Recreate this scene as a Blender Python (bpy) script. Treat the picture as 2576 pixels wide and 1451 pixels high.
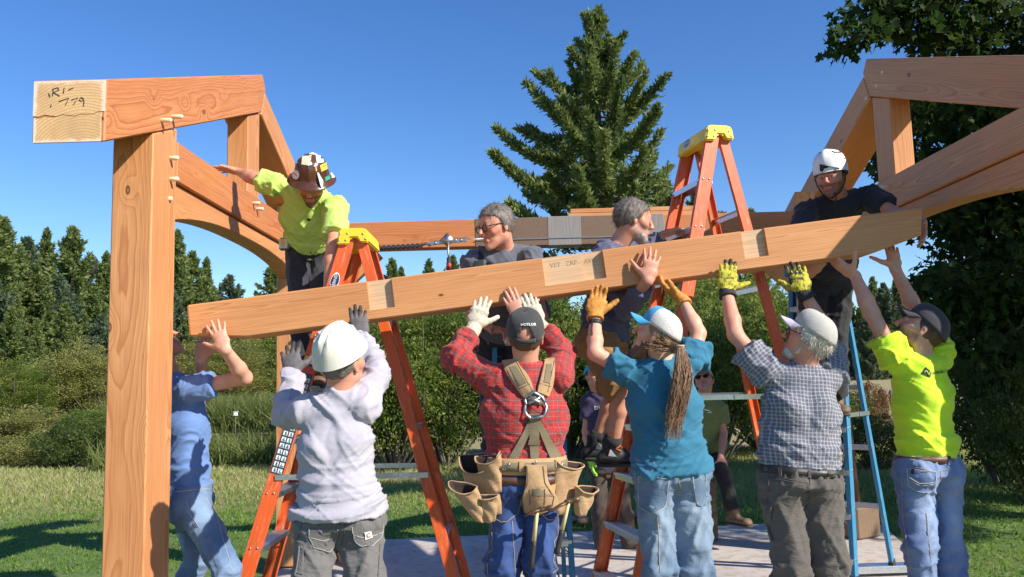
import bpy, bmesh, math, random
import numpy as np
from mathutils import Vector, Matrix
from mathutils.bvhtree import BVHTree
for o in list(bpy.data.objects): bpy.data.objects.remove(o)
SC = bpy.context.scene
COL = SC.collection
RNG = np.random.default_rng(7)
R = math.radians
# ------------------------------------------------------------------ camera
F = 2050.0                       # focal length in units of a 2576 px wide frame
TH = math.atan(224.5 / F); RO = R(1.5)
CAM = Vector((0, 0, 1.5))
fw = Vector((0, math.cos(TH), math.sin(TH)))
u0 = Vector((0, -math.sin(TH), math.cos(TH))); r0 = Vector((1, 0, 0))
rt = r0 * math.cos(RO) - u0 * math.sin(RO); up_ = u0 * math.cos(RO) + r0 * math.sin(RO)
cd = bpy.data.cameras.new('camera'); cam = bpy.data.objects.new('camera', cd); COL.objects.link(cam)
cd.sensor_width = 36; cd.lens = 36 * F / 2576; cd.clip_end = 3000; cd.clip_start = 0.05
m3 = Matrix((rt, up_, -fw)).transposed()
cam.matrix_world = Matrix.Translation(CAM) @ m3.to_4x4()
SC.camera = cam
SC.render.resolution_x = 1024; SC.render.resolution_y = 577
# ------------------------------------------------------------------ world, sun, exposure
SUN = Vector((1.0, -0.66, 0.83)).normalized()
w = bpy.data.worlds.new('World'); SC.world = w; w.use_nodes = True
wt = w.node_tree; wt.nodes.clear()
sky = wt.nodes.new('ShaderNodeTexSky'); sky.sky_type = 'NISHITA'; sky.sun_disc = False
sky.sun_elevation = math.asin(SUN.z); sky.sun_rotation = math.atan2(SUN.x, SUN.y)
sky.air_density = 1.0; sky.dust_density = 0.0; sky.ozone_density = 4.0
bg = wt.nodes.new('ShaderNodeBackground'); bg.inputs[1].default_value = 0.12
wo = wt.nodes.new('ShaderNodeOutputWorld')
hs_ = wt.nodes.new('ShaderNodeHueSaturation'); hs_.inputs['Saturation'].default_value = 1.22; hs_.inputs['Hue'].default_value = .5095; hs_.inputs['Value'].default_value = .95
wt.links.new(sky.outputs[0], hs_.inputs['Color']); wt.links.new(hs_.outputs[0], bg.inputs[0]); wt.links.new(bg.outputs[0], wo.inputs[0])
sl = bpy.data.lights.new('sun', 'SUN'); sl.energy = 5.0; sl.angle = R(0.53); sl.color = (1.0, 0.93, 0.82)
so = bpy.data.objects.new('sun', sl); COL.objects.link(so)
so.rotation_euler = SUN.to_track_quat('Z', 'Y').to_euler()
SC.view_settings.view_transform = 'Standard'; SC.view_settings.look = 'None'
SC.view_settings.exposure = 0.64; SC.view_settings.gamma = 1.0; SC.view_settings.use_curve_mapping = False
SC.render.engine = 'CYCLES'
try:
    SC.cycles.max_bounces = 8; SC.cycles.transparent_max_bounces = 12
except Exception: pass

def ray(px, py): return fw + rt * ((px - 1288) / F) + up_ * ((725.5 - py) / F)
def PY(px, py, Y): d = ray(px, py); return CAM + d * (Y / d.y)
def PX(px, py, X): d = ray(px, py); return CAM + d * (X / d.x)
def PZ(px, py, Z): d = ray(px, py); return CAM + d * ((Z - 1.5) / d.z)

# ------------------------------------------------------------------ object helpers
def tag(o, label=None, cat=None, group=None, kind=None):
    if label: o['label'] = label
    if cat: o['category'] = cat
    if group: o['group'] = group
    if kind: o['kind'] = kind
    return o
def empty(name, loc=(0, 0, 0)):
    o = bpy.data.objects.new(name, None); COL.objects.link(o); o.location = loc; o.empty_display_size = .1
    return o
def link(name, me, mat=None, parent=None):
    o = bpy.data.objects.new(name, me); COL.objects.link(o)
    if mat is not None:
        for m in (mat if isinstance(mat, (list, tuple)) else [mat]): me.materials.append(m)
    if parent is not None:
        o.parent = parent
        o.matrix_parent_inverse = PINV(parent)
    return o
def PINV(p): return WM(p).inverted()
def WM(o):
    M = o.matrix_basis.copy()
    if o.parent is not None: M = WM(o.parent) @ o.matrix_parent_inverse @ M
    return M
def npmesh(name, V, Fa, smooth=False):
    """V (n,3) ; Fa (m,k) array of equal-length faces, or list of such arrays"""
    me = bpy.data.meshes.new(name)
    V = np.asarray(V, np.float32)
    if isinstance(Fa, np.ndarray): Fa = [Fa]
    Fa = [np.asarray(a, np.int32) for a in Fa if len(a)]
    nl = sum(a.size for a in Fa); nf = sum(len(a) for a in Fa)
    me.vertices.add(len(V)); me.vertices.foreach_set('co', V.ravel())
    me.loops.add(nl); me.polygons.add(nf)
    me.loops.foreach_set('vertex_index', np.concatenate([a.ravel() for a in Fa]))
    st = []; c = 0
    for a in Fa:
        st.append(c + np.arange(len(a)) * a.shape[1]); c += a.size
    me.polygons.foreach_set('loop_start', np.concatenate(st).astype(np.int32))
    if smooth: me.polygons.foreach_set('use_smooth', np.ones(nf, bool))
    me.update(calc_edges=True)
    return me
def bm_mesh(name, bm, smooth=False):
    me = bpy.data.meshes.new(name); bmesh.ops.recalc_face_normals(bm, faces=bm.faces); bm.to_mesh(me); bm.free()
    if smooth: me.polygons.foreach_set('use_smooth', np.ones(len(me.polygons), bool))
    return me
def frame(x, z=None):
    """3x3 matrix with columns x(dir), y, z"""
    x = Vector(x).normalized(); z = Vector(z if z is not None else (0, 0, 1))
    y = z.cross(x)
    if y.length < 1e-5: y = Vector((0, 1, 0)).cross(x) if abs(x.y) < .9 else Vector((1, 0, 0)).cross(x)
    y.normalize(); z = x.cross(y)
    return Matrix((x, y, z)).transposed()
def add_box(bm, M, sx, sy, sz, off=(0, 0, 0), bev=0):
    """box spanning 0..sx, -sy/2..sy/2, -sz/2..sz/2 (+off) in frame M (4x4)"""
    vs = []
    for x in (0, sx):
        for y in (-sy / 2, sy / 2):
            for z in (-sz / 2, sz / 2):
                vs.append(bm.verts.new(M @ Vector((x + off[0], y + off[1], z + off[2]))))
    fs = []
    for q in ((0, 1, 3, 2), (4, 6, 7, 5), (0, 4, 5, 1), (2, 3, 7, 6), (0, 2, 6, 4), (1, 5, 7, 3)):
        fs.append(bm.faces.new([vs[i] for i in q]))
    if bev:
        es = list({e for f in fs for e in f.edges})
        bmesh.ops.bevel(bm, geom=es, offset=bev, segments=1, affect='EDGES')
def M4(a, x, z=None):
    return Matrix.Translation(Vector(a)) @ frame(x, z).to_4x4()
def box_between(name, a, b, w, h, mat, parent=None, up=(0, 0, 1), bev=.003):
    a = Vector(a); b = Vector(b); bm = bmesh.new()
    add_box(bm, Matrix.Identity(4), (b - a).length, w, h, bev=bev)
    o = link(name, bm_mesh(name, bm), mat, None); o.matrix_world = M4(a, b - a, up)
    setparent(o, parent); return o
def setparent(o, parent):
    if parent is not None:
        o.parent = parent; o.matrix_parent_inverse = WM(parent).inverted()
def tube_verts(pts, rads, n=8, cap=True, up=(0, 0, 1), flat=1.0):
    """swept tube; returns V, quads, tris"""
    pts = [Vector(p) for p in pts]; V = []; Q = []; T = []
    N = len(pts)
    ref = None
    for i, p in enumerate(pts):
        d = (pts[min(i + 1, N - 1)] - pts[max(i - 1, 0)])
        if d.length < 1e-9: d = Vector((0, 0, 1))
        d.normalize()
        if ref is None:
            ref = Vector(up) - d * Vector(up).dot(d)
            if ref.length < 1e-3: ref = Vector((1, 0, 0)) - d * d.x
        ref = (ref - d * ref.dot(d)).normalized(); s = d.cross(ref)
        r = rads[i] if hasattr(rads, '__len__') else rads
        for k in range(n):
            a = 2 * math.pi * k / n
            V.append(p + (ref * math.cos(a) * flat + s * math.sin(a)) * r)
    for i in range(N - 1):
        for k in range(n):
            k2 = (k + 1) % n
            Q.append((i * n + k, i * n + k2, (i + 1) * n + k2, (i + 1) * n + k))
    if cap:
        b = len(V); V += [pts[0], pts[-1]]
        for k in range(n):
            k2 = (k + 1) % n
            T.append((b, k2, k)); T.append((b + 1, (N - 1) * n + k, (N - 1) * n + k2))
    return V, Q, T
def tube(name, pts, rads, mat, parent=None, n=8, smooth=True, flat=1.0, up=(0, 0, 1)):
    V, Q, T = tube_verts(pts, rads, n, True, up, flat)
    me = npmesh(name, np.array([tuple(v) for v in V]), [np.array(Q), np.array(T)], smooth)
    return link(name, me, mat, parent)
def multi(parts):
    """merge list of (V,Q,T) into one"""
    Vs = []; Qs = []; Ts = []; c = 0
    for V, Q, T in parts:
        Vs.append(np.array([tuple(v) for v in V], np.float32).reshape(-1, 3))
        if len(Q): Qs.append(np.array(Q) + c)
        if len(T): Ts.append(np.array(T) + c)
        c += len(V)
    return np.concatenate(Vs), [np.concatenate(q) for q in (Qs, Ts) if len(q)]

# ------------------------------------------------------------------ material helpers
class G:
    def __init__(s, name, disp=False):
        s.m = bpy.data.materials.new(name); s.m.use_nodes = True; s.t = s.m.node_tree; s.t.nodes.clear()
        s.out = s.t.nodes.new('ShaderNodeOutputMaterial')
    def n(s, typ, I=None, o=0, **props):
        nd = s.t.nodes.new('ShaderNode' + typ)
        for k, v in props.items(): setattr(nd, k, v)
        for k, v in (I or {}).items():
            if v is None: continue
            sk = nd.inputs[k]
            if isinstance(v, bpy.types.NodeSocket): s.t.links.new(v, sk)
            else:
                try: sk.default_value = v
                except Exception: sk.default_value = tuple(v) + (1,)
        return nd.outputs[o]
    def math(s, op, a, b=None, c=None, clamp=False):
        I = {0: a}
        if b is not None: I[1] = b
        if c is not None: I[2] = c
        return s.n('Math', I, operation=op, use_clamp=clamp)
    def mix(s, f, a, b, blend='MIX'):
        nd = s.t.nodes.new('ShaderNodeMix'); nd.data_type = 'RGBA'; nd.blend_type = blend
        for i, v in ((0, f), (6, a), (7, b)):
            if isinstance(v, bpy.types.NodeSocket): s.t.links.new(v, nd.inputs[i])
            elif i == 0: nd.inputs[0].default_value = v
            else: nd.inputs[i].default_value = tuple(v)[:3] + (1,)
        return nd.outputs[2]
    def ramp(s, f, stops, interp='LINEAR'):
        nd = s.t.nodes.new('ShaderNodeValToRGB'); nd.color_ramp.interpolation = interp
        e = nd.color_ramp.elements
        while len(e) < len(stops): e.new(.5)
        for el, (p, c) in zip(e, stops):
            el.position = p; el.color = (c, c, c, 1) if isinstance(c, (int, float)) else tuple(c)[:3] + (1,)
        s.t.links.new(f, nd.inputs[0]); return nd.outputs[0]
    def noise(s, vec, scale, detail=3, rough=.5, dist=0, o=0):
        return s.n('TexNoise', {'Vector': vec, 'Scale': scale, 'Detail': detail, 'Roughness': rough, 'Distortion': dist}, o=o)
    def coord(s, which='Object'):
        nd = s.t.nodes.new('ShaderNodeTexCoord'); return nd.outputs[which]
    def attr(s, name, o='Color'):
        nd = s.t.nodes.new('ShaderNodeAttribute'); nd.attribute_name = name; return nd.outputs[o]
    def scale(s, vec, sc, loc=(0, 0, 0)):
        return s.n('Mapping', {'Vector': vec, 'Scale': sc, 'Location': loc})
    def bump(s, h, strength=.3, dist=.01, nrm=None):
        return s.n('Bump', {'Height': h, 'Strength': strength, 'Distance': dist, 'Normal': nrm})
    def bsdf(s, col, rough=.6, nrm=None, **kw):
        I = {'Base Color': col, 'Roughness': rough, 'Normal': nrm}
        I.update({k.replace('_', ' '): v for k, v in kw.items()})
        b = s.n('BsdfPrincipled', I); s.t.links.new(b, s.out.inputs[0]); return s.m
def text_mesh(name, txt, size, M, mat, parent, center=False, extrude=.0004):
    cu = bpy.data.curves.new('tmp', 'FONT'); cu.body = txt; cu.size = size; cu.extrude = extrude; cu.resolution_u = 2
    if center: cu.align_x = 'CENTER'; cu.align_y = 'CENTER'
    o = bpy.data.objects.new('tmp', cu); COL.objects.link(o); dg = bpy.context.evaluated_depsgraph_get(); dg.update()
    me = bpy.data.meshes.new_from_object(o.evaluated_get(dg)); bpy.data.objects.remove(o); me.materials.clear(); me.name = name
    o = link(name, me, mat); o.matrix_basis = M; setparent(o, parent); return o
def srgb(r, g, b):
    def f(c):
        c /= 255.0
        return c / 12.92 if c <= .04045 else ((c + .055) / 1.055) ** 2.4
    return (f(r), f(g), f(b))
def mix3(a, b, t): return tuple(x * (1 - t) + y * t for x, y in zip(a, b))

def simple(name, col, rough=.5, metal=0., var=.12, nscale=14., bump=.0, bscale=80., **kw):
    g = G(name); c = g.coord()
    n1 = g.noise(c, nscale, 4, .6)
    cc = g.mix(g.ramp(n1, [(.3, 0.), (.7, 1.)]), tuple(x * (1 - var) for x in col), tuple(min(1, x * (1 + var)) for x in col))
    nr = g.bump(g.noise(c, bscale, 3), bump, .004) if bump else None
    ro = g.math('MULTIPLY_ADD', g.noise(c, nscale * 2, 3), .25, rough - .125, clamp=True)
    return g.bsdf(cc, ro, nr, Metallic=metal, **kw)
def fabric(name, col, rough=.92, var=.10, weave=420., wrinkle=.16, wscale=7., dirt=None, sheen=.12, col2=None):
    g = G(name); c = g.coord()
    n1 = g.noise(c, 5, 4, .6); n2 = g.noise(c, 60, 2, .5)
    cc = g.mix(g.ramp(n1, [(.3, 0.), (.7, 1.)]), tuple(x * (1 - var) for x in col), tuple(min(1, x * (1 + var * .7)) for x in (col2 or col)))
    cc = g.mix(g.math('MULTIPLY', n2, .16), cc, tuple(x * .45 for x in col))
    if dirt: cc = g.mix(g.ramp(g.noise(c, 7, 5, .65), [(.52, 0.), (.75, .6)]), cc, dirt)
    wv = g.noise(c, weave, 2, .6)
    wr = g.noise(g.scale(c, (1, 1, 2.2)), wscale, 4, .55, .6)
    wr2 = g.noise(g.scale(c, (1, 1, 2.6)), wscale * 3.2, 3, .55, .8)
    h = g.math('ADD', g.math('MULTIPLY', g.math('ABSOLUTE', g.math('SUBTRACT', wr, .5)), 2.0), g.math('MULTIPLY', wr2, .22))
    nr = g.bump(h, wrinkle, .02); nr = g.bump(wv, .25, .0015, nr)
    return g.bsdf(cc, rough, nr, Sheen_Weight=sheen)
def denim(name, col, fade, ff=.45):
    g = G(name); c = g.coord()
    n1 = g.noise(c, 4.5, 4, .6); n2 = g.noise(g.scale(c, (1, 1, .22)), 160, 2, .6)
    cc = g.mix(g.ramp(n1, [(.38, 0.), (.68, 1.)]), col, mix3(col, fade, ff))
    cc = g.mix(g.attr('fade', 'Fac'), cc, fade)
    cc = g.mix(g.math('MULTIPLY', n2, .35), cc, tuple(x * .55 for x in col))
    wr = g.noise(g.scale(c, (1, 1, 1.8)), 10, 4, .55, .8); wr2 = g.noise(g.scale(c, (1, 1, 2.2)), 34, 3, .6, .5)
    h = g.math('ADD', g.math('MULTIPLY', g.math('ABSOLUTE', g.math('SUBTRACT', wr, .5)), 1.8), g.math('MULTIPLY', wr2, .4))
    nr = g.bump(h, .22, .02); nr = g.bump(n2, .3, .0015, nr)
    return g.bsdf(cc, .9, nr, Sheen_Weight=.1)

def wood(name, light, dark, freq=70., knot=True, endcol=None, bumpy=.12, weather=0.0):
    """3-D Douglas fir: rings round a pith that runs along local X, knots, slow figure"""
    g = G(name); c = g.coord()
    rnd = g.n('ObjectInfo', o=5)
    off = g.n('CombineXYZ', {0: g.math('MULTIPLY', rnd, 37.), 1: g.math('MULTIPLY', rnd, 3.), 2: g.math('MULTIPLY', rnd, 5.)})
    p = g.n('VectorMath', {0: c, 1: off}, operation='ADD')
    # pith wander
    wob = g.n('TexNoise', {'Vector': g.scale(p, (.55, 1.2, 1.2)), 'Scale': 1.6, 'Detail': 2., 'Roughness': .5}, o=1)
    wob2 = g.n('TexNoise', {'Vector': g.scale(p, (2.2, 9, 9)), 'Scale': 1.0, 'Detail': 3., 'Roughness': .5}, o=1)
    d1 = g.n('VectorMath', {0: wob, 1: (.5, .5, .5)}, operation='SUBTRACT')
    d1 = g.n('VectorMath', {0: d1, 'Scale': .06}, operation='SCALE')
    d2 = g.n('VectorMath', {0: wob2, 1: (.5, .5, .5)}, operation='SUBTRACT')
    d2 = g.n('VectorMath', {0: d2, 'Scale': .014}, operation='SCALE')
    q = g.n('VectorMath', {0: g.n('VectorMath', {0: c, 1: d1}, operation='ADD'), 1: d2}, operation='ADD')
    sx = g.t.nodes.new('ShaderNodeSeparateXYZ'); g.t.links.new(q, sx.inputs[0])
    py = g.math('MULTIPLY_ADD', rnd, .10, -.02); pz = g.math('MULTIPLY_ADD', g.math('FRACT', g.math('MULTIPLY', rnd, 7.3)), .12, -.10)
    yy = g.math('SUBTRACT', sx.outputs[1], py); zz = g.math('SUBTRACT', sx.outputs[2], pz)
    rr = g.math('SQRT', g.math('ADD', g.math('MULTIPLY', yy, yy), g.math('MULTIPLY', zz, zz)))
    kd = None
    if knot:
        vo = g.t.nodes.new('ShaderNodeTexVoronoi'); vo.inputs['Scale'].default_value = 1.0; vo.inputs['Randomness'].default_value = .9
        g.t.links.new(g.scale(p, (2.6, 5.2, 5.2)), vo.inputs['Vector'])
        kd = vo.outputs['Distance']
        sel = g.math('GREATER_THAN', g.n('SeparateColor', {0: vo.outputs['Color']}), .36)
        rr = g.math('ADD', rr, g.math('MULTIPLY', g.math('MULTIPLY', g.ramp(kd, [(0., 1.), (.34, 0.)], 'EASE'), sel), .020))
    ph = g.math('MULTIPLY', rr, freq)
    ph = g.math('ADD', ph, g.math('MULTIPLY', g.noise(g.scale(p, (.4, 3, 3)), 1.5, 3), 1.2))
    saw = g.math('FRACT', ph)
    band = g.math('MULTIPLY', g.ramp(saw, [(0., 0.), (.62, .35), (.9, 1.), (1., 0.)], 'EASE'), g.math('MULTIPLY_ADD', g.noise(g.scale(p, (.8, 4, 4)), 1.5, 2), .85, .36))
    col = g.mix(band, light, dark)
    big = g.noise(g.scale(p, (.5, 2.5, 2.5)), 1.6, 3, .5)
    col = g.mix(g.ramp(big, [(.35, 0.), (.7, .55)]), col, mix3(light, dark, .75))
    fib = g.noise(g.scale(p, (4, 160, 160)), 1.0, 3, .6)
    col = g.mix(g.math('MULTIPLY', g.ramp(fib, [(.35, 1.), (.6, 0.)]), .28), col, tuple(x * .55 for x in dark))
    ck = g.math('ABSOLUTE', g.math('SUBTRACT', g.noise(g.scale(p, (.35, 9, 9)), 1.0, 2, .4), .5)); ckm = g.math('MULTIPLY', g.ramp(ck, [(.0, 1.), (.0035, 0.)]), g.ramp(g.noise(g.scale(p, (1.2, 2, 2)), 1.0, 2), [(.5, 0.), (.58, 1.)]))
    col = g.mix(g.math('MULTIPLY', ckm, .55), col, tuple(x * .35 for x in dark))
    smu = g.ramp(g.noise(g.scale(p, (1.6, 5, 5)), 1.7, 5, .7), [(.56, 0.), (.78, .22)]); col = g.mix(smu, col, mix3(dark, (.2, .14, .1), .5))
    if weather:
        st = g.ramp(g.noise(g.scale(p, (1.5, 6, 6)), 1.5, 5, .7), [(.5, 0.), (.8, weather)])
        col = g.mix(st, col, (.16, .11, .07))
    if knot:
        kk = g.math('MULTIPLY', g.ramp(kd, [(0.03, 1.), (.058, .9), (.075, .0)]), sel)
        kring = g.math('MULTIPLY', g.ramp(kd, [(.045, 0.), (.06, 1.), (.08, 0.)]), sel)
        col = g.mix(g.math('MULTIPLY', kk, .75), col, tuple(x * .5 for x in dark))
        col = g.mix(g.math('MULTIPLY', kring, .9), col, (.03, .014, .006))
    h = g.math('ADD', g.math('MULTIPLY', band, .5), fib)
    nr = g.bump(h, bumpy, .002)
    return g.bsdf(col, g.math('MULTIPLY_ADD', fib, .2, .42), nr, **{'Specular_IOR_Level': .35})
# ================================================================== materials used all over
W_LIGHT = (.68, .335, .14); W_DARK = (.43, .15, .05)
M_WOOD = wood('douglas_fir', W_LIGHT, W_DARK, 130)
M_WOOD_RED = wood('douglas_fir_reddish', (.62, .255, .092), (.40, .115, .036), 120)
M_WOOD_PALE = wood('douglas_fir_pale', (.70, .35, .145), (.45, .16, .054), 120)
M_WOOD_CUT = wood('fresh_cut_housing', (.70, .49, .30), (.56, .33, .17), 60, knot=False)
M_PEG = simple('oak_peg', (.78, .62, .42), .55, var=.08, nscale=30)
M_OLDWOOD = wood('weathered_block', (.26, .17, .11), (.13, .08, .05), 80, weather=.7)
M_HANDLE = wood('dark_handle', (.22, .10, .045), (.12, .05, .02), 120, knot=False)
M_STEEL = simple('dull_steel', (.42, .42, .42), .38, 1.0, var=.25, nscale=40)
M_ALU = simple('brushed_aluminium', (.66, .67, .68), .36, 1.0, var=.12, nscale=60, bump=.08, bscale=200)
M_BLACK = simple('black_rubber', (.02, .02, .022), .6, var=.2)
M_YELLOW = simple('yellow_plastic', (.86, .60, .03), .38, var=.08, nscale=20, bump=.05)
def fibreglass(name, col):
    g = G(name); c = g.coord()
    n = g.noise(g.scale(c, (.6, 25, 25)), 6, 3, .6); s = g.noise(g.scale(c, (1, 6, 6)), 9, 5, .7); f = g.noise(c, 420, 2)
    cc = g.mix(g.ramp(n, [(.3, 0.), (.7, 1.)]), tuple(x * .85 for x in col), tuple(min(1, x * 1.12) for x in col))
    cc = g.mix(g.ramp(s, [(.54, 0.), (.70, .6)]), cc, mix3(col, (.7, .6, .5), .5))
    cc = g.mix(g.ramp(g.noise(c, 9, 5, .7), [(.54, 0.), (.78, .6)]), cc, (.10, .07, .05))
    return g.bsdf(cc, g.math('MULTIPLY_ADD', s, .3, .28), g.bump(f, .12, .001))
M_ORANGE = fibreglass('orange_fibreglass', (.66, .105, .018))
M_BLUE = fibreglass('blue_fibreglass', (.035, .22, .40))

# ================================================================== ground
def vhash(ix, iy, iz, seed=0):
    h = (ix * 374761393 + iy * 668265263 + iz * 2147483647 + seed * 974711) & 0xffffffff
    h = ((h ^ (h >> 13)) * 1274126177) & 0xffffffff
    h = (h ^ (h >> 16)) & 0xffffffff
    return h.astype(np.float64) / 4294967295.0
def vnoise(P, seed=0):
    """value noise, -1..1, P (n,3)"""
    P = np.asarray(P, np.float64); I = np.floor(P).astype(np.int64); f = P - I; u = f * f * (3 - 2 * f)
    out = 0
    for dx in (0, 1):
        wx = u[:, 0] if dx else 1 - u[:, 0]
        for dy in (0, 1):
            wy = u[:, 1] if dy else 1 - u[:, 1]
            for dz in (0, 1):
                wz = u[:, 2] if dz else 1 - u[:, 2]
                out = out + wx * wy * wz * vhash(I[:, 0] + dx, I[:, 1] + dy, I[:, 2] + dz, seed)
    return out * 2 - 1
def fbm(P, seed=0, o=3):
    s = 0; a = 1.; t = 0
    for k in range(o): s = s + a * vnoise(P * 2 ** k, seed + k); t += a; a *= .5
    return s / t
POND = (-8.6, 23.0, 6.0, 5.2)
def pond_f(x, y):
    return ((x - POND[0]) / POND[2]) ** 2 + ((y - POND[1]) / POND[3]) ** 2
def ground_z(x, y):
    x = np.asarray(x, float); y = np.asarray(y, float)
    P = np.stack([x * .35, y * .35, x * 0], -1).reshape(-1, 3)
    n = fbm(P, 3, 3).reshape(x.shape) * .10
    slabd = np.maximum(np.maximum(-2.4 - x, x - 3.9), np.maximum(1.0 - y, y - 8.7))
    z = n * np.clip(slabd / 3, 0, 1) - .05 - .05 * np.clip(slabd / 2, 0, 1)
    d = pond_f(x, y)
    z = z - .75 * np.clip(1.25 - d, 0, 1)
    far = np.clip((np.hypot(x, y) - 60) / 200, 0, 1); z = z * (1 - far)
    # gentle rise of the far meadow
    return z
def axis(lo, hi, fine_lo, fine_hi, n_f, n_o):
    a = np.linspace(fine_lo, fine_hi, n_f)
    l = fine_lo - np.geomspace(.5, fine_lo - lo, n_o)[::-1]; h = fine_hi + np.geomspace(.5, hi - fine_hi, n_o)
    return np.concatenate([l, a, h])
gx = axis(-1500, 1500, -22, 22, 90, 22); gy = axis(-60, 2500, -2, 40, 90, 22)
GX, GY = np.meshgrid(gx, gy, indexing='ij'); GZ = ground_z(GX, GY)
V = np.stack([GX, GY, GZ], -1).reshape(-1, 3); nx, ny = GX.shape
ii, jj = np.meshgrid(np.arange(nx - 1), np.arange(ny - 1), indexing='ij'); b = (ii * ny + jj).ravel()
g = G('meadow_ground'); c = g.coord()
sp = g.t.nodes.new('ShaderNodeSeparateXYZ'); g.t.links.new(c, sp.inputs[0])
n1 = g.noise(c, .35, 5, .6); n2 = g.noise(c, 3, 5, .65); n3 = g.noise(c, 22, 4, .7)
dry = g.math('ADD', g.math('MULTIPLY', g.math('SUBTRACT', sp.outputs[1], 9.0), .30), g.math('MULTIPLY', g.math('SUBTRACT', n1, .5), 1.6))
green = g.mix(n2, (.08, .145, .024), (.16, .23, .05)); tan = g.mix(n2, (.27, .23, .10), (.42, .34, .17))
cc = g.mix(g.ramp(dry, [(.2, 0.), (.8, 1.)]), green, tan)
cc = g.mix(g.math('MULTIPLY', g.ramp(n3, [(.35, 1.), (.6, 0.)]), .5), cc, (.03, .04, .012))
dirt = g.math('MULTIPLY', g.ramp(g.noise(c, 1.3, 5, .6), [(.5, 0.), (.62, 1.)]), g.ramp(g.math('MULTIPLY', sp.outputs[1], .1), [(.55, 1.), (.75, 0.)]))
cc = g.mix(dirt, cc, g.mix(n3, (.10, .06, .035), (.20, .135, .085)))
mg = g.bsdf(cc, .95, g.bump(n3, .6, .05))
tag(link('ground', npmesh('ground', V, np.stack([b, b + ny, b + ny + 1, b + 1], 1), True), mg), kind='structure')

# concrete slab with saw joints
def slab():
    g = G('concrete'); c = g.coord()
    n1 = g.noise(c, 1.2, 5, .6); n2 = g.noise(c, 9, 5, .7); n3 = g.noise(c, 90, 3, .6)
    cc = g.mix(g.ramp(n1, [(.3, 0.), (.7, 1.)]), (.40, .36, .33), (.56, .52, .47))
    cc = g.mix(g.ramp(n2, [(.47, 0.), (.68, .75)]), cc, (.32, .22, .15))
    cc = g.mix(g.ramp(g.noise(c, 28, 5, .75), [(.60, 0.), (.72, .6)]), cc, (.17, .11, .07))
    cc = g.mix(g.math('MULTIPLY', g.ramp(g.noise(g.scale(c, (1, 14, 1)), 3, 4, .7), [(.5, 0.), (.75, 1.)]), .25), cc, (.30, .24, .19))
    m = g.bsdf(cc, .8, g.bump(g.math('ADD', n3, g.math('MULTIPLY', g.noise(g.scale(c, (40, 3, 1)), 3, 2), .6)), .25, .004))
    root = empty('concrete_slab', (0, 7, -.1)); tag(root, kind='structure')
    A = Vector((-2.13, 7.93, 0)); B = Vector((3.58, 8.38, 0)); C_ = Vector((2.55, 3.0, 0)); D = Vector((-1.55, 3.0, 0))
    C_ = Vector((3.05, 6.05, 0)) + (Vector((3.05, 6.05, 0)) - B) * 1.3; D = Vector((-1.92, 6.58, 0)) + (Vector((-1.92, 6.58, 0)) - A) * 2.6
    us = [0, .43, 1]; vs = [0, 1]
    def pt(u, v): return (A * (1 - u) + B * u) * (1 - v) + (D * (1 - u) + C_ * u) * v
    for i in range(2):
        q = [pt(us[i], 0), pt(us[i + 1], 0), pt(us[i + 1], 1), pt(us[i], 1)]
        cen = sum(q, Vector()) / 4
        q = [p + (cen - p).normalized() * .008 for p in q]
        bm = bmesh.new(); top = [bm.verts.new(p) for p in q]; bot = [bm.verts.new(p - Vector((0, 0, .14))) for p in q]
        bm.faces.new(top); bm.faces.new(bot[::-1])
        for k in range(4): bm.faces.new((top[k], bot[k], bot[(k + 1) % 4], top[(k + 1) % 4]))
        bmesh.ops.bevel(bm, geom=list(bm.edges), offset=.008, segments=2, affect='EDGES')
        link('slab_bay', bm_mesh('slab_bay', bm), m, root)
slab()
# pond
th = np.linspace(0, 2 * math.pi, 64, endpoint=False)
V = np.stack([POND[0] + POND[2] * 1.12 * np.cos(th), POND[1] + POND[3] * 1.12 * np.sin(th), 0 * th - .19], -1)
g = G('pond_water'); c = g.coord()
mw = g.bsdf((.02, .028, .012), .08, g.bump(g.noise(g.scale(c, (1, 2.5, 1)), 2.5, 3), .08, .02))
tag(link('pond', npmesh('pond', V, np.arange(64).reshape(1, 64)), mw), kind='structure')

# ================================================================== timber frame
def yz_timber(name, poly, x0, x1, gdir, mat, parent, bev=.006):
    gd = Vector((0, gdir[0], gdir[1])).normalized(); zd = Vector((0, -gd.z, gd.y))
    Fm = frame(gd, zd); o0 = Vector(((x0 + x1) / 2, sum(p[0] for p in poly) / len(poly), sum(p[1] for p in poly) / len(poly)))
    inv = Fm.transposed(); bm = bmesh.new(); rings = []
    for x in (x0, x1):
        rings.append([bm.verts.new(inv @ (Vector((x, p[0], p[1])) - o0)) for p in poly])
    n = len(poly)
    bm.faces.new(rings[0]); bm.faces.new(rings[1][::-1])
    for k in range(n): bm.faces.new((rings[0][k], rings[1][k], rings[1][(k + 1) % n], rings[0][(k + 1) % n]))
    bmesh.ops.recalc_face_normals(bm, faces=bm.faces)
    if bev: bmesh.ops.bevel(bm, geom=[e for e in bm.edges if e.calc_face_angle(0) > .35], offset=bev, segments=1, affect='EDGES')
    o = link(name, bm_mesh(name, bm), mat)
    o.matrix_basis = Matrix.Translation(o0) @ Fm.to_4x4(); setparent(o, parent); return o
def peg(parent, p, d, L=.05, r=.0125):
    p = Vector(p); d = Vector(d)
    return tube('peg', [p - d * .03, p + d * (L * .82), p + d * L], [r, r, r * .72], M_PEG, parent, n=8, smooth=False)
RDG = (5.74, 3.755); SL = .396; RDEP = .287
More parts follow.
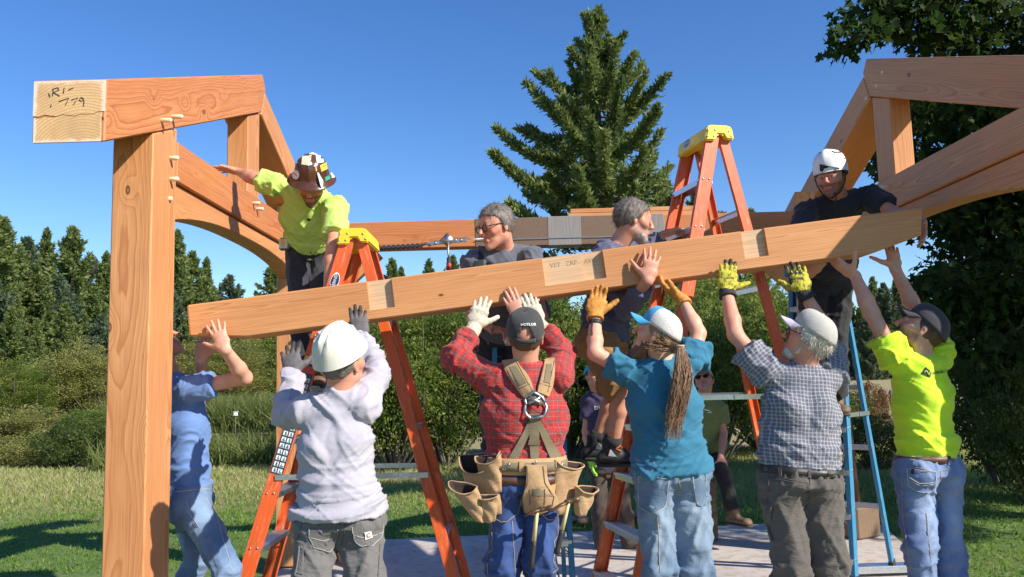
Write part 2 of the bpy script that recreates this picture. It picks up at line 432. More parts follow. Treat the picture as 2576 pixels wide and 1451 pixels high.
def truss(X, side, label, posts):
    """X = plane of the face seen from inside; side=-1: timber lies towards -X of it, +1: towards +X"""
    root = empty('timber_truss', (X, 5.6, 0)); tag(root, label, 'truss', 'pair of timber roof trusses')
    def xs(a, b): return (X + side * a, X + side * b)
    ry, rz = RDG
    def top(y): return rz - SL * abs(y - ry)
    # near rafter runs through the ridge (short plumb end), far rafter butts against it
    yn = 3.508 if side < 0 else 3.15; yf = 2 * ry - yn
    a, b = xs(0, .325)
    yz_timber('rafter', [(yn, top(yn)), (ry + .02, rz), (ry + .09, rz - .085), (ry + .01, rz - RDEP), (yn, top(yn) - RDEP)], a, b, (1, SL), M_WOOD_RED if side < 0 else M_WOOD, root, .007)
    a, b = xs(.012, .30)
    yz_timber('rafter', [(ry + .115, rz - .10), (yf, top(yf)), (yf, top(yf) - RDEP), (ry + .035, rz - RDEP - .01)], a, b, (1, -SL), M_WOOD, root)
    # housing block at the ridge
    a, b = xs(-.012, .10)
    # posts
    pw = .205
    for k, (y0, y1) in enumerate(((4.0, 4.285) if side < 0 else (3.74, 4.02), (6.85, 7.12))):
        if k in posts:
            a, b = xs(.004, .004 + pw) if side < 0 or k == 0 else (2.44, 2.61)
            zt = top(y0) - RDEP - .006 if k == 0 else top(y1) - RDEP - .006
            if k == 0: poly = [(y0, .012), (y1, .012), (y1, top(y1) - RDEP - .006), (y0, zt)]
            else: poly = [(y0, .012), (y1, .012), (y1, zt), (y0, top(y0) - RDEP - .006)]
            yz_timber('post', poly, a, b, (0, 1), M_WOOD if k == 0 else M_WOOD_PALE, root, .007)
    # tie beam
    a, b = xs(.0, .20); ya = 4.287 if side < 0 else 4.022
    yz_timber('tie_beam', [(ya, 2.595), (6.848, 2.595), (6.848, 2.815), (ya, 2.815)], a, b, (1, 0), M_WOOD_RED if side < 0 else M_WOOD, root)
    # arched collar below the tie
    a, b = xs(.026, .176); N = 24
    arch = [(ya + .001 + (6.847 - ya - .001) * t, 2.385 + .115 * (1 - abs(2 * t - 1) ** 2.6)) for t in np.linspace(0, 1, N)]
    yz_timber('arched_brace', [(ya + .001, 2.591)] + arch + [(6.847, 2.591)], a, b, (1, 0), M_WOOD_PALE if side < 0 else M_WOOD, root, .005)
    # king post
    a, b = xs(.02, .165)
    yz_timber('king_post', [(5.50, 2.818), (5.755, 2.818), (5.755, rz - RDEP - .012), (5.74, rz - RDEP - .012), (5.50, top(5.50) - RDEP - .006)], a, b, (0, 1), M_WOOD if side < 0 else M_WOOD_PALE, root)
    d = (-side, 0, 0); Xf = X
    for (y, z, L) in ((4.075, 2.865, .055), (4.20, 2.925, .06), (4.20, 2.70, .042), (4.205, 2.588, .042), (4.20, 2.482, .012), (5.56, 2.752, .05), (5.64, 2.728, .05)):
        if side > 0 and y < 4.5: continue
        peg(root, (Xf - side * -.0, y, z), d, L)
    if side > 0:
        for (y, z) in ((5.62, 3.50), (5.80, 3.47), (5.52, 3.56)): peg(root, (Xf, y, z), d, .008)
    return root
XA = -1.784; XB = 2.636
trA = truss(XA, -1, 'reddish timber truss standing on the tall post at the left, end marked in pencil', (0, 1))
trB = truss(XB, 1, 'timber truss at the right seen from below in front of the dark maple', (0, 1))
# bare end grain of the left rafter and the pencil marks on it
def endgrain():
    g = G('end_grain'); c = g.coord()
    sp = g.t.nodes.new('ShaderNodeSeparateXYZ'); g.t.links.new(c, sp.inputs[0])
    yy = g.math('ADD', sp.outputs[0], -.06); zz = g.math('ADD', sp.outputs[1], .26)
    rr = g.math('SQRT', g.math('ADD', g.math('MULTIPLY', yy, yy), g.math('MULTIPLY', zz, zz)))
    rr = g.math('ADD', rr, g.math('MULTIPLY', g.noise(c, 6, 2), .03))
    band = g.ramp(g.math('FRACT', g.math('MULTIPLY', rr, 75)), [(0., 0.), (.6, .2), (.9, 1.), (1., 0.)])
    col = g.mix(band, (.70, .46, .23), (.48, .25, .09))
    col = g.mix(g.ramp(g.noise(c, 5, 4, .6), [(.45, 0.), (.75, .7)]), col, (.44, .25, .11))
    e = g.math('MAXIMUM', g.math('MULTIPLY', g.math('ABSOLUTE', sp.outputs[0]), 1 / .16), g.math('MULTIPLY', g.math('ABSOLUTE', sp.outputs[1]), 1 / .143))
    e = g.math('ADD', e, g.math('MULTIPLY', g.math('SUBTRACT', g.noise(c, 14, 4, .7), .5), .35))
    col = g.mix(g.ramp(e, [(.86, 0.), (.95, .75)]), col, (.80, .68, .56))
    return g.bsdf(col, .75, g.bump(g.noise(c, 70, 3), .2, .003))
EGc = Vector((XA - .1625, 3.508 - .0015, RDG[1] - SL * (RDG[1] * 0 + RDG[0] - 3.508) - RDEP / 2))
N = 14; bm = bmesh.new()
W2, H2 = .159, .1405
# end face with a ragged drying check across it: two thin plates
def plate(pts):
    f = [bm.verts.new(Vector((p[0], p[1], .0015))) for p in pts]; b_ = [bm.verts.new(Vector((p[0], p[1], -.002))) for p in pts]
    bm.faces.new(f); bm.faces.new(b_[::-1])
    for k in range(len(pts)): bm.faces.new((f[k], b_[k], b_[(k + 1) % len(pts)], f[(k + 1) % len(pts)]))
zz = [(-W2 + 2 * W2 * i / 12, -.018 - .012 * math.sin(i * 2.1) * .4 + (.014 if i > 8 else 0) * (i - 8) / 4) for i in range(13)]
plate([(-W2, H2), (-W2, zz[0][1])] + zz[1:] + [(W2, H2)])
plate([(-W2 + .005, -H2)] + [(W2 - .014, -H2)] + [(x - (.014 if i == 12 else 0) + (.004 if i == 0 else 0), z - (.010 if i < 4 else .0035)) for i, (x, z) in reversed(list(enumerate(zz)))])
eg = link('end_grain', bm_mesh('end_grain', bm), endgrain())
EGM = Matrix.Translation(EGc) @ Matrix(((1, 0, 0), (0, 0, -1), (0, 1, 0))).to_4x4()
eg.matrix_basis = EGM; setparent(eg, trA)
M_PENCIL = simple('marker_pen', (.05, .045, .05), .7)
# strokes traced in the frame of the end face: (u right, v up) in 0..1
strokes = [[(.215, .80), (.235, .74)], [(.28, .87), (.27, .76)], [(.26, .86), (.34, .89), (.36, .85), (.28, .815), (.37, .75)], [(.43, .885), (.42, .79)], [(.49, .845), (.56, .88)],
           [(.36, .66), (.50, .715), (.455, .60)], [(.535, .675), (.625, .715), (.565, .60)], [(.70, .70), (.67, .72), (.645, .68), (.68, .655), (.705, .70), (.715, .63), (.705, .575)],
           [(.255, .615), (.25, .57)]]
parts = []
for s in strokes:
    pts = [EGM @ Vector(((u - .5) * 2 * W2, (v - .5) * 2 * H2 * 1.0, .0032)) for u, v in s]
    tube('pencil_mark', pts, .0019, M_PENCIL, trA, 4, False, 1.0, (0, 1, 0))

# far wall plate with its wrapping
plate_root = empty('wall_plate', (.4, 6.95, 2.6)); tag(plate_root, 'long beam across the far posts, partly wrapped in brown paper and film', 'beam')
box_between('timber', (-1.62, 6.93, 2.735), (2.62, 6.93, 2.735), .15, .235, M_WOOD_RED, plate_root, bev=.006)
M_KRAFT = simple('brown_paper', (.17, .105, .065), .6, var=.2, nscale=90, bump=.15, bscale=120)
g = G('stretch_film'); c = g.coord(); st = g.noise(g.scale(c, (60, 1, 3)), 1.5, 4, .7)
M_FILM = g.bsdf(g.mix(st, (.17, .14, .12), (.36, .33, .30)), g.math('MULTIPLY_ADD', st, .3, .15), g.bump(g.noise(g.scale(c, (80, 3, 8)), 1., 4, .7), .8, .004))
for (a, b_, m, th_) in ((1195, 1398, M_KRAFT, .005), (1378, 1462, M_FILM, .008), (1452, 1600, M_KRAFT, .0055), (1592, 1672, M_FILM, .008)):
    xa = PY(a, 585, 6.85).x; xb = PY(b_, 585, 6.85).x
    box_between('wrapping', (xa, 6.93, 2.735), (xb, 6.93, 2.735), .15 + 2 * th_, .235 + 2 * th_, m, plate_root, bev=.004)
box_between('strap', (PY(1195, 585, 6.85).x, 6.846 - .004, 2.672), (PY(1600, 585, 6.85).x, 6.846 - .004, 2.672), .002, .006, M_STEEL, plate_root, bev=0)
box_between('diagonal_brace', (XA + .01, 6.98, 2.06), (XA + .62, 6.98, 2.62), .10, .15, M_WOOD, plate_root, up=(0, 1, 0) if False else (-.7, 0, .7))
box_between('diagonal_brace', (XB - .01, 6.98, 2.06), (XB - .62, 6.98, 2.62), .10, .15, M_WOOD, plate_root, up=(.7, 0, .7))
# offcuts stacked on the far plate
for k, (xa, xb, zz_) in enumerate(((.50, 1.62, 2.853), (.52, 1.58, 2.892))):
    o = box_between('board', (xa, 6.96, zz_ + .019), (xb, 6.955, zz_ + .019), .14, .036, M_WOOD_PALE, None, bev=.002)
    tag(o, ('lower' if k == 0 else 'upper') + ' of the two thin boards lying on top of the far beam', 'board', 'boards stacked on the far beam')

# ================================================================== the beam being lifted
BA = Vector((-1.706, 4.25, 1.923)); BB = Vector((2.185, 4.25, 2.343))     # front top edge
BX = (BB - BA).normalized(); BL = (BB - BA).length; BH = .208; BT = .20
BZ = Vector((-BX.z, 0, BX.x))
def lifted():
    c = .007
    W_ = (Matrix.Translation(BA) @ Matrix((BX, Vector((0, 1, 0)), BZ)).transposed().to_4x4()).inverted()
    def xl(px, py): return (W_ @ PY(px, py, 4.25)).x
    hs = [(xl(925, 735), xl(988, 725), .155, .028), (xl(1367, 680), xl(1466, 672), .152, .024), (xl(1466, 672), xl(1521, 665), .150, .036), (xl(1868, 610), xl(1927, 600), .148, .026)]
    def full(x, zb, sl=0.0):
        return [(x - sl * (-z if z < 0 else 0), y, z) for y, z in ((c, 0), (BT - c, 0), (BT, -c), (BT, zb + c), (BT - c, zb), (c, zb), (0, zb + c), (0, -c))]
    def cut(x, zb, d, dep):
        return [(x, y, z) for y, z in ((dep, 0), (BT - c, 0), (BT, -c), (BT, zb + c), (BT - c, zb), (c, zb), (0, zb + c), (0, -d), (dep, -d))]
    bm = bmesh.new()
    def loft(r1, r2):
        A = [bm.verts.new(p) for p in r1]; B = [bm.verts.new(p) for p in r2]; n = len(A); bm.faces.new(A[::-1]); bm.faces.new(B)
        for k in range(n): bm.faces.new((A[k], A[(k + 1) % n], B[(k + 1) % n], B[k]))
    e0 = [(x + .006, y * .97 + .003, z - .003 if z > -.05 else z + .004) for x, y, z in full(-.006, -.160)]
    loft(e0, full(.008, -.165)); loft(full(.008, -.165), full(.30, -BH)); x = .30
    for a, b_, d, dep in hs:
        if a - x > .002: loft(full(x, -BH), full(a, -BH))
        loft(cut(a, -BH, d, dep), cut(b_, -BH, d, dep)); x = b_
    loft(full(x, -BH), full(BL - .30, -BH)); loft(full(BL - .30, -BH), full(BL, -.150, .25))
    me = bm_mesh('lifted_beam', bm)
    root = link('lifted_beam', me, [M_WOOD_PALE, M_WOOD_CUT]); root.matrix_basis = W_.inverted()
    tag(root, 'long pale timber beam with cut housings being lifted by the crew', 'beam')
    for p in me.polygons:
        c_ = p.center
        if any(a - .001 <= c_.x <= b_ + .001 and c_.z > -d - .002 and .003 < c_.y < dep + .002 for a, b_, d, dep in hs): p.material_index = 1
    # faint pencil lettering in the long housing
    PM = simple('faint_pencil', (.50, .345, .225), .8)
    txt = [(hs[1][0] + .04, 'VET'), (hs[1][0] + .125, 'ZRP'), (hs[2][0] + .015, 'AVE')]
    for x0, t in txt:
        dep = hs[1][3] if x0 < hs[2][0] else hs[2][3]
        text_mesh('pencil_lettering', t, .034, root.matrix_basis @ (Matrix.Translation((x0, dep - .0012, -.055)) @ Matrix.Rotation(R(90), 4, 'X')), PM, root)
    return root
beam = lifted()
def bpt(px, py, dy=0.0):
    """point on (or dy in front of) the beam's front face plane seen at a pixel"""
    return PY(px, py, 4.25 - dy)
# ================================================================== stepladders
def channel(name, a, b, face, w, d, mat, parent, t=.006):
    """C-channel rail from a to b; 'face' = direction of the web's outside; w = web width, d = flange depth"""
    a = Vector(a); b = Vector(b); L = (b - a).length; M = M4(a, b - a, face)     # local z ~ face
    bm = bmesh.new(); I = Matrix.Identity(4)
    add_box(bm, I, L, w, t, off=(0, 0, -t / 2), bev=.0015)
    for s in (-1, 1): add_box(bm, I, L, t, d - t, off=(0, s * (w / 2 - t / 2), -t - (d - t) / 2 + .0005), bev=.0015)
    o = link(name, bm_mesh(name, bm), mat); o.matrix_basis = M; setparent(o, parent); return o
def rivets(name, pts, nrm, r, parent, mat=None):
    n = Vector(nrm).normalized(); me = None
    for p in pts:
        p = Vector(p)
        if me is None:
            V_, F_ = multi([tube_verts([-n * .003, n * .002, n * .0035], [r, r, r * .5], 8, True, (0, 0, 1) if abs(n.z) < .9 else (1, 0, 0))]); me = npmesh(name, V_, F_); me.materials.append(mat or M_STEEL)
        o = bpy.data.objects.new(name, me); COL.objects.link(o); o.location = p; setparent(o, parent)
def ladder(label, group, mat, capc, wdir, H, wt, wb, front_run, rear_run, nsteps, capmat, ztop=None, cap=(.30, .098, .085), gz=0.0, spread_z=.95, rearbars=3, feet=M_YELLOW, tilt=Vector((0, 0, 0)), skip_top=0):
    """capc: ground point below the cap centre; wdir: unit horizontal vector rail->rail (width); steps side = front = fdir"""
    wdir = Vector(wdir).normalized(); fdir = Vector((wdir.y, -wdir.x, 0))      # front direction
    if front_run < 0: fdir = -fdir; front_run = -front_run
    root = empty('stepladder', (capc[0], capc[1], gz)); tag(root, label, 'ladder', group)
    top = Vector((capc[0], capc[1], gz + H)); up = Vector((0, 0, 1))
    ft = []; fb = []
    for s in (-1, 1):
        a = top + fdir * (cap[1] * .28) + wdir * s * wt / 2 - up * .03
        b = Vector((capc[0], capc[1], gz + .03)) + fdir * front_run + wdir * s * wb / 2
        ft.append(a); fb.append(b)
        channel('front_rail', b, a, wdir * s, .082, .03, mat, root)
        # foot
        dr = (b - a).normalized(); bm = bmesh.new()
        add_box(bm, M4(b - dr * .17 + wdir * s * .004, dr, wdir * s), .17, .092, .04, off=(0, 0, -.014), bev=.004)
        add_box(bm, M4(b + wdir * s * .0 - up * .0, fdir, up), .10, .045, .028, off=(-.05, -s * .012 if False else 0, -.014), bev=.004)
        link('foot', bm_mesh('foot', bm), feet, root)
    rtp = []; rb = []
    for s in (-1, 1):
        a = top - fdir * (cap[1] * .42) + wdir * s * (wt / 2 - .012) - up * .05
        b = Vector((capc[0], capc[1], gz + .03)) - fdir * rear_run + wdir * s * (wb / 2 - .012)
        rtp.append(a); rb.append(b)
        channel('rear_rail', b, a, wdir * s, .062, .026, mat, root)
        dr = (b - a).normalized(); bm = bmesh.new()
        add_box(bm, M4(b - dr * .08, dr, wdir * s), .085, .07, .036, off=(0, 0, -.012), bev=.003)
        link('foot', bm_mesh('foot', bm), M_BLACK, root)
    # steps
    for k in range(1, nsteps + 1):
        t = k / (nsteps + 1)
        p0 = fb[0].lerp(ft[0], t); p1 = fb[1].lerp(ft[1], t)
        if k > nsteps - skip_top: continue
        d = (p1 - p0).normalized(); a = p0 + d * .008; b = p1 - d * .008; L = (b - a).length
        bm = bmesh.new(); M = M4(a, d, up); s_ = 1 if M.col[1].to_3d().dot(fdir) > 0 else -1
        add_box(bm, M, L, .086, .004, off=(0, 0, 0), bev=.001)
        for r_ in range(6): add_box(bm, M, L, .004, .004, off=(0, -.034 + r_ * .0136, .0035))
        add_box(bm, M, L, .004, .034, off=(0, s_ * .043, -.016), bev=.001); add_box(bm, M, L, .004, .028, off=(0, -s_ * .043, -.013), bev=.001)
        st = link('step', bm_mesh('step', bm), M_ALU, root)
        for p_, q_ in ((a, 1), (b, -1)): tube('step_brace', [p_ + d * q_ * .004 + fdir * .02 + d * q_ * .09, p_ + d * q_ * .006 - up * .085], .004, M_ALU, root, 6)
        for s, P_ in ((-1, p0), (1, p1)):
            rivets('rivet', [P_ + wdir * s * .001 + fdir * q for q in (-.02, .02)], wdir * s, .006, root)
    # rear bars
    for k in range(1, rearbars + 1):
        t = .12 + .80 * (k - .5) / rearbars
        p0 = rb[0].lerp(rtp[0], t); p1 = rb[1].lerp(rtp[1], t); d = (p1 - p0).normalized()
        bm = bmesh.new(); add_box(bm, M4(p0 + d * .004, d, up), (p1 - p0).length - .008, .008, .034, bev=.002); add_box(bm, M4(p0 + d * .004, d, up), (p1 - p0).length - .008, .03, .004, off=(0, 0, .018), bev=.001)
        link('rear_bar', bm_mesh('rear_bar', bm), M_ALU, root)
    # spreaders
    for s in (0, 1):
        tf = (spread_z) / H
        p0 = fb[s].lerp(ft[s], tf); p1 = rb[s].lerp(rtp[s], tf); sg = (-1, 1)[s]; mid = (p0 + p1) / 2 - up * .0
        bm = bmesh.new()
        for q0, q1, o_ in ((p0, mid, 0), (mid, p1, .006)):
            add_box(bm, M4(q0 + wdir * sg * (.006 + o_), q1 - q0, up), (q1 - q0).length + .02, .005, .03, bev=.001)
        link('spreader', bm_mesh('spreader', bm), M_ALU, root)
    # cap
    cw, cd_, ch = cap; cw = wt + .05
    if capmat is not None:
        bm = bmesh.new(); M = M4(top - wdir * cw / 2 + up * .0, wdir, up)
        prof = [(-cd_ * .98, -.075), (-cd_ * .86, .0), (-cd_ * .62, .012), (cd_ * .62, .012), (cd_ * .80, 0), (cd_ * .98, -ch), (cd_ * .30, -ch), (cd_ * .12, -.045), (-cd_ * .25, -.045), (-cd_ * .45, -.075)]
        yv = M.col[1].to_3d(); sg = 1 if yv.dot(fdir) > 0 else -1
        r1 = [bm.verts.new(M @ Vector((0, sg * y, z))) for y, z in prof]; r2 = [bm.verts.new(M @ Vector((cw, sg * y, z))) for y, z in prof]; n = len(prof)
        bm.faces.new(r1); bm.faces.new(r2[::-1])
        for k in range(n): bm.faces.new((r1[k], r2[k], r2[(k + 1) % n], r1[(k + 1) % n]))
        bmesh.ops.recalc_face_normals(bm, faces=bm.faces); bmesh.ops.bevel(bm, geom=list(bm.edges), offset=.008, segments=2, affect='EDGES')
        cp = link('cap', bm_mesh('cap', bm), capmat, root)
        for s in (-1, 1):
            e = top + wdir * s * (cw / 2)
            rivets('rivet', [e + fdir * y + up * z for y, z in ((.075, -.02), (.03, -.02), (.08, -.06), (.04, -.06), (-.06, -.025), (-.075, -.055))], wdir * s, .0065, cp)
    return root, dict(ft=ft, fb=fb, rt=rtp, rb=rb, top=top, fdir=fdir, wdir=wdir)
# ================================================================== implicit-surface modelling kit (bodies, garments, gloves, hats)
def A3(v): return np.array((v[0], v[1], v[2]), np.float64)
def unit(v): v = A3(v); return v / (np.linalg.norm(v) + 1e-12)
def prim_eval(p, P):
    """P (...,3) -> distance, t"""
    a, b = p['a'], p['b']; ab = b - a; L2 = float(ab @ ab)
    q = P - a
    t = np.clip((q @ ab) / L2, 0, 1) if L2 > 1e-12 else np.zeros(q.shape[:-1])
    q = q - t[..., None] * ab
    if p['wax'] is None:
        return np.sqrt((q * q).sum(-1)) - (p['ra'][0] + (p['rb'][0] - p['ra'][0]) * t), t
    e = ab / math.sqrt(L2) if L2 > 1e-12 else p.get('e', np.array((0, 0, 1.)))
    w = p['wax'] - e * (p['wax'] @ e); w = w / np.linalg.norm(w); d = np.cross(e, w)
    W = p['ra'][0] + (p['rb'][0] - p['ra'][0]) * t; D = p['ra'][1] + (p['rb'][1] - p['ra'][1]) * t
    E_ = p['ez'] if p.get('ez') else np.minimum(W, D)
    k = np.sqrt((q @ w / W) ** 2 + (q @ d / D) ** 2 + (q @ e / E_) ** 2)
    return (k - 1) * np.minimum(W, D), t
class Sdf:
    def __init__(s): s.pr = []
    def seg(s, a, b, ra, rb=None, wax=None, k=.02, tag='', sub=False, ez=None):
        if not hasattr(ra, '__len__'): ra = (ra, ra)
        if rb is None: rb = ra
        if not hasattr(rb, '__len__'): rb = (rb, rb)
        s.pr.append(dict(a=A3(a), b=A3(b), ra=ra, rb=rb, wax=None if wax is None else A3(wax), k=k, tag=tag, sub=sub, ez=ez)); return s
    def ball(s, c, r, k=.01, tag='', sub=False): return s.seg(c, A3(c) + (0, 0, 1e-5), r, r, None, k, tag, sub)
    def bounds(s, m=.03):
        lo = np.min([np.minimum(p['a'], p['b']) - max(p['ra'] + p['rb']) for p in s.pr if not p['sub']], 0) - m
        hi = np.max([np.maximum(p['a'], p['b']) + max(p['ra'] + p['rb']) for p in s.pr if not p['sub']], 0) + m
        return lo, hi
    def mesh(s, h, post=None, zmin=None):
        lo, hi = s.bounds()
        if zmin is not None: lo[2] = max(lo[2], zmin)
        n = np.ceil((hi - lo) / h).astype(int) + 1
        Fd = np.full(n, .07, np.float32)
        for p in s.pr:
            m = max(p['ra'] + p['rb'] + ((p['ez'],) if p['ez'] else ())) + .03 + p['k']
            i0 = np.clip(np.floor((np.minimum(p['a'], p['b']) - m - lo) / h).astype(int), 0, n - 1)
            i1 = np.clip(np.ceil((np.maximum(p['a'], p['b']) + m - lo) / h).astype(int) + 1, 1, n)
            if np.any(i1 <= i0): continue
            ax = [lo[d] + h * np.arange(i0[d], i1[d]) for d in range(3)]
            P = np.stack(np.meshgrid(*ax, indexing='ij'), -1)
            d = prim_eval(p, P)[0].astype(np.float32)
            sl = tuple(slice(i0[d_], i1[d_]) for d_ in range(3)); A_ = Fd[sl]; k = p['k']
            if p['sub']:
                d = -d; hh = np.clip(.5 - .5 * (d - A_) / k, 0, 1); Fd[sl] = d * (1 - hh) + A_ * hh + k * hh * (1 - hh)
            else:
                hh = np.clip(.5 + .5 * (d - A_) / k, 0, 1); Fd[sl] = d * (1 - hh) + A_ * hh - k * hh * (1 - hh)
        if post is not None: Fd = post(Fd, lo, h, n)
        return surface_nets(Fd, lo, h)
    def nearest(s, V):
        best = np.full(len(V), 9.); idx = np.zeros(len(V), int); tt = np.zeros(len(V))
        for i, p in enumerate(s.pr):
            if p['sub']: continue
            d, t = prim_eval(p, V); m = d < best; best[m] = d[m]; idx[m] = i; tt[m] = t[m]
        return idx, tt
def grid_pts(lo, h, n):
    ax = [lo[d] + h * np.arange(n[d]) for d in range(3)]; return np.stack(np.meshgrid(*ax, indexing='ij'), -1)
def field_mesh(fn, lo, hi, h):
    lo = A3(lo); n = np.ceil((A3(hi) - lo) / h).astype(int) + 1
    return surface_nets(fn(grid_pts(lo, h, n)).astype(np.float32), lo, h)
def surface_nets(Fd, lo, h):
    S = Fd < 0; n = np.array(Fd.shape)
    c = [S[i:n[0] - 1 + i, j:n[1] - 1 + j, k:n[2] - 1 + k] for i in (0, 1) for j in (0, 1) for k in (0, 1)]
    anyv = c[0].copy(); allv = c[0].copy()
    for x in c[1:]: anyv |= x; allv &= x
    act = anyv & ~allv; I = np.argwhere(act); m = len(I)
    if m == 0: return np.zeros((0, 3)), np.zeros((0, 4), int)
    idx = np.full(act.shape, -1, np.int32); idx[act] = np.arange(m)
    acc = np.zeros((m, 3)); cnt = np.zeros(m)
    cv = {}
    for i in (0, 1):
        for j in (0, 1):
            for k in (0, 1): cv[(i, j, k)] = Fd[I[:, 0] + i, I[:, 1] + j, I[:, 2] + k].astype(np.float64)
    for ax in range(3):
        o = [d for d in range(3) if d != ax]
        for u in (0, 1):
            for v in (0, 1):
                p0 = [0, 0, 0]; p0[o[0]] = u; p0[o[1]] = v; p1 = list(p0); p1[ax] = 1
                f0 = cv[tuple(p0)]; f1 = cv[tuple(p1)]; x = (f0 < 0) != (f1 < 0)
                t = f0[x] / (f0[x] - f1[x]); q = np.tile(np.array(p0, float), (x.sum(), 1)); q[:, ax] = t
                acc[x] += q; cnt[x] += 1
    V = (I + acc / cnt[:, None]) * h + lo
    Q = []
    for ax in range(3):
        o = [d for d in range(3) if d != ax]
        s0 = [slice(None)] * 3; s1 = [slice(None)] * 3; s0[ax] = slice(0, n[ax] - 1); s1[ax] = slice(1, n[ax])
        for d in o: s0[d] = slice(1, n[d] - 1); s1[d] = slice(1, n[d] - 1)
        a = S[tuple(s0)]; b_ = S[tuple(s1)]; X = np.argwhere(a != b_)
        if len(X) == 0: continue
        inside = a[X[:, 0], X[:, 1], X[:, 2]]
        base = X.copy()
        for d in o: base[:, d] += 1
        def cell(du, dv):
            q = base.copy(); q[:, o[0]] -= du; q[:, o[1]] -= dv; return idx[q[:, 0], q[:, 1], q[:, 2]]
        quad = np.stack([cell(0, 0), cell(1, 0), cell(1, 1), cell(0, 1)], 1)
        flip = inside if ax != 1 else ~inside
        quad[~flip] = quad[~flip][:, ::-1]
        Q.append(quad)
    Q = np.concatenate(Q); Q = Q[(Q >= 0).all(1)]
    return V, Q
def vnormals(V, Q):
    a = V[Q[:, 2]] - V[Q[:, 0]]; b_ = V[Q[:, 3]] - V[Q[:, 1]]; fn = np.cross(a, b_)
    N = np.zeros_like(V)
    for k in range(4): np.add.at(N, Q[:, k], fn)
    return N / (np.linalg.norm(N, axis=1, keepdims=True) + 1e-12)
def relax(V, Q, it=1, lam=.5):
    for _ in range(it):
        S_ = np.zeros_like(V); c = np.zeros(len(V))
        for k in range(4):
            np.add.at(S_, Q[:, k], V[Q[:, (k + 1) % 4]] + V[Q[:, (k + 3) % 4]]); np.add.at(c, Q[:, k], 2)
        V = V * (1 - lam) + lam * S_ / np.maximum(c, 1)[:, None]
    return V
def set_attr(me, name, data, kind='FLOAT_COLOR'):
    at = me.attributes.new(name, kind, 'POINT')
    if kind == 'FLOAT': at.data.foreach_set('value', np.asarray(data, np.float32))
    elif kind == 'FLOAT_VECTOR': at.data.foreach_set('vector', np.asarray(data, np.float32).ravel())
    else:
        d = np.ones((len(data), 4), np.float32); d[:, :3] = data; at.data.foreach_set('color', d.ravel())
def bvh_of(V, Q): return BVHTree.FromPolygons([tuple(v) for v in V], [tuple(int(i) for i in q) for q in Q])

# ------------------------------------------------------------------ anatomy
def hand(S, W, fd, pn, ts, curl=.25, spread=.10, s=1.0, g=1.0, tag='hand', thumb=.8, tcurl=.25, curls=None):
    fd = unit(fd); pn = A3(pn); pn = unit(pn - fd * (pn @ fd)); ts = A3(ts); ts = unit(ts - fd * (ts @ fd) - pn * (ts @ pn)); W = A3(W)
    K = W + fd * .088 * s
    S.seg(W - fd * .01, W + fd * .04 * s, (.027 * g * s, .021 * g * s), (.037 * g * s, .018 * g * s), ts, .012, tag)
    S.seg(W + fd * .035 * s, K, (.036 * g * s, .0175 * g * s), (.041 * g * s, .0145 * g * s), ts, .012, tag)
    offs = (.030, .0105, -.0095, -.0285); Ls = (.074, .082, .077, .060)
    for i in range(4):
        b_ = K + ts * offs[i] * s - fd * (.0, -.004, .0, .010)[i] * s
        ang = (1.0, .25, -.45, -1.2)[i] * spread; d0 = unit(fd * math.cos(ang) + ts * math.sin(ang)); a = 0.
        cu = curls[i] if curls else curl
        p = b_ - d0 * .012 * s
        r = (.0092, .0096, .0091, .0082)[i] * s * g
        for j, fr in enumerate((.47, .30, .23)):
            a += cu * (.55, 1.0, .8)[j]
            d = d0 * math.cos(a) + pn * math.sin(a); q = p + d * (Ls[i] * fr + (.012 if j == 0 else 0)) * s
            S.seg(p, q, r * (1.0, .96, .88)[j], r * (.96, .88, .78)[j], None, .0035 if j == 0 else .003, tag)
            p = q
    tb = W + fd * .022 * s + ts * .024 * s
    d = unit(fd * (1 - thumb * .55) + ts * thumb + pn * .25); q = tb + d * .045 * s
    S.seg(tb, q, .0165 * s * g, .0125 * s * g, None, .012, tag)
    d2 = unit(d * math.cos(tcurl) + fd * math.sin(tcurl) * 1.0); q2 = q + d2 * .034 * s
    S.seg(q, q2, .0118 * s * g, .0105 * s * g, None, .004, tag)
    d3 = unit(d2 + pn * tcurl * .6); S.seg(q2, q2 + d3 * .024 * s, .0105 * s * g, .0085 * s * g, None, .003, tag)
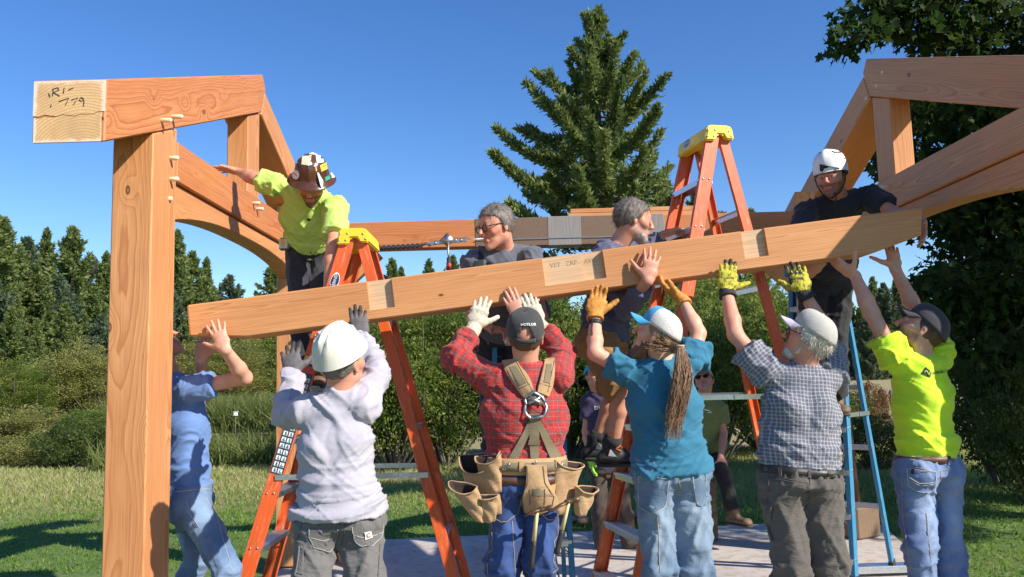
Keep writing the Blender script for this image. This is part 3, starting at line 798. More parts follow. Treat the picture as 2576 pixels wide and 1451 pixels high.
class Head:
    def __init__(s, c, fwd, up=(0, 0, 1), size=1.0):
        s.c = A3(c); s.f = unit(fwd); u = A3(up); s.u = unit(u - s.f * (u @ s.f)); s.r = np.cross(s.f, s.u); s.k = size
    def w(s, x, y, z): return s.c + (s.r * x + s.f * y + s.u * z) * s.k
    def loc(s, V): q = (np.asarray(V) - s.c) / s.k; return np.stack([q @ s.r, q @ s.f, q @ s.u], -1)
    def M(s):
        return Matrix(((s.r[0], s.f[0], s.u[0], s.c[0]), (s.r[1], s.f[1], s.u[1], s.c[1]), (s.r[2], s.f[2], s.u[2], s.c[2]), (0, 0, 0, 1))) @ Matrix.Scale(s.k, 4)
    def build(s, S, ears=True):
        k = s.k; w = s.w
        S.seg(w(0, -.022, .030), w(0, .012, .036), (.076 * k, .083 * k), (.073 * k, .080 * k), s.r, .02, 'head', ez=.078 * k)
        S.seg(w(0, .030, .035), w(0, .045, -.055), (.064 * k, .052 * k), (.047 * k, .042 * k), s.r, .025, 'head')
        S.seg(w(0, .004, -.048), w(0, .056, -.088), (.058 * k, .038 * k), (.030 * k, .024 * k), s.r, .022, 'head')
        S.ball(w(0, .077, -.096), .019 * k, .02, 'head')
        S.seg(w(-.034, .082, .030), w(.034, .082, .030), .011 * k, .011 * k, None, .014, 'head')
        for q in (-1, 1):
            S.seg(w(q * .044, .060, -.018), w(q * .050, .040, -.006), .022 * k, .022 * k, None, .02, 'head')
            S.ball(w(q * .031, .100, .010), .0145 * k, .009, sub=True)
            S.ball(w(q * .030, .0805, .010), .0118 * k, .002, 'eye')
            S.seg(w(q * .018, .094, .0185), w(q * .044, .085, .0175), .0042 * k, .0036 * k, None, .004, 'head')
            if ears:
                S.seg(w(q * .078, -.008, .018), w(q * .076, -.004, -.024), (.018 * k, .0075 * k), (.011 * k, .0065 * k), s.f, .006, 'ear')
                S.ball(w(q * .0875, .000, .002), .0085 * k, .004, sub=True)
        S.seg(w(0, .094, .020), w(0, .115, -.022), .0085 * k, .0125 * k, None, .010, 'nose')
        for q in (-1, 1): S.ball(w(q * .0115, .104, -.027), .0082 * k, .006, 'nose')
        S.seg(w(-.019, .091, -.0535), w(.019, .091, -.0535), .0062 * k, .0062 * k, None, .005, 'lip')
        S.seg(w(-.017, .090, -.065), w(.017, .090, -.065), .0072 * k, .0072 * k, None, .005, 'lip')
        S.seg(w(-.019, .0995, -.0592), w(.019, .0995, -.0592), .0022 * k, .0022 * k, None, .003, sub=True)

def skin_mat(name, base):
    g = G(name); c = g.coord(); a = g.attr('Col')
    n1 = g.noise(c, 22, 4, .6); n2 = g.noise(c, 130, 3, .6)
    col = g.mix(g.ramp(n1, [(.35, 0.), (.7, .55)]), a, (base[0] * 1.05, base[1] * .60, base[2] * .50))
    col = g.mix(g.ramp(g.noise(c, 9, 3), [(.5, 0.), (.75, .4)]), col, (base[0] * .72, base[1] * .62, base[2] * .58))
    col = g.mix(g.math('MULTIPLY', g.ramp(n2, [(.35, 1.), (.6, 0.)]), .16), col, tuple(x * .55 for x in base))
    return g.bsdf(col, g.math('MULTIPLY_ADD', n2, .2, .42), g.bump(g.math('ADD', n2, n1), .22, .003), **{'Subsurface_Weight': .12, 'Subsurface_Radius': (.012, .005, .003), 'Subsurface_Scale': 1.0, 'Specular_IOR_Level': .4})

# ------------------------------------------------------------------ surface folds of cloth
def fold_field(L, N, kind, seed):
    """L local coords (x across, y depth, z up from hip, metres)"""
    q = L.copy(); q[:, :] += np.stack([vnoise(L * 4 + 11, seed), vnoise(L * 4 + 31, seed + 1), vnoise(L * 4 + 51, seed + 2)], 1) * .035
    def rg(a, w=2.6): return np.maximum(1 - np.abs(a) * w, 0) ** 1.3
    if kind == 'shirt':
        low = np.clip(1.2 - L[:, 2] / .34, .10, 1.0); zz = q[:, 2] - 1.3 * q[:, 0] ** 2
        r1 = rg(vnoise(np.stack([q[:, 0] * 2.4, q[:, 1] * 3, zz * 13 + seed], 1), seed), 3.4) + .6 * rg(vnoise(np.stack([q[:, 0] * 2.6, q[:, 1] * 3, zz * 24 + seed], 1), seed + 2), 4.)
        def dg(sg, fa, fl, sd, w): return rg(vnoise(np.stack([(q[:, 0] * .70 + sg * q[:, 2] * .72) * fa, q[:, 1] * 3, (q[:, 2] * .70 - sg * q[:, 0] * .72) * fl], 1), seed + sd), w)
        side = np.clip(.5 + L[:, 0] * 4, 0, 1)
        d1 = dg(1, 11, 1.5, 5, 3.6) * (1 - side) + dg(-1, 11, 1.5, 9, 3.6) * side; d2 = dg(1, 24, 2.2, 15, 5.) * (1 - side * .6) + dg(-1, 24, 2.2, 16, 5.) * (.4 + side * .6)
        return r1 * .014 * low + d1 * .014 * (1.1 - .6 * low) + d2 * .007 + vnoise(L * 4, seed + 3) * .004 - .006
    if kind == 'sleeve':
        a = vnoise(q * 13., seed); return rg(vnoise(q * 10., seed), 4.) * .012 + rg(vnoise(q * 19., seed + 3), 4.) * .006 + vnoise(L * 6, seed) * .003 - .003
    # trousers
    def dg(sg, fa, fl, sd, w): return rg(vnoise(np.stack([(q[:, 0] * .85 + q[:, 1] * .4 + sg * q[:, 2] * .42) * fa, q[:, 1] * 4, (q[:, 2] * .85 - sg * q[:, 0] * .42) * fl], 1), seed + sd), w)
    r1 = rg(vnoise(np.stack([q[:, 0] * 3, q[:, 1] * 3, q[:, 2] * 22], 1), seed + 4), 4.)
    knee = np.exp(-((L[:, 2] + .44) / .13) ** 2); seat = np.exp(-((L[:, 2] + .11) / .06) ** 2)
    return r1 * (.010 * knee + .008 * seat) + dg(1, 13, 2.0, 8, 4.) * (.009 + .007 * knee) + dg(-1, 13, 2.0, 12, 4.) * (.009 + .007 * knee) + dg(1, 28, 3, 18, 5.) * .005 + dg(-1, 28, 3, 19, 5.) * .005 + vnoise(L * 4, seed + 3) * .004 - .004
# ================================================================== people
SKIN_LIGHT = (.66, .38, .27); SKIN_TAN = (.54, .29, .19); SKIN_RED = (.62, .32, .22)
class Person: pass
def rot_in(v, ax, a):
    v = Vector(v); v.rotate(Matrix.Rotation(a, 3, Vector(ax))); return v
def make_person(label, J, fwd, hup=(0, 0, 1), skin=SKIN_LIGHT, headsize=1.0, face='S', shirt=None, pants=None, hands=None, beard=None, foot=None, facing=(0, 1, 0), group=None, seed=1, armr=1.0, res=.0063, legs=True, ears=True):
    armr = armr * .90; p = Person(); j = {k: A3(PY(*v)) if len(v) == 3 and k[0] != '_' else v for k, v in J.items()}; p.j = j
    root = empty('person', (j['hipL'][0] * .5 + j['hipR'][0] * .5, j['hipL'][1] * .5 + j['hipR'][1] * .5, 0.0 if foot is None else foot)); p.root = root
    tag(root, label, 'person', group or 'crew raising the timber frame')
    ms = (j['shL'] + j['shR']) / 2; mh = (j['hipL'] + j['hipR']) / 2; p.ms, p.mh = ms, mh
    Z = unit(ms - mh); X = unit((j['shR'] - j['shL']) * .5 / np.linalg.norm(j['shR'] - j['shL']) + (j['hipR'] - j['hipL']) * .5 / np.linalg.norm(j['hipR'] - j['hipL']))
    X = unit(X - Z * (X @ Z)); Y = np.cross(Z, X); p.X, p.Y, p.Z = X, Y, Z
    Fc = unit(facing); back = -Fc
    H = Head(j['head'], fwd, hup, headsize); p.H = H
    # ---------------- skin
    S = Sdf(); H.build(S, ears)
    nb = j['neck']
    S.seg(H.w(0, -.016, -.045), nb, (.058 * headsize, .056 * headsize), (.062, .058), H.r, .025, 'neck')
    S.seg(ms - Z * .02, mh, (.12, .075), (.11, .075), X, .03, 'torso')
    hands = hands or {}
    for s in 'LR':
        sh, el, wr = j['sh' + s], j['el' + s], j['wr' + s]
        S.seg(nb, sh, .036, .036, None, .02, 'torso')
        S.seg(sh, el, .040 * armr, .040 * armr, None, .02, 'arm')
        d = wr - el; m_ = el + d * .32
        S.seg(el, m_, .040 * armr, .042 * armr, None, .015, 'arm')
        S.seg(m_, wr, (.041 * armr, .040 * armr), (.0285 * armr, .0235 * armr), hands[s].get('ts', X) if s in hands else X, .015, 'arm')
        hd = hands.get(s)
        if hd is None: hand(S, wr, d, Fc, np.cross(d, Fc), .3)
        elif not hd.get('glove'):
            hand(S, wr, **{k: v for k, v in hd.items() if k not in ('glove', 'cuff')})
        else: S.seg(wr, wr + unit(hd['fd']) * .06, .024, .02, None, .01, 'arm')
        if legs and pants and pants.get('len', 2) < 1.5:
            S.seg(j['hip' + s], j['kn' + s], .072, .046, None, .03, 'leg')
            kn, an = j['kn' + s], j['an' + s]; d2 = an - kn
            S.seg(kn, kn + d2 * .3, .046, .049, None, .02, 'leg'); S.seg(kn + d2 * .3, an, .049, .033, None, .02, 'leg')
    V, Q = S.mesh(res); V = relax(V, Q, 1, .35); p.skinVQ = (V, Q)
    col = np.tile(np.array(skin), (len(V), 1)); hl = H.loc(V)
    inhead = (np.abs(hl[:, 0]) < .1) & (hl[:, 1] > -.12) & (hl[:, 1] < .14) & (hl[:, 2] > -.13) & (hl[:, 2] < .13)
    def blend(m, c, a): col[m] = col[m] * (1 - a) + np.array(c) * a
    cheek = inhead & (hl[:, 1] > .05) & (np.abs(hl[:, 2] + .015) < .03)
    blend(cheek, (skin[0] * 1.0, skin[1] * .78, skin[2] * .76), .5)
    lips = inhead & (hl[:, 1] > .083) & (np.abs(hl[:, 2] + .0595) < .0125) & (np.abs(hl[:, 0]) < .026)
    blend(lips, (skin[0] * .75, skin[1] * .45, skin[2] * .42), .7)
    eye = inhead & (hl[:, 1] > .078) & (np.hypot(np.abs(hl[:, 0]) - .030, (hl[:, 2] - .010) * 1.7) < .0125)
    blend(eye, (.50, .46, .42), .8)
    iris = inhead & (hl[:, 1] > .080) & (np.hypot(np.abs(hl[:, 0]) - .030, hl[:, 2] - .010) < .0062)
    blend(iris, (.02, .018, .016), 1.)
    if beard:
        bc, ba = beard
        brow = inhead & (hl[:, 1] > .06) & (np.abs(np.abs(hl[:, 0]) - .031) < .019) & (np.abs(hl[:, 2] - .034 + (np.abs(hl[:, 0]) - .03) ** 2 * 9) < .006)
        blend(brow, bc, .8)
        st = inhead & (hl[:, 1] > -.005) & (hl[:, 2] < -.028 - .22 * np.clip(hl[:, 1] - .02, 0, 1) * 0 - np.clip(.05 - np.abs(hl[:, 0]), 0, .05) * .25) & ~lips & (hl[:, 2] > -.135)
        blend(st, bc, ba)
    me = npmesh('body', V, Q, True); set_attr(me, 'Col', col)
    p.body = link('body', me, skin_mat('skin', skin), root); p.skinbvh = bvh_of(V, Q)
    # ---------------- gloves
    for s in 'LR':
        hd = hands.get(s)
        if hd and hd.get('glove'):
            GS = Sdf(); kw = {k: v for k, v in hd.items() if k not in ('glove', 'cuff')}; kw['g'] = kw.get('g', 1.22)
            wr = j['wr' + s]; hand(GS, wr, **kw); bk = unit(j['el' + s] - wr); cl = hd.get('cuff', .04)
            GS.seg(wr + bk * .0, wr + bk * cl, (.036, .031), (.045, .040), hd['ts'], .012, 'cuff', ez=.006)
            GS.seg(wr + bk * (cl + .004), wr + bk * (cl + .05), (.034, .029), (.040, .036), hd['ts'], .004, sub=True, ez=.02)
            V, Q = GS.mesh(.0048); V = relax(V, Q, 1, .3); Nn = vnormals(V, Q); V = V + Nn * (vnoise(V * 55, seed) * .0016 + np.maximum(1 - np.abs(vnoise(V * 38, seed + 3)) * 3, 0) * .002)[:, None]
            gm = hd['glove']; me = npmesh('glove', V, Q, True)
            fd = unit(hd['fd']); pn = A3(hd['pn']); ax = (V - wr) @ fd
            set_attr(me, 'along', ax, 'FLOAT'); set_attr(me, 'palm', (V - wr) @ unit(pn - fd * (pn @ fd)), 'FLOAT')
            o = link('glove', me, gm, root); setattr(p, 'glove' + s, o); setattr(p, 'glove_bvh' + s, bvh_of(V, Q))
    # ---------------- shirt
    def loc(V): q = V - mh; return np.stack([q @ X, q @ Y, q @ Z], 1)
    if shirt:
        T = Sdf(); Lt = np.linalg.norm(ms - mh); bd = shirt.get('bend', np.zeros(3)); wd = [x * .97 - .010 for x in shirt['w']]; dp = [x * .96 - .010 for x in shirt['d']]; hem = shirt.get('hem', -.02)
        pts = [ms - Z * .035, ms - Z * Lt * .34 + bd * .5, ms - Z * Lt * .68 + bd, mh + Z * hem]
        for i in range(3): T.seg(pts[i], pts[i + 1], (wd[i], dp[i]), (wd[i + 1], dp[i + 1]), X, .03, 'torso', ez=.012 if i == 2 else None)
        for s in 'LR':
            sh, el, wr = j['sh' + s], j['el' + s], j['wr' + s]; sr = shirt.get('sl', 1.0)
            T.seg(nb - Z * .01, sh, (.052, .050), (.060, .056), Y, .04, 'torso')
            ln = shirt.get('len', .62)
            ax = unit(np.cross(el - sh, (0.3, 1, .2)))
            if ln <= 1: T.seg(sh, sh + (el - sh) * ln, (.066 * sr, .064 * sr), (.066 * sr, .060 * sr), ax, .035, 'arm' + s, ez=.010)
            else:
                T.seg(sh, el, .064 * sr, .055 * sr, None, .03, 'arm' + s)
                e2 = el + (wr - el) * (ln - 1); ax2 = unit(np.cross(wr - el, (0.3, 1, .2)))
                T.seg(el, e2, (.056 * sr, .054 * sr), (.046 * sr, .044 * sr), ax2, .015, 'fore' + s, ez=.008)
                if shirt.get('cuff'):
                    T.seg(e2 - unit(wr - el) * .035, e2 + unit(wr - el) * .01, (.055 * sr, .053 * sr), (.056 * sr, .054 * sr), ax2, .006, 'fore' + s, ez=.006)
        for pr in shirt.get('extra', []): T.seg(*pr)
        if shirt.get('collar'):
            cr = shirt['collar']
            T.seg(nb - Z * .005, nb + unit(H.w(0, -.016, -.05) - nb) * cr, (.070, .068), (.066, .064), X, .012, 'torso', ez=.006)
        V, Q = T.mesh(.0073 if res < .008 else .012); Nn = vnormals(V, Q); L = loc(V)
        idx, tt = T.nearest(V); tags = np.array([q['tag'] for q in T.pr])[idx]; isarm = np.char.startswith(tags, 'arm') | np.char.startswith(tags, 'fore')
        fa = shirt.get('fold', 1.0)
        dsp = np.where(isarm, fold_field(L, Nn, 'sleeve', seed), fold_field(L, Nn, 'shirt', seed)) * fa
        bk = L @ np.array([back @ X, back @ Y, back @ Z]) ; onb = np.clip((Nn @ back), 0, 1); zt = L[:, 2] / Lt
        dsp = dsp + np.where(isarm, 0, onb * (-.012 * np.exp(-(L[:, 0] / .022) ** 2) * np.clip((zt - .15) * 2, 0, 1) * np.clip((.98 - zt) * 5, 0, 1) + .014 * np.exp(-((np.abs(L[:, 0]) - .085) / .05) ** 2 - ((zt - .72) / .17) ** 2)))
        V = V + Nn * np.maximum(dsp, -.007)[:, None]; V = relax(V, Q, 1, .12)
        # cloth coordinates
        uv = np.stack([L[:, 0], L[:, 2], 0 * L[:, 0]], 1)
        for s in 'LR':
            for nm, a, b_ in (('arm', j['sh' + s], j['el' + s]), ('fore', j['el' + s], j['wr' + s])):
                m = tags == nm + s
                if m.any():
                    e = unit(b_ - a); w1 = unit(np.cross(e, Y)); w2 = np.cross(e, w1); q = V[m] - a
                    uv[m] = np.stack([np.arctan2(q @ w2, q @ w1) * .058, q @ e + (.0 if nm == 'arm' else np.linalg.norm(j['el' + s] - j['sh' + s])), np.ones(m.sum())], 1)
        me = npmesh('shirt', V, Q, True); set_attr(me, 'cuv', uv, 'FLOAT_VECTOR')
        p.shirt = link(shirt.get('name', 'shirt'), me, shirt['mat'], root); p.shirtVQ = (V, Q); p.sbvh = bvh_of(V, Q)
    # ---------------- trousers
    if pants:
        T = Sdf(); W_, D_ = pants.get('w', (.165, .115)); W_ = W_ * 1.01; D_ = D_ * .98 - .004; tr = pants.get('r', 1.0) * .90; wz = pants.get('waist', .10)
        T.seg(mh + Z * wz, mh - Z * .01, (W_, D_), (W_ * 1.04, D_ * 1.06), X, .03, 'pelvis', ez=.012)
        for s in 'LR':
            hp, kn, an = j['hip' + s], j['kn' + s], j['an' + s]
            T.ball(hp + (mh - hp) * .12 + back * .042 - Z * .005, .088 * pants.get('seat', 1.), .05, 'pelvis')
            lg = pants.get('len', 2.0)
            if lg < 1.5:
                e2 = hp + (kn - hp) * lg; T.seg(hp, e2, (.098 * tr, .098 * tr), (.090 * tr, .090 * tr), X, .04, 'leg', ez=.01)
            else:
                T.seg(hp, kn, .096 * tr, .073 * tr, None, .035, 'leg')
                T.seg(kn, kn + (an - kn) * .92, (.073 * tr, .073 * tr), (.070 * tr, .070 * tr), X, .02, 'leg', ez=.01)
        V, Q = T.mesh(.0092 if res < .008 else .014); Nn = vnormals(V, Q); L = loc(V)
        V = V + Nn * np.maximum(fold_field(L, Nn, 'pants', seed + 20) * pants.get('fold', 1.0), -.007)[:, None]; V = relax(V, Q, 1, .25)
        me = npmesh('trousers', V, Q, True)
        fade = np.zeros(len(V))
        for s in 'LR':
            c0 = (j['hip' + s] * .45 + j['kn' + s] * .55) + back * .07; fade = np.maximum(fade, .75 * np.exp(-(((V - c0) / (.06, .09, .17)) ** 2).sum(1)))
            c0 = j['hip' + s] + back * .11 - Z * .03; fade = np.maximum(fade, .5 * np.exp(-(((V - c0) / (.055, .08, .07)) ** 2).sum(1)))
        set_attr(me, 'fade', fade, 'FLOAT')
        p.pants = link(pants.get('name', 'trousers'), me, pants['mat'], root); p.pbvh = bvh_of(V, Q)
    # ---------------- shoes
    if legs:
        for s in 'LR':
            an, kn = j['an' + s], j['kn' + s]; T = Sdf(); fdir = A3(J['_toe' + s]) if '_toe' + s in J else Fc
            fdir = unit(fdir - A3((0, 0, fdir[2]))) if not J.get('_toefree') else unit(fdir); upv = A3((0, 0, 1)) if not J.get('_toefree') else unit(kn - an)
            sd = np.cross(fdir, upv); b_ = an - upv * .055
            T.seg(an + upv * .05, an - upv * .02, (.050, .055), (.046, .055), sd, .02, 'upper', ez=.01)
            T.seg(b_ - fdir * .055, b_ + fdir * .15, (.038, .038), (.044, .026), sd, .03, 'upper')
            T.seg(b_ + fdir * .15, b_ + fdir * .175 - upv * .01, (.040, .026), (.036, .02), sd, .02, 'upper')
            V, Q = T.mesh(.011); lowm = ((V - an) @ upv) < -.088; V[lowm] -= np.outer(((V[lowm] - an) @ upv) + .088, upv)
            sh_ = link('shoe', npmesh('shoe', V, Q, True), (pants or {}).get('shoe', M_SHOE), root)
            T2 = Sdf(); T2.seg(b_ - fdir * .055 - upv * .033, b_ + fdir * .165 - upv * .033, (.041, .016), (.043, .014), sd, .01, 'sole', ez=.04)
            V, Q = T2.mesh(.011); link('sole', npmesh('sole', V, Q, True), M_SOLE, sh_)
    return p
M_SHOE = simple('work_boot_leather', (.14, .085, .05), .6, var=.25, nscale=25, bump=.2, bscale=60)
M_SOLE = simple('boot_sole', (.035, .032, .03), .75, var=.2)
# ------------------------------------------------------------------ things laid on a garment (rays through the picture find the place on the cloth)
def hit(bvhs, px, py):
    best = None
    d = ray(px, py).normalized()
    for b_ in bvhs:
        h = b_.ray_cast(CAM, d)
        if h[0] is not None and (best is None or h[3] < best[1][3]): best = (b_, h)
    if best is None:
        dm = None
        for b_ in bvhs:
            for s in (3.6, 4.0, 4.4, 4.8):
                q = b_.find_nearest(CAM + d * s)
                if q[0] is not None and (dm is None or q[3] < dm[3]): dm = q
        return Vector(dm[0]), Vector(dm[1])
    return Vector(best[1][0]), Vector(best[1][1])
def lerp_poly(P, t):
    n = len(P) - 1; x = t * n; i = min(int(x), n - 1); f_ = x - i
    return (P[i][0] * (1 - f_) + P[i + 1][0] * f_, P[i][1] * (1 - f_) + P[i + 1][1] * f_)
def patch(name, bvhs, Lp, Rp, mat, parent, off=.004, thick=.003, nu=6, nv=8, smooth=True, puff=0.0, sm=2):
    V = []; N = []
    for j_ in range(nv + 1):
        a = lerp_poly(Lp, j_ / nv); b_ = lerp_poly(Rp, j_ / nv)
        for i in range(nu + 1):
            t = i / nu; q, n = hit(bvhs, a[0] * (1 - t) + b_[0] * t, a[1] * (1 - t) + b_[1] * t)
            if n.dot(q - CAM) > 0: n = -n
            N.append(n); V.append(q)
    Nn = np.array([tuple(n) for n in N]); V = np.array([tuple(v) for v in V])
    # smooth the sheet a little so it bridges folds
    G_ = V.reshape(nv + 1, nu + 1, 3); Gn = Nn.reshape(nv + 1, nu + 1, 3)
    for _ in range(sm):
        G2 = G_.copy(); G2[1:-1] = (G_[:-2] + G_[2:] + 2 * G_[1:-1]) / 4; G_ = G2; G2 = G_.copy(); G2[:, 1:-1] = (G_[:, :-2] + G_[:, 2:] + 2 * G_[:, 1:-1]) / 4; G_ = G2
        N2 = Gn.copy(); N2[1:-1] = (Gn[:-2] + Gn[2:] + Gn[1:-1]) / 3; Gn = N2; N2 = Gn.copy(); N2[:, 1:-1] = (Gn[:, :-2] + Gn[:, 2:] + Gn[:, 1:-1]) / 3; Gn = N2
    Gn = Gn / (np.linalg.norm(Gn, axis=2, keepdims=True) + 1e-9)
    u = np.linspace(0, 1, nu + 1)[None, :, None]; v = np.linspace(0, 1, nv + 1)[:, None, None]
    pf = puff * np.clip(np.minimum(np.minimum(u, 1 - u), np.minimum(v, 1 - v)) * 5, 0, 1)
    T_ = (G_ + Gn * (off + thick + pf)).reshape(-1, 3); B_ = (G_ + Gn * (off - .004)).reshape(-1, 3); m = len(T_); w_ = nu + 1
    F_ = []
    for j_ in range(nv):
        for i in range(nu):
            a = j_ * w_ + i; F_.append((a, a + 1, a + w_ + 1, a + w_)); F_.append((m + a, m + a + w_, m + a + w_ + 1, m + a + 1))
    rim = [i for i in range(w_)] + [j_ * w_ + nu for j_ in range(1, nv + 1)] + [nv * w_ + i for i in range(nu - 1, -1, -1)] + [j_ * w_ for j_ in range(nv - 1, 0, -1)]
    for k in range(len(rim)):
        a, b_ = rim[k], rim[(k + 1) % len(rim)]; F_.append((a, m + a, m + b_, b_))
    me = npmesh(name, np.concatenate([T_, B_]), np.array(F_), False)
    bm = bmesh.new(); bm.from_mesh(me); bmesh.ops.recalc_face_normals(bm, faces=bm.faces); bm.to_mesh(me); bm.free()
    if smooth: me.polygons.foreach_set('use_smooth', np.ones(len(me.polygons), bool)); me.set_sharp_from_angle(angle=R(50))
    return link(name, me, mat, parent)
def line_on(name, bvhs, lines, r, mat, parent, off=.002, step=14, flat=.6):
    for ln in lines:
        pts = []
        for a, b_ in zip(ln[:-1], ln[1:]):
            n = max(2, int(math.hypot(b_[0] - a[0], b_[1] - a[1]) / step) + 1)
            for i in range(n): pts.append((a[0] + (b_[0] - a[0]) * i / n, a[1] + (b_[1] - a[1]) * i / n))
        pts.append(ln[-1]); P3 = []
        for q in pts:
            h, n = hit(bvhs, *q)
            if n.dot(h - CAM) > 0: n = -n
            P3.append(h + n * off)
        tube(name, P3, r, mat, parent, 5, True, flat, (0, -1, 0))
def text_on(name, bvhs, txt, c, w, ang, mat, parent, off=.004, thick=.0012, shear=0., flip=False, bold=.0):
    cu = bpy.data.curves.new('tmp', 'FONT'); cu.body = txt; cu.align_x = 'CENTER'; cu.align_y = 'CENTER'; cu.resolution_u = 2; cu.offset = bold
    o = bpy.data.objects.new('tmp', cu); COL.objects.link(o); dg = bpy.context.evaluated_depsgraph_get(); dg.update()
    me = bpy.data.meshes.new_from_object(o.evaluated_get(dg)); bpy.data.objects.remove(o)
    xs = [v.co.x for v in me.vertices]; wd = max(xs) - min(xs); s = w / wd; ca, sa = math.cos(ang), math.sin(ang)
    for v in me.vertices:
        x, y = v.co.x * s, v.co.y * s
        if flip: x, y = -x, -y
        x += shear * y
        h, n = hit(bvhs, c[0] + x * ca + y * sa, c[1] + x * sa - y * ca)
        if n.dot(h - CAM) > 0: n = -n
        v.co = h + n * (off + thick)
    bm = bmesh.new(); bm.from_mesh(me); bmesh.ops.remove_doubles(bm, verts=bm.verts, dist=1e-5); bm.to_mesh(me); bm.free()
    me.materials.clear(); me.name = name
    return link(name, me, mat, parent)
def band(name, bvhs, c, axis_, xd, hgt, mat, parent, off=.005, thick=.004, n=56, rmax=.4, a0=0, a1=2 * math.pi, rows=2):
    """belt / cuff: rays from outside towards the axis"""
    c = Vector(c); ax = Vector(axis_).normalized(); xd = Vector(xd); xd = (xd - ax * xd.dot(ax)).normalized(); yd = ax.cross(xd); rings = []
    for k in range(rows):
        row = []
        for i in range(n):
            a = a0 + (a1 - a0) * i / n; d = xd * math.cos(a) + yd * math.sin(a); o_ = c + ax * (hgt * (k / (rows - 1) - .5)); best = None
            for b_ in bvhs:
                h = b_.ray_cast(o_ + d * rmax, -d)
                if h[0] is not None and (best is None or h[3] < best): best = h[3]
            row.append(rmax - best if best is not None else .1)
        row = np.array(row)
        for _ in range(2): row = (np.roll(row, 1) + np.roll(row, -1) + 2 * row) / 4
        rings.append(row)
    rr = np.mean(rings, 0); V_ = []; F_ = []
    for k in range(rows):
        for i in range(n):
            a = a0 + (a1 - a0) * i / n; d = xd * math.cos(a) + yd * math.sin(a); o_ = c + ax * (hgt * (k / (rows - 1) - .5))
            V_.append(o_ + d * (rr[i] + off)); V_.append(o_ + d * (rr[i] + off + thick))
    def id_(k, i, t): return (k * n + i % n) * 2 + t
    for i in range(n):
        for k in range(rows - 1):
            F_.append((id_(k, i, 1), id_(k, i + 1, 1), id_(k + 1, i + 1, 1), id_(k + 1, i, 1))); F_.append((id_(k, i, 0), id_(k + 1, i, 0), id_(k + 1, i + 1, 0), id_(k, i + 1, 0)))
        F_.append((id_(0, i, 0), id_(0, i + 1, 0), id_(0, i + 1, 1), id_(0, i, 1))); k = rows - 1; F_.append((id_(k, i, 0), id_(k, i, 1), id_(k, i + 1, 1), id_(k, i + 1, 0)))
    o = link(name, npmesh(name, np.array([tuple(v) for v in V_]), np.array(F_), False), mat, parent)
    V2 = np.array([tuple(v) for v in V_]); o_bvh = BVHTree.FromPolygons([tuple(v) for v in V2], F_); return o, o_bvh
# ------------------------------------------------------------------ hair, beards, hats in head coordinates
def hair_mat(name, col, col2, strand=(90, 90, 14)):
    g = G(name); c = g.coord(); n = g.noise(g.scale(c, strand), 3, 3, .6); n2 = g.noise(c, 30, 3)
    return g.bsdf(g.mix(g.ramp(g.math('ADD', g.math('MULTIPLY', n, .7), g.math('MULTIPLY', n2, .3)), [(.35, 0.), (.65, 1.)]), col, col2), .55, g.bump(n, .6, .006))
def hair_cap(p, mat, hl, r=(.082, .100, .091), c=(0, -.008, .032), noise_amp=.006, name='hair', seed=3, ztop=None):
    """hl: list of (y, z) hairline from front to back"""
    H = p.H; hy = np.array([q[0] for q in hl])[::-1]; hz = np.array([q[1] for q in hl])[::-1]
    def fn(P):
        q = P - np.array(c); k = np.sqrt((q[..., 0] / r[0]) ** 2 + (q[..., 1] / r[1]) ** 2 + (q[..., 2] / r[2]) ** 2); d = (k - 1) * min(r)
        ln = np.interp(P[..., 1], hy, hz); fl = P.reshape(-1, 3)
        d = d + (vnoise(fl * (45, 45, 22), seed) * noise_amp + vnoise(fl * (110, 110, 40), seed + 1) * noise_amp * .5).reshape(d.shape)
        if ztop is not None: d = np.maximum(d, P[..., 2] - ztop - .2 * P[..., 1])
        return np.maximum(d, ln + vnoise(fl * 60, seed + 2).reshape(d.shape) * .006 - P[..., 2])
    V, Q = field_mesh(fn, (-.12, -.14, -.12), (.12, .13, .15), .0052)
    V = np.array(H.c) + (np.outer(V[:, 0], H.r) + np.outer(V[:, 1], H.f) + np.outer(V[:, 2], H.u)) * H.k
    p.hair = link(name, npmesh(name, V, Q, True), mat, p.root); p.hairbvh = bvh_of(V, Q); return p.hair
def tufts(p, name, mat, roots, dirs, L, r, n=3, droop=.0):
    parts = []
    for q, d in zip(roots, dirs):
        q = Vector(q); d = Vector(d).normalized(); pts = [q]
        for k in range(n): q = q + d * (L / n); d = (d + Vector((RNG.normal() * .15, RNG.normal() * .15, RNG.normal() * .15 - droop))).normalized(); pts.append(q)
        parts.append(tube_verts(pts, np.linspace(r, r * .3, n + 1), 4, False))
    V_, F_ = multi(parts); return link(name, npmesh(name, V_, F_, True), mat, p.root)
def hair_strands(p, mat, n=700, L=.03, r=.0016, droop=.25, lift=.25, name='hair_strands'):
    me = p.hair.data; nv = len(me.vertices); co = np.zeros(nv * 3, np.float32); me.vertices.foreach_get('co', co); co = co.reshape(-1, 3)
    no = np.zeros(nv * 3, np.float32); me.vertices.foreach_get('normal', no); no = no.reshape(-1, 3)
    ix = RNG.integers(0, nv, n); H = p.H; dn = -np.array(H.u) * .8 - np.array(H.f) * .25
    d = no[ix] * lift + (dn - no[ix] * (no[ix] @ dn)[:, None]) + RNG.normal(0, .25, (n, 3))
    o = tufts(p, name, mat, co[ix] - no[ix] * .004, d, L, r, 3, droop * .3); o.parent = p.hair; o.matrix_parent_inverse = WM(p.hair).inverted(); return o
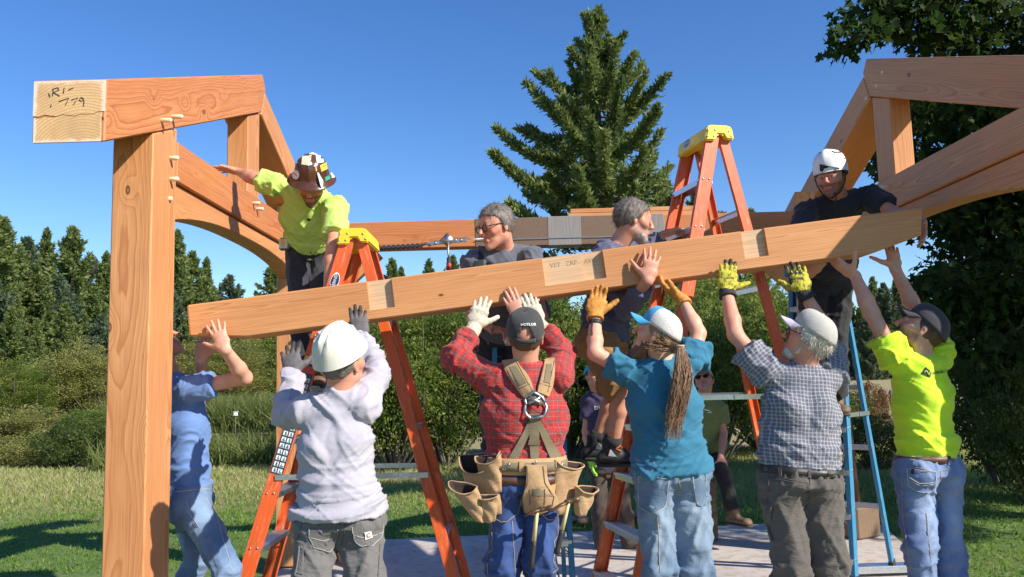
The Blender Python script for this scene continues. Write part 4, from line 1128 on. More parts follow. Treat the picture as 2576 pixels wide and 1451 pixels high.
def lathe_local(prof, n=40, a0=0, a1=2 * math.pi, sx=1.0, sy=1.0, fn=None):
    V = []; F_ = []; m = len(prof); closed = abs(a1 - a0 - 2 * math.pi) < 1e-4; nn = n if closed else n + 1
    for i in range(nn):
        a = a0 + (a1 - a0) * i / n
        for (r_, z) in prof:
            x, y = r_ * math.sin(a) * sx, r_ * math.cos(a) * sy
            if fn: x, y, z2 = fn(x, y, z, a)
            else: z2 = z
            V.append((x, y, z2))
    for i in range(n):
        i2 = (i + 1) % nn
        for k in range(m - 1): F_.append((i * m + k, i * m + k + 1, i2 * m + k + 1, i2 * m + k))
    return V, F_
def head_obj(p, name, V, F_, mat, parent=None, smooth=True, sharp=40):
    M = p.H.M(); me = bpy.data.meshes.new(name); me.from_pydata([tuple(M @ Vector(v)) for v in V], [], F_); me.update()
    bm = bmesh.new(); bm.from_mesh(me); bmesh.ops.remove_doubles(bm, verts=bm.verts, dist=2e-5); bmesh.ops.recalc_face_normals(bm, faces=bm.faces); bm.to_mesh(me); bm.free()
    if smooth: me.polygons.foreach_set('use_smooth', np.ones(len(me.polygons), bool)); me.set_sharp_from_angle(angle=R(sharp))
    o = link(name, me, mat, parent or p.root); return o
def obj_bvh(o):
    me = o.data; return BVHTree.FromPolygons([tuple(v.co) for v in me.vertices], [tuple(q.vertices) for q in me.polygons])
def ball_cap(p, crown, brim, back_open=False, zc=.052, tilt=0.20, mesh_from=None, mesh_mat=None, flat_front=.0):
    """baseball cap: crown panels, stitched brim, button; brim points to +y of the head"""
    rx, ry, hz = .0875, .1035, .098; n = 48; m = 10; y0 = -.010
    def pt(a, t):
        z = zc - .012 + hz * math.sin(t * math.pi / 2) ; rr = math.cos(t * math.pi / 2) ** .62
        x, y = rx * rr * math.sin(a), y0 + ry * rr * math.cos(a)
        seam = .0012 * abs(math.cos(3 * a + math.pi / 2)) ** 14
        return (x * (1 - seam * 12), y * (1 - seam * 12) + .0, z + (tilt * y))
    V = []; F_ = []; Fm = []
    for i in range(n):
        for k in range(m + 1): V.append(pt(2 * math.pi * i / n, k / m * .998))
    for i in range(n):
        for k in range(m):
            ac = (i + .5) / n * 2 * math.pi
            if back_open and abs(ac - math.pi) < .50 and k < 5 - 5.5 * (abs(ac - math.pi) / .50) ** 2: continue
            f_ = (i * (m + 1) + k, i * (m + 1) + k + 1, ((i + 1) % n) * (m + 1) + k + 1, ((i + 1) % n) * (m + 1) + k)
            (Fm if mesh_from is not None and abs(((ac + math.pi) % (2 * math.pi)) - math.pi) > mesh_from else F_).append(f_)
    o = head_obj(p, 'cap', V, F_ + Fm, [crown] + ([mesh_mat] if mesh_mat else []))
    if mesh_mat:
        # faces keep their order through the weld
        idx = np.zeros(len(o.data.polygons), np.int32); H = p.H
        for q in o.data.polygons:
            l = H.loc(np.array(q.center)[None])[0]; a = math.atan2(l[0], l[1] - y0); idx[q.index] = 1 if abs(a) > mesh_from else 0
        o.data.polygons.foreach_set('material_index', idx)
    md = o.modifiers.new('thickness', 'SOLIDIFY'); md.thickness = .003; md.offset = 1
    # sweatband edge
    V2 = []; F2 = []
    nb = 14; mb = 8
    for i in range(nb + 1):
        a = -1.12 + 2.24 * i / nb
        for k in range(mb + 1):
            t = k / mb; ext = t * .072 * max(0, math.cos(a * .98)) ** .55
            x = (rx + .001) * math.sin(a) * (1 - .05 * t); y = y0 + (ry) * math.cos(a) + ext
            z = zc - .012 + tilt * y - .020 * t * (1 - .2 * t) - .030 * (math.sin(a) ** 2) * t + .004
            V2.append((x, y, z))
    for i in range(nb):
        for k in range(mb): F2.append((i * (mb + 1) + k, (i + 1) * (mb + 1) + k, (i + 1) * (mb + 1) + k + 1, i * (mb + 1) + k + 1))
    b_ = head_obj(p, 'brim', V2, F2, brim, o); md = b_.modifiers.new('thickness', 'SOLIDIFY'); md.thickness = .004; md.offset = 0
    Vb, Fb = lathe_local([(.0, .006), (.006, .005), (.0085, .001), (.009, -.003)], 12); Vb = [(x, y + y0, z + zc - .012 + hz + tilt * y0) for x, y, z in Vb]; head_obj(p, 'button', Vb, Fb, crown, o)
    if back_open:
        V3 = []; F3 = []
        for i in range(13):
            a = math.pi - .52 + 1.04 * i / 12
            for z in (-.001, .017): x, y, zz = pt(a, 0); V3.append((x * 1.02, y * 1.02, zz + z))
        for i in range(12): F3.append((2 * i, 2 * i + 2, 2 * i + 3, 2 * i + 1))
        s_ = head_obj(p, 'strap', V3, F3, crown, o); md = s_.modifiers.new('thickness', 'SOLIDIFY'); md.thickness = .005
    p.cap = o; p.capbvh = obj_bvh(o); return o
def eyeglasses(p, mat, lens=None, thick=.0022, dark=False):
    H = p.H; parts = []
    for q in (-1, 1):
        pts = []
        for i in range(17):
            a = 2 * math.pi * i / 16; pts.append(H.w(q * .0335 + .024 * math.cos(a), .103 - abs(.0335 + .024 * math.cos(a) * q * q) * .10, .006 + .0185 * math.sin(a)))
        parts.append(tube_verts(pts, thick * H.k, 6, False))
        parts.append(tube_verts([H.w(q * .058, .098, .012), H.w(q * .076, .07, .014), H.w(q * .081, .0, .016), H.w(q * .078, -.02, .0)], thick * .9 * H.k, 6))
    parts.append(tube_verts([H.w(-.011, .107, .010), H.w(0, .109, .013), H.w(.011, .107, .010)], thick * .9 * H.k, 6))
    V_, F_ = multi(parts); o = link('eyeglasses', npmesh('eyeglasses', V_, F_, True), mat, p.root)
    if lens:
        for q in (-1, 1):
            V_ = [H.w(q * .0335 + .023 * math.cos(a), .1025 - abs(.0335 + .023 * math.cos(a)) * .10, .006 + .0175 * math.sin(a)) for a in np.linspace(0, 2 * math.pi, 16, endpoint=False)]
            link('lens', npmesh('lens', np.array(V_), np.arange(16).reshape(1, 16)), lens, o)
    return o
# ================================================================== clothing materials
def plaid_mat(name, base, b1, b2, line, per=.062, small=False):
    g = G(name); uv = g.attr('cuv', 'Vector'); sp = g.t.nodes.new('ShaderNodeSeparateXYZ'); g.t.links.new(uv, sp.inputs[0])
    c = g.coord(); wob = g.math('MULTIPLY', g.math('SUBTRACT', g.noise(c, 9, 2), .5), .012)
    def stripes(x, stops, off=0.):
        return g.ramp(g.math('FRACT', g.math('ADD', g.math('MULTIPLY', g.math('ADD', x, wob), 1 / per), off + 20)), stops, 'CONSTANT')
    col = g.mix(0.0, base, base)
    wv = g.noise(c, 420, 2, .6)
    if small:
        for i in (0, 1):
            s = stripes(sp.outputs[i], [(0., 0.), (.62, .5), (.74, 1.), (.9, .5), (.97, 0.)]); col = g.mix(g.math('MULTIPLY', s, .62), col, line)
        s = stripes(sp.outputs[0], [(0., 0.), (.18, 1.), (.45, 0.)]); col = g.mix(g.math('MULTIPLY', s, .25), col, b1)
    else:
        for i in (0, 1):
            s = stripes(sp.outputs[i], [(0., 0.), (.08, 1.), (.40, 0.)], .1); col = g.mix(g.math('MULTIPLY', s, .62), col, b1)
            s = stripes(sp.outputs[i], [(0., 0.), (.66, 1.), (.80, 0.)], .1); col = g.mix(g.math('MULTIPLY', s, .30), col, b2)
            s = stripes(sp.outputs[i], [(0., 0.), (.17, 1.), (.21, 0.), (.71, 1.), (.755, 0.)], .1); col = g.mix(g.math('MULTIPLY', s, .34), col, line)
    col = g.mix(g.math('MULTIPLY', wv, .25), col, tuple(x * .5 for x in base))
    wr = g.noise(g.scale(c, (1, 1, 2.4)), 11, 4, .55, .7); h = g.math('MULTIPLY', g.math('ABSOLUTE', g.math('SUBTRACT', wr, .5)), 2.)
    nr = g.bump(h, .35, .02); nr = g.bump(wv, .25, .0015, nr)
    return g.bsdf(col, .9, nr, Sheen_Weight=.1)
M_RED = plaid_mat('red_plaid', (.46, .022, .022), (.11, .06, .065), (.30, .02, .02), (.52, .30, .22), .050)
M_GREYCHECK = plaid_mat('grey_check', (.115, .12, .165), (.19, .165, .14), (.1, .1, .12), (.46, .46, .47), .0175, True)
M_TEE_BLUE = fabric('blue_tee', srgb(100, 132, 186)); M_WHITE = fabric('pale_grey_cotton', srgb(172, 168, 178), var=.05)
M_HIVIS = fabric('hi_vis_yellow', (.50, .70, .15), var=.05); M_HIVIS2 = fabric('hi_vis_yellow_bright', (.60, .86, .03), var=.05)
M_TEAL = fabric('teal_cotton', (.026, .16, .26)); M_CHAR = fabric('charcoal_tee', srgb(92, 94, 104)); M_HOOD = fabric('slate_hoodie', srgb(88, 90, 112))
M_BLACKTEE = fabric('black_tee', (.022, .022, .026)); M_PURPLE = fabric('purple_tee', (.045, .035, .085)); M_OLIVE = fabric('olive_tee', (.19, .235, .075))
M_JEAN_LIGHT = denim('light_denim', srgb(88, 114, 150), srgb(160, 184, 210)); M_JEAN_DARK = denim('dark_denim', srgb(30, 50, 95), srgb(66, 98, 160), .5)
M_JEAN_DIRTY = denim('worn_denim', srgb(88, 112, 138), srgb(150, 168, 182), .6)
M_JEAN_P10 = denim('mid_denim', srgb(84, 108, 152), srgb(165, 185, 215)); M_GREYCANVAS = fabric('grey_canvas', srgb(106, 103, 101), wrinkle=.45, var=.14)
M_KHAKIGREY = fabric('brown_grey_canvas', srgb(92, 86, 80), wrinkle=.45); M_SHORTS = fabric('khaki_shorts', srgb(156, 116, 68), wrinkle=.4)
M_DARKP = fabric('dark_trousers', (.028, .03, .042)); M_BLACKP = fabric('black_trousers', (.018, .018, .02)); M_BROWNP = fabric('brown_trousers', (.06, .042, .035))
M_CANVAS = fabric('tan_canvas', srgb(178, 144, 104), var=.12, wrinkle=.25, dirt=srgb(120, 90, 62)); M_CANVAS_IN = fabric('dark_canvas_lining', srgb(48, 34, 26))
M_WEB = fabric('olive_webbing', srgb(126, 113, 88), weave=600); M_STITCH = simple('pale_stitching', (.48, .46, .42), .8); M_STITCH_D = simple('dark_stitching', (.10, .08, .07), .8); M_STITCH_G = simple('gold_stitching', (.40, .30, .17), .8)
M_BELT_B = simple('black_belt', (.02, .019, .02), .5, var=.3); M_BELT_BR = simple('brown_belt', (.10, .045, .024), .5, var=.3, bump=.2); M_BELT_G = simple('grey_belt', (.09, .08, .085), .7)
g = G('grey_knit_glove'); M_GLOVE_GREY = g.bsdf(g.mix(g.ramp(g.math('ADD', g.attr('along', 'Fac'), g.math('MULTIPLY', g.noise(g.coord(), 60, 2), .03)), [(.125, 0.), (.15, 1.)]), srgb(96, 92, 92), (.035, .033, .035)), .75, g.bump(g.noise(g.coord(), 300, 2), .4, .002))
M_GLOVE_LEATHER = simple('pale_leather_glove', srgb(190, 180, 160), .7, var=.2, nscale=40, bump=.35, bscale=60); M_GLOVE_TAN = simple('yellow_leather_glove', srgb(190, 128, 50), .65, var=.25, nscale=30, bump=.4, bscale=60)
g = G('black_yellow_glove'); M_GLOVE_BY = g.bsdf(g.mix(g.ramp(g.math('ADD', g.attr('along', 'Fac'), g.math('MULTIPLY', g.math('SUBTRACT', g.noise(g.coord(), 45, 2), .5), .05)), [(-.004, 1.), (.0, 0.), (.135, 0.), (.15, 1.)]), g.mix(g.ramp(g.noise(g.scale(g.coord(), (60, 60, 25)), 2, 3), [(.5, 0.), (.6, .75)]), (.48, .43, .03), (.05, .045, .02)), (.02, .02, .018)), .8, g.bump(g.noise(g.coord(), 200, 2), .4, .002))
M_GLOVE_GREEN = simple('lime_glove', (.30, .62, .06), .7)
M_HAIR_BROWN = hair_mat('brown_hair', (.035, .019, .011), (.13, .075, .045)); M_HAIR_GREY = hair_mat('grey_hair', (.045, .036, .030), (.24, .20, .17)); M_HAIR_WHITE = hair_mat('white_hair', (.42, .38, .32), (.78, .72, .62)); M_HAIR_DARK = hair_mat('dark_hair', (.012, .009, .008), (.05, .035, .026))
M_HAIR_LONG = hair_mat('long_brown_hair', (.12, .055, .028), (.42, .25, .14), (140, 140, 3)); M_BEARD_RED = hair_mat('auburn_beard', (.09, .032, .014), (.26, .11, .05)); M_BEARD_GREY = hair_mat('grey_beard', (.20, .16, .13), (.52, .46, .40))
M_TEXT_W = simple('white_print', (.78, .78, .76), .7, var=.04); M_TEXT_K = simple('dark_print', (.02, .025, .03), .7, var=.1)
M_CAP_CHAR = fabric('charcoal_cap', srgb(60, 60, 60), wrinkle=.15); M_CAP_CHAR2 = fabric('dark_grey_cap', srgb(66, 64, 68), wrinkle=.15); M_CAP_BLUE = fabric('sky_blue_cap', srgb(66, 158, 200), wrinkle=.12)
M_CAP_GREY = fabric('pale_grey_cap', srgb(178, 174, 166), wrinkle=.15); M_CAP_LIL = fabric('pale_lilac_brim', srgb(190, 182, 196), wrinkle=.1); M_CAMO = fabric('tan_cap', srgb(140, 128, 98), wrinkle=.15, col2=srgb(200, 190, 160))
g = G('white_mesh'); vo = g.n('TexVoronoi', {'Vector': g.coord(), 'Scale': 260.}, o=0); M_MESH = g.bsdf(g.mix(g.ramp(vo, [(.25, 1.), (.5, 0.)]), (.62, .60, .56), (.34, .31, .28)), .8, g.bump(vo, .5, .002))
V3 = Vector
# ================================================================== 1. blue tee, half hidden by the post
p1 = make_person('man in blue tee and light jeans reaching up right beside the left post',
    dict(head=(398, 866, 4.50), neck=(428, 952, 4.50), shL=(476, 968, 4.66), shR=(466, 980, 4.38), elR=(616, 950, 4.36), wrR=(566, 878, 4.19), elL=(512, 998, 4.66), wrL=(506, 905, 4.50),
         hipL=(470, 1262, 4.60), hipR=(482, 1268, 4.42), knL=(498, 1405, 4.66), knR=(570, 1430, 4.38), anL=(440, 1570, 4.66), anR=(560, 1620, 4.36)),
    (.80, .12, .62), (-.6, 0, .8), SKIN_LIGHT, beard=((.25, .14, .09), .15), facing=(1, .15, 0), seed=3, armr=1.08,
    hands=dict(R=dict(fd=(-.40, .10, .9), pn=(0, 1, .05), ts=(-1, 0, -.3), curl=.10, spread=.26), L=dict(fd=(-.05, .25, .9), pn=(0, .6, .6), ts=(1, 0, 0), curl=.5)),
    shirt=dict(mat=M_TEE_BLUE, w=(.155, .165, .155, .165), d=(.105, .122, .118, .128), hem=.03, len=.48, sl=1.08, collar=.015),
    pants=dict(mat=M_JEAN_LIGHT, w=(.155, .12), r=1.02))
line_on('seam', [p1.pbvh], [[(516, 1250), (545, 1300), (585, 1440)], [(436, 1238), (535, 1228)]], .0016, M_STITCH, p1.root)
patch('back_pocket', [p1.pbvh], [(436, 1268), (445, 1340)], [(470, 1255), (500, 1325)], M_JEAN_LIGHT, p1.root, .002, .003)
line_on('stitching', [p1.pbvh], [[(470, 1257), (476, 1290), (499, 1322)]], .0018, M_STITCH, p1.root, .006)
hair_cap(p1, M_HAIR_BROWN, [(.1, .08), (.05, .055), (0, .0), (-.05, -.05), (-.12, -.06)])
# ================================================================== 2. pale long sleeve, white hard hat
p2 = make_person('man in pale grey long sleeve shirt and white hard hat, back turned, dark grey gloves',
    dict(head=(862, 918, 3.56), neck=(852, 990, 3.58), shL=(776, 1036, 3.58), shR=(912, 1018, 3.58), elL=(716, 1042, 3.76), wrL=(738, 940, 3.98), elR=(950, 935, 3.76), wrR=(907, 850, 4.12),
         hipL=(800, 1322, 3.58), hipR=(910, 1314, 3.58), knL=(776, 1490, 3.48), knR=(918, 1490, 3.48), anL=(760, 1760, 3.66), anR=(935, 1760, 3.66)),
    (.46, .78, .42), (-.15, -.45, .88), SKIN_RED, 1.02, facing=(.1, 1, 0), seed=5, ears=True,
    hands=dict(L=dict(fd=(-.22, .30, .92), pn=(.1, .95, -.2), ts=(1, 0, .1), curl=.22, spread=.30, glove=M_GLOVE_GREY, thumb=1.0), R=dict(fd=(-.12, .14, .97), pn=(0, 1, 0), ts=(-1, 0, 0), curl=.08, spread=.14, glove=M_GLOVE_GREY, thumb=.7)),
    shirt=dict(mat=M_WHITE, w=(.135, .168, .178, .232), d=(.10, .125, .145, .18), hem=.045, len=1.93, sl=1.06, collar=.024, fold=1.35, bend=A3((0, -.01, 0))),
    pants=dict(mat=M_GREYCANVAS, w=(.185, .13), r=1.14, fold=1.4))
hair_cap(p2, M_HAIR_GREY, [(.1, .08), (.05, .055), (0, .01), (-.05, -.04), (-.12, -.055)], noise_amp=.003)
def hardhat_white(p):
    mt = simple('white_hard_hat', (.66, .63, .55), .34, var=.04, nscale=6)
    def fn(x, y, z, a):
        t = max(0, math.cos(a)); return x, y - .004, z - .10 * min(0, y) * .0
    prof = [(.004, .128), (.03, .126), (.058, .115), (.083, .092), (.100, .058), (.109, .022), (.113, -.004), (.1145, -.012), (.112, -.013), (.108, -.004)]
    n = 56; V = []; F_ = []; m = len(prof)
    for i in range(n):
        a = 2 * math.pi * i / n
        for k, (r_, z) in enumerate(prof):
            br = max(0, math.cos(a)) ** 3 * (.040 if k >= 6 else (.012 if k == 5 else 0)) - .0
            x = r_ * math.sin(a) * .93; y = (r_ + br) * math.cos(a) * 1.10 - .008
            rid = 0
            if k < 6:
                for c0, wd in ((0, .011), (.034, .008), (-.034, .008)):
                    rid = max(rid, (.012 if c0 == 0 else .009) * max(0, 1 - ((x - c0) / wd) ** 2)) if y > -.115 else rid
            nrm = Vector((x, y, z)).normalized(); q = Vector((x, y, z + .055)) + nrm * rid
            if k >= 6: q.z -= .012 * max(0, -math.cos(a)) + .004 * max(0, math.cos(a))
            V.append(tuple(q))
    for i in range(n):
        for k in range(m - 1): F_.append((i * m + k, i * m + k + 1, ((i + 1) % n) * m + k + 1, ((i + 1) % n) * m + k))
    V.append((0, -.008, .185)); c = len(V) - 1
    for i in range(n): F_.append((c, i * m, ((i + 1) % n) * m))
    o = head_obj(p, 'hard_hat', V, F_, mt); p.hat = o; p.hatbvh = obj_bvh(o)
    return o
hardhat_white(p2)
M_STICK = simple('orange_sticker', (.72, .13, .05), .5)
def disc_on(name, bvhs, c, rx, ry, ang, mat, parent, off=.002, nn=20):
    V = []; q0, n0 = hit(bvhs, *c)
    if n0.dot(q0 - CAM) > 0: n0 = -n0
    V.append(q0 + n0 * off)
    for i in range(nn):
        a = 2 * math.pi * i / nn; x, y = rx * math.cos(a), ry * math.sin(a)
        h, n = hit(bvhs, c[0] + x * math.cos(ang) - y * math.sin(ang), c[1] + x * math.sin(ang) + y * math.cos(ang))
        if n.dot(h - CAM) > 0: n = -n
        V.append(h + n * off)
    F_ = np.array([(0, 1 + i, 1 + (i + 1) % nn) for i in range(nn)])
    return link(name, npmesh(name, np.array([tuple(v) for v in V]), F_, True), mat, parent)
disc_on('sticker', [p2.hatbvh], (804, 943), 8, 7, .3, M_STICK, p2.hat)
for L_, R_ in (([(779, 1330), (778, 1350), (790, 1376), (815, 1385)], [(852, 1332), (848, 1350), (840, 1374), (830, 1387)]), ([(886, 1326), (889, 1345), (897, 1366), (912, 1374)], [(962, 1320), (961, 1338), (955, 1356), (935, 1372)])):
    patch('back_pocket', [p2.pbvh], L_, R_, M_GREYCANVAS, p2.root, .002, .003); line_on('stitching', [p2.pbvh], [L_ + R_[::-1], [L_[1], ((L_[1][0] + R_[1][0]) / 2, L_[1][1] + 10), R_[1]]], .0013, M_STITCH, p2.root, .006)
line_on('seam', [p2.pbvh], [[(869, 1300), (866, 1345), (858, 1372)], [(765, 1300), (748, 1360), (742, 1450)], [(958, 1330), (950, 1450)]], .0018, M_STITCH_D, p2.root)
patch('thigh_pocket', [p2.pbvh], [(735, 1362), (728, 1440)], [(765, 1370), (762, 1445)], M_GREYCANVAS, p2.root, .002, .003)
tg = patch('label_tag', [p2.pbvh], [(917, 1338), (919, 1357)], [(932, 1336), (935, 1354)], M_TEXT_W, p2.root, .008, .002)
tb_ = obj_bvh(tg); line_on('label_mark', [tb_], [[(931, 1342), (926, 1341), (923, 1346), (926, 1351), (932, 1349)]], .0028, M_STICK, tg, .002, 3)
# ================================================================== 3. hi-vis tee, brown hard hat, leaning over the ladder
p3 = make_person('man in hi-vis yellow tee and stickered brown hard hat leaning from the left ladder',
    dict(head=(784, 466, 4.86), neck=(783, 482, 5.03), shL=(702, 468, 5.06), shR=(846, 520, 5.00), elL=(640, 448, 5.10), wrL=(600, 432, 5.16), elR=(838, 622, 4.76), wrR=(826, 730, 4.72),
         hipL=(752, 640, 5.32), hipR=(822, 632, 5.32), knL=(758, 780, 5.10), knR=(806, 785, 5.10), anL=(760, 925, 5.0), anR=(812, 935, 5.05)),
    (.05, -.80, -.60), (.12, -.58, .80), SKIN_TAN, 1.0, beard=((.018, .012, .010), .92), facing=(.05, -1, 0), seed=7, armr=1.15, foot=.9,
    hands=dict(L=dict(fd=(-.9, .12, .22), pn=(-.2, -.2, -1), ts=(.1, -1, -.2), curl=.16, spread=.15, thumb=1.0), R=dict(fd=(0, -.1, -1), pn=(0, -1, 0), ts=(-1, 0, 0), curl=.3)),
    shirt=dict(mat=M_HIVIS, w=(.16, .195, .185, .185), d=(.115, .14, .135, .135), hem=.02, len=.72, sl=1.22, collar=.024, fold=1.2),
    pants=dict(mat=M_DARKP, w=(.165, .12), r=1.0))
disc_on('print', [p3.sbvh], (777, 552), 5, 3, .2, M_TEXT_K, p3.root)
def hardhat_brim(p):
    mt = simple('brown_hard_hat', (.085, .035, .02), .22, var=.2, nscale=9)
    prof = [(.004, .130), (.03, .128), (.058, .117), (.083, .094), (.099, .060), (.107, .022), (.112, .004), (.128, -.010), (.150, -.022), (.152, -.026), (.148, -.027), (.110, -.005)]
    V = []; F_ = []; n = 56; m = len(prof)
    for i in range(n):
        a = 2 * math.pi * i / n
        for k, (r_, z) in enumerate(prof):
            x = r_ * math.sin(a) * .96; y = r_ * math.cos(a) * 1.10 - .008; rid = .006 * max(0, 1 - (x / .012) ** 2) if k < 6 else 0
            V.append(tuple(Vector((x, y, z + .062)) + Vector((x, y, z)).normalized() * rid))
    for i in range(n):
        for k in range(m - 1): F_.append((i * m + k, i * m + k + 1, ((i + 1) % n) * m + k + 1, ((i + 1) % n) * m + k))
    V.append((0, -.008, .194)); c = len(V) - 1
    for i in range(n): F_.append((c, i * m, ((i + 1) % n) * m))
    o = head_obj(p, 'hard_hat', V, F_, mt); p.hat = o; p.hatbvh = obj_bvh(o)
hardhat_brim(p3)
ST = dict(w=M_TEXT_W, y=simple('yellow_sticker', (.72, .45, .05), .5), b=simple('blue_sticker', (.08, .25, .6), .5), gn=simple('green_sticker', (.03, .30, .17), .5), cr=simple('cream_sticker', (.70, .64, .45), .5, var=.3, nscale=150), gr=simple('dark_sticker', (.09, .10, .09), .5))
for (L_, R_, k) in (([(762, 386), (759, 414)], [(784, 385), (779, 417)], 'cr'), ([(775, 381), (779, 388)], [(800, 380), (800, 389)], 'w'), ([(794, 392), (797, 411)], [(816, 391), (820, 407)], 'w'), ([(804, 416), (808, 432)], [(825, 406), (828, 422)], 'y'), ([(832, 432), (834, 448)], [(841, 429), (843, 445)], 'w'), ([(816, 446), (818, 456)], [(828, 440), (830, 450)], 'gn'), ([(738, 410), (740, 416)], [(748, 405), (747, 412)], 'b'), ([(814, 388), (820, 395)], [(824, 393), (826, 402)], 'w')):
    patch('sticker', [p3.hatbvh], L_, R_, ST[k], p3.hat, .003, .001, 4, 4, sm=0)
disc_on('sticker', [p3.hatbvh], (745, 440), 9, 12, .1, ST['w'], p3.hat, .004); disc_on('sticker', [p3.hatbvh], (751, 402), 6, 9, .3, ST['gr'], p3.hat)
line_on('sticker_print', [p3.hatbvh], [[(800, 400), (813, 398)], [(802, 404), (814, 401)], [(810, 420), (822, 413)], [(743, 437), (748, 442)]], .0018, M_TEXT_K, p3.hat, .004, 5)
c_ = PY(716, 614, 5.20); bm = bmesh.new(); add_box(bm, Matrix.Translation(c_ - V3((.035, 0, 0))), .07, .04, .085, bev=.012); tp = link('tape_measure', bm_mesh('tape_measure', bm), M_STEEL, p3.root)
bm = bmesh.new(); add_box(bm, Matrix.Translation(c_ - V3((.022, .021, -.005))), .03, .004, .035, bev=.002); link('tape_label', bm_mesh('tape_label', bm), ST['y'], tp)
# ================================================================== 4. glasses, charcoal tee, suspenders
p4 = make_person('man with glasses in charcoal tee and black suspenders leaning over the beam, looking left',
    dict(head=(1250, 572, 4.60), neck=(1268, 628, 4.70), shL=(1192, 648, 4.68), shR=(1332, 640, 4.72), elL=(1188, 790, 4.66), wrL=(1240, 828, 4.60), elR=(1362, 800, 4.52), wrR=(1312, 806, 4.22),
         hipL=(1228, 850, 4.95), hipR=(1300, 850, 4.95), knL=(1238, 1020, 4.88), knR=(1296, 1020, 4.88), anL=(1238, 1210, 4.95), anR=(1296, 1210, 4.95)),
    (-.80, -.55, -.22), (-.12, -.1, 1), SKIN_RED, 1.06, beard=((.30, .2, .15), .18), facing=(-.1, -1, 0), seed=11, foot=.6,
    hands=dict(R=dict(fd=(-.40, .02, .92), pn=(0, 1, 0), ts=(1, 0, .2), curl=.12, spread=.06, thumb=1.25, s=1.08), L=dict(fd=(.55, -.5, -.1), pn=(.1, -.2, -1), ts=(-.3, -1, .3), curl=.75)),
    shirt=dict(mat=M_CHAR, w=(.155, .19, .185, .18), d=(.115, .135, .135, .13), hem=.0, len=.6, sl=1.12, collar=.024, extra=[(PY(1330, 700, 4.68), PY(1360, 790, 4.6), .05)]),
    pants=dict(mat=M_DARKP))
hair_cap(p4, M_HAIR_GREY, [(.12, .085), (.07, .068), (.03, .045), (.005, -.01), (-.04, -.052), (-.12, -.062)], r=(.086, .107, .098), noise_amp=.004); hair_strands(p4, M_HAIR_GREY, 2200, .024, .0010, lift=.10)
eyeglasses(p4, M_BLACK, None, .0030)
for L_, R_ in (([(1196, 612), (1192, 700)], [(1216, 640), (1214, 690)]), ([(1288, 590), (1305, 640), (1290, 690)], [(1308, 610), (1325, 650), (1318, 690)])):
    patch('suspender', [p4.sbvh], L_, R_, M_BLACKP, p4.root, .003, .004)
# ================================================================== 5. red plaid, tool belt
p5 = make_person('man in red plaid shirt with tan suspenders and tool belt, back turned',
    dict(head=(1322, 852, 3.97), neck=(1322, 920, 4.0), shL=(1236, 952, 4.01), shR=(1406, 946, 4.01), elL=(1143, 898, 4.06), wrL=(1194, 822, 4.17), elR=(1416, 884, 4.16), wrR=(1352, 815, 4.20),
         hipL=(1278, 1218, 4.02), hipR=(1366, 1218, 4.02), knL=(1266, 1425, 4.0), knR=(1360, 1425, 3.99), anL=(1262, 1640, 4.08), anR=(1368, 1640, 4.08)),
    (0, .93, .37), (0, -.37, .93), SKIN_RED, 1.04, facing=(0, 1, 0), seed=13, armr=1.12,
    hands=dict(L=dict(fd=(.30, .10, .94), pn=(0, 1, 0), ts=(1, 0, 0), curl=.28, spread=.16, glove=M_GLOVE_LEATHER, cuff=.055), R=dict(fd=(-.28, .1, .95), pn=(0, 1, 0), ts=(-1, 0, 0), curl=.2, glove=M_GLOVE_LEATHER)),
    shirt=dict(mat=M_RED, w=(.185, .225, .195, .178), d=(.125, .145, .14, .135), hem=.06, len=1.62, sl=1.2, cuff=True, collar=.03, fold=1.2),
    pants=dict(mat=M_JEAN_DARK, w=(.165, .125), r=1.08, fold=1.3))
hair_cap(p5, M_HAIR_BROWN, [(.1, .08), (.05, .05), (.01, .0), (-.04, -.045), (-.12, -.068)], noise_amp=.003, ztop=.05)
ball_cap(p5, M_CAP_CHAR, M_CAP_CHAR, back_open=True)
text_on('lettering', [p5.capbvh], 'HOTLOR', (1329, 817), 36, -.03, M_TEXT_W, p5.cap, .004, bold=.01)
SB = [p5.sbvh]
for L_, R_ in (([(1262, 912), (1290, 965), (1316, 1002)], [(1300, 908), (1332, 950), (1342, 985)]), ([(1370, 905), (1360, 950), (1350, 985)], [(1396, 905), (1396, 955), (1376, 1000)])):
    pd = patch('suspender_pad', SB, L_, R_, M_CANVAS, p5.root, .004, .010, 6, 10, puff=.006); pb = obj_bvh(pd)
    def inn(t, s, L_=L_, R_=R_): a = lerp_poly(L_, t); b_ = lerp_poly(R_, t); return (a[0] + (b_[0] - a[0]) * s, a[1] + (b_[1] - a[1]) * s)
    patch('pad_webbing', [pb], [inn(.12, .3), inn(.62, .3)], [inn(.12, .75), inn(.62, .75)], M_WEB, pd, .001, .003, 4, 6)
    line_on('stitching', [pb], [[inn(.02, .06), inn(.98, .06)], [inn(.02, .94), inn(.98, .94)], [inn(.7, .08), inn(.7, .92)]], .0018, M_STITCH_D, pd, .001)
for L_, R_ in (([(1313, 985), (1328, 1020)], [(1342, 975), (1350, 1010)]), ([(1347, 985), (1342, 1015)], [(1372, 985), (1360, 1020)]), ([(1333, 1040), (1334, 1155)], [(1357, 1040), (1355, 1157)]), ([(1329, 1060), (1276, 1160)], [(1340, 1075), (1296, 1170)]), ([(1349, 1065), (1390, 1172)], [(1358, 1055), (1415, 1158)])):
    patch('strap', SB, L_, R_, M_WEB, p5.root, .006, .004, 3, 12)
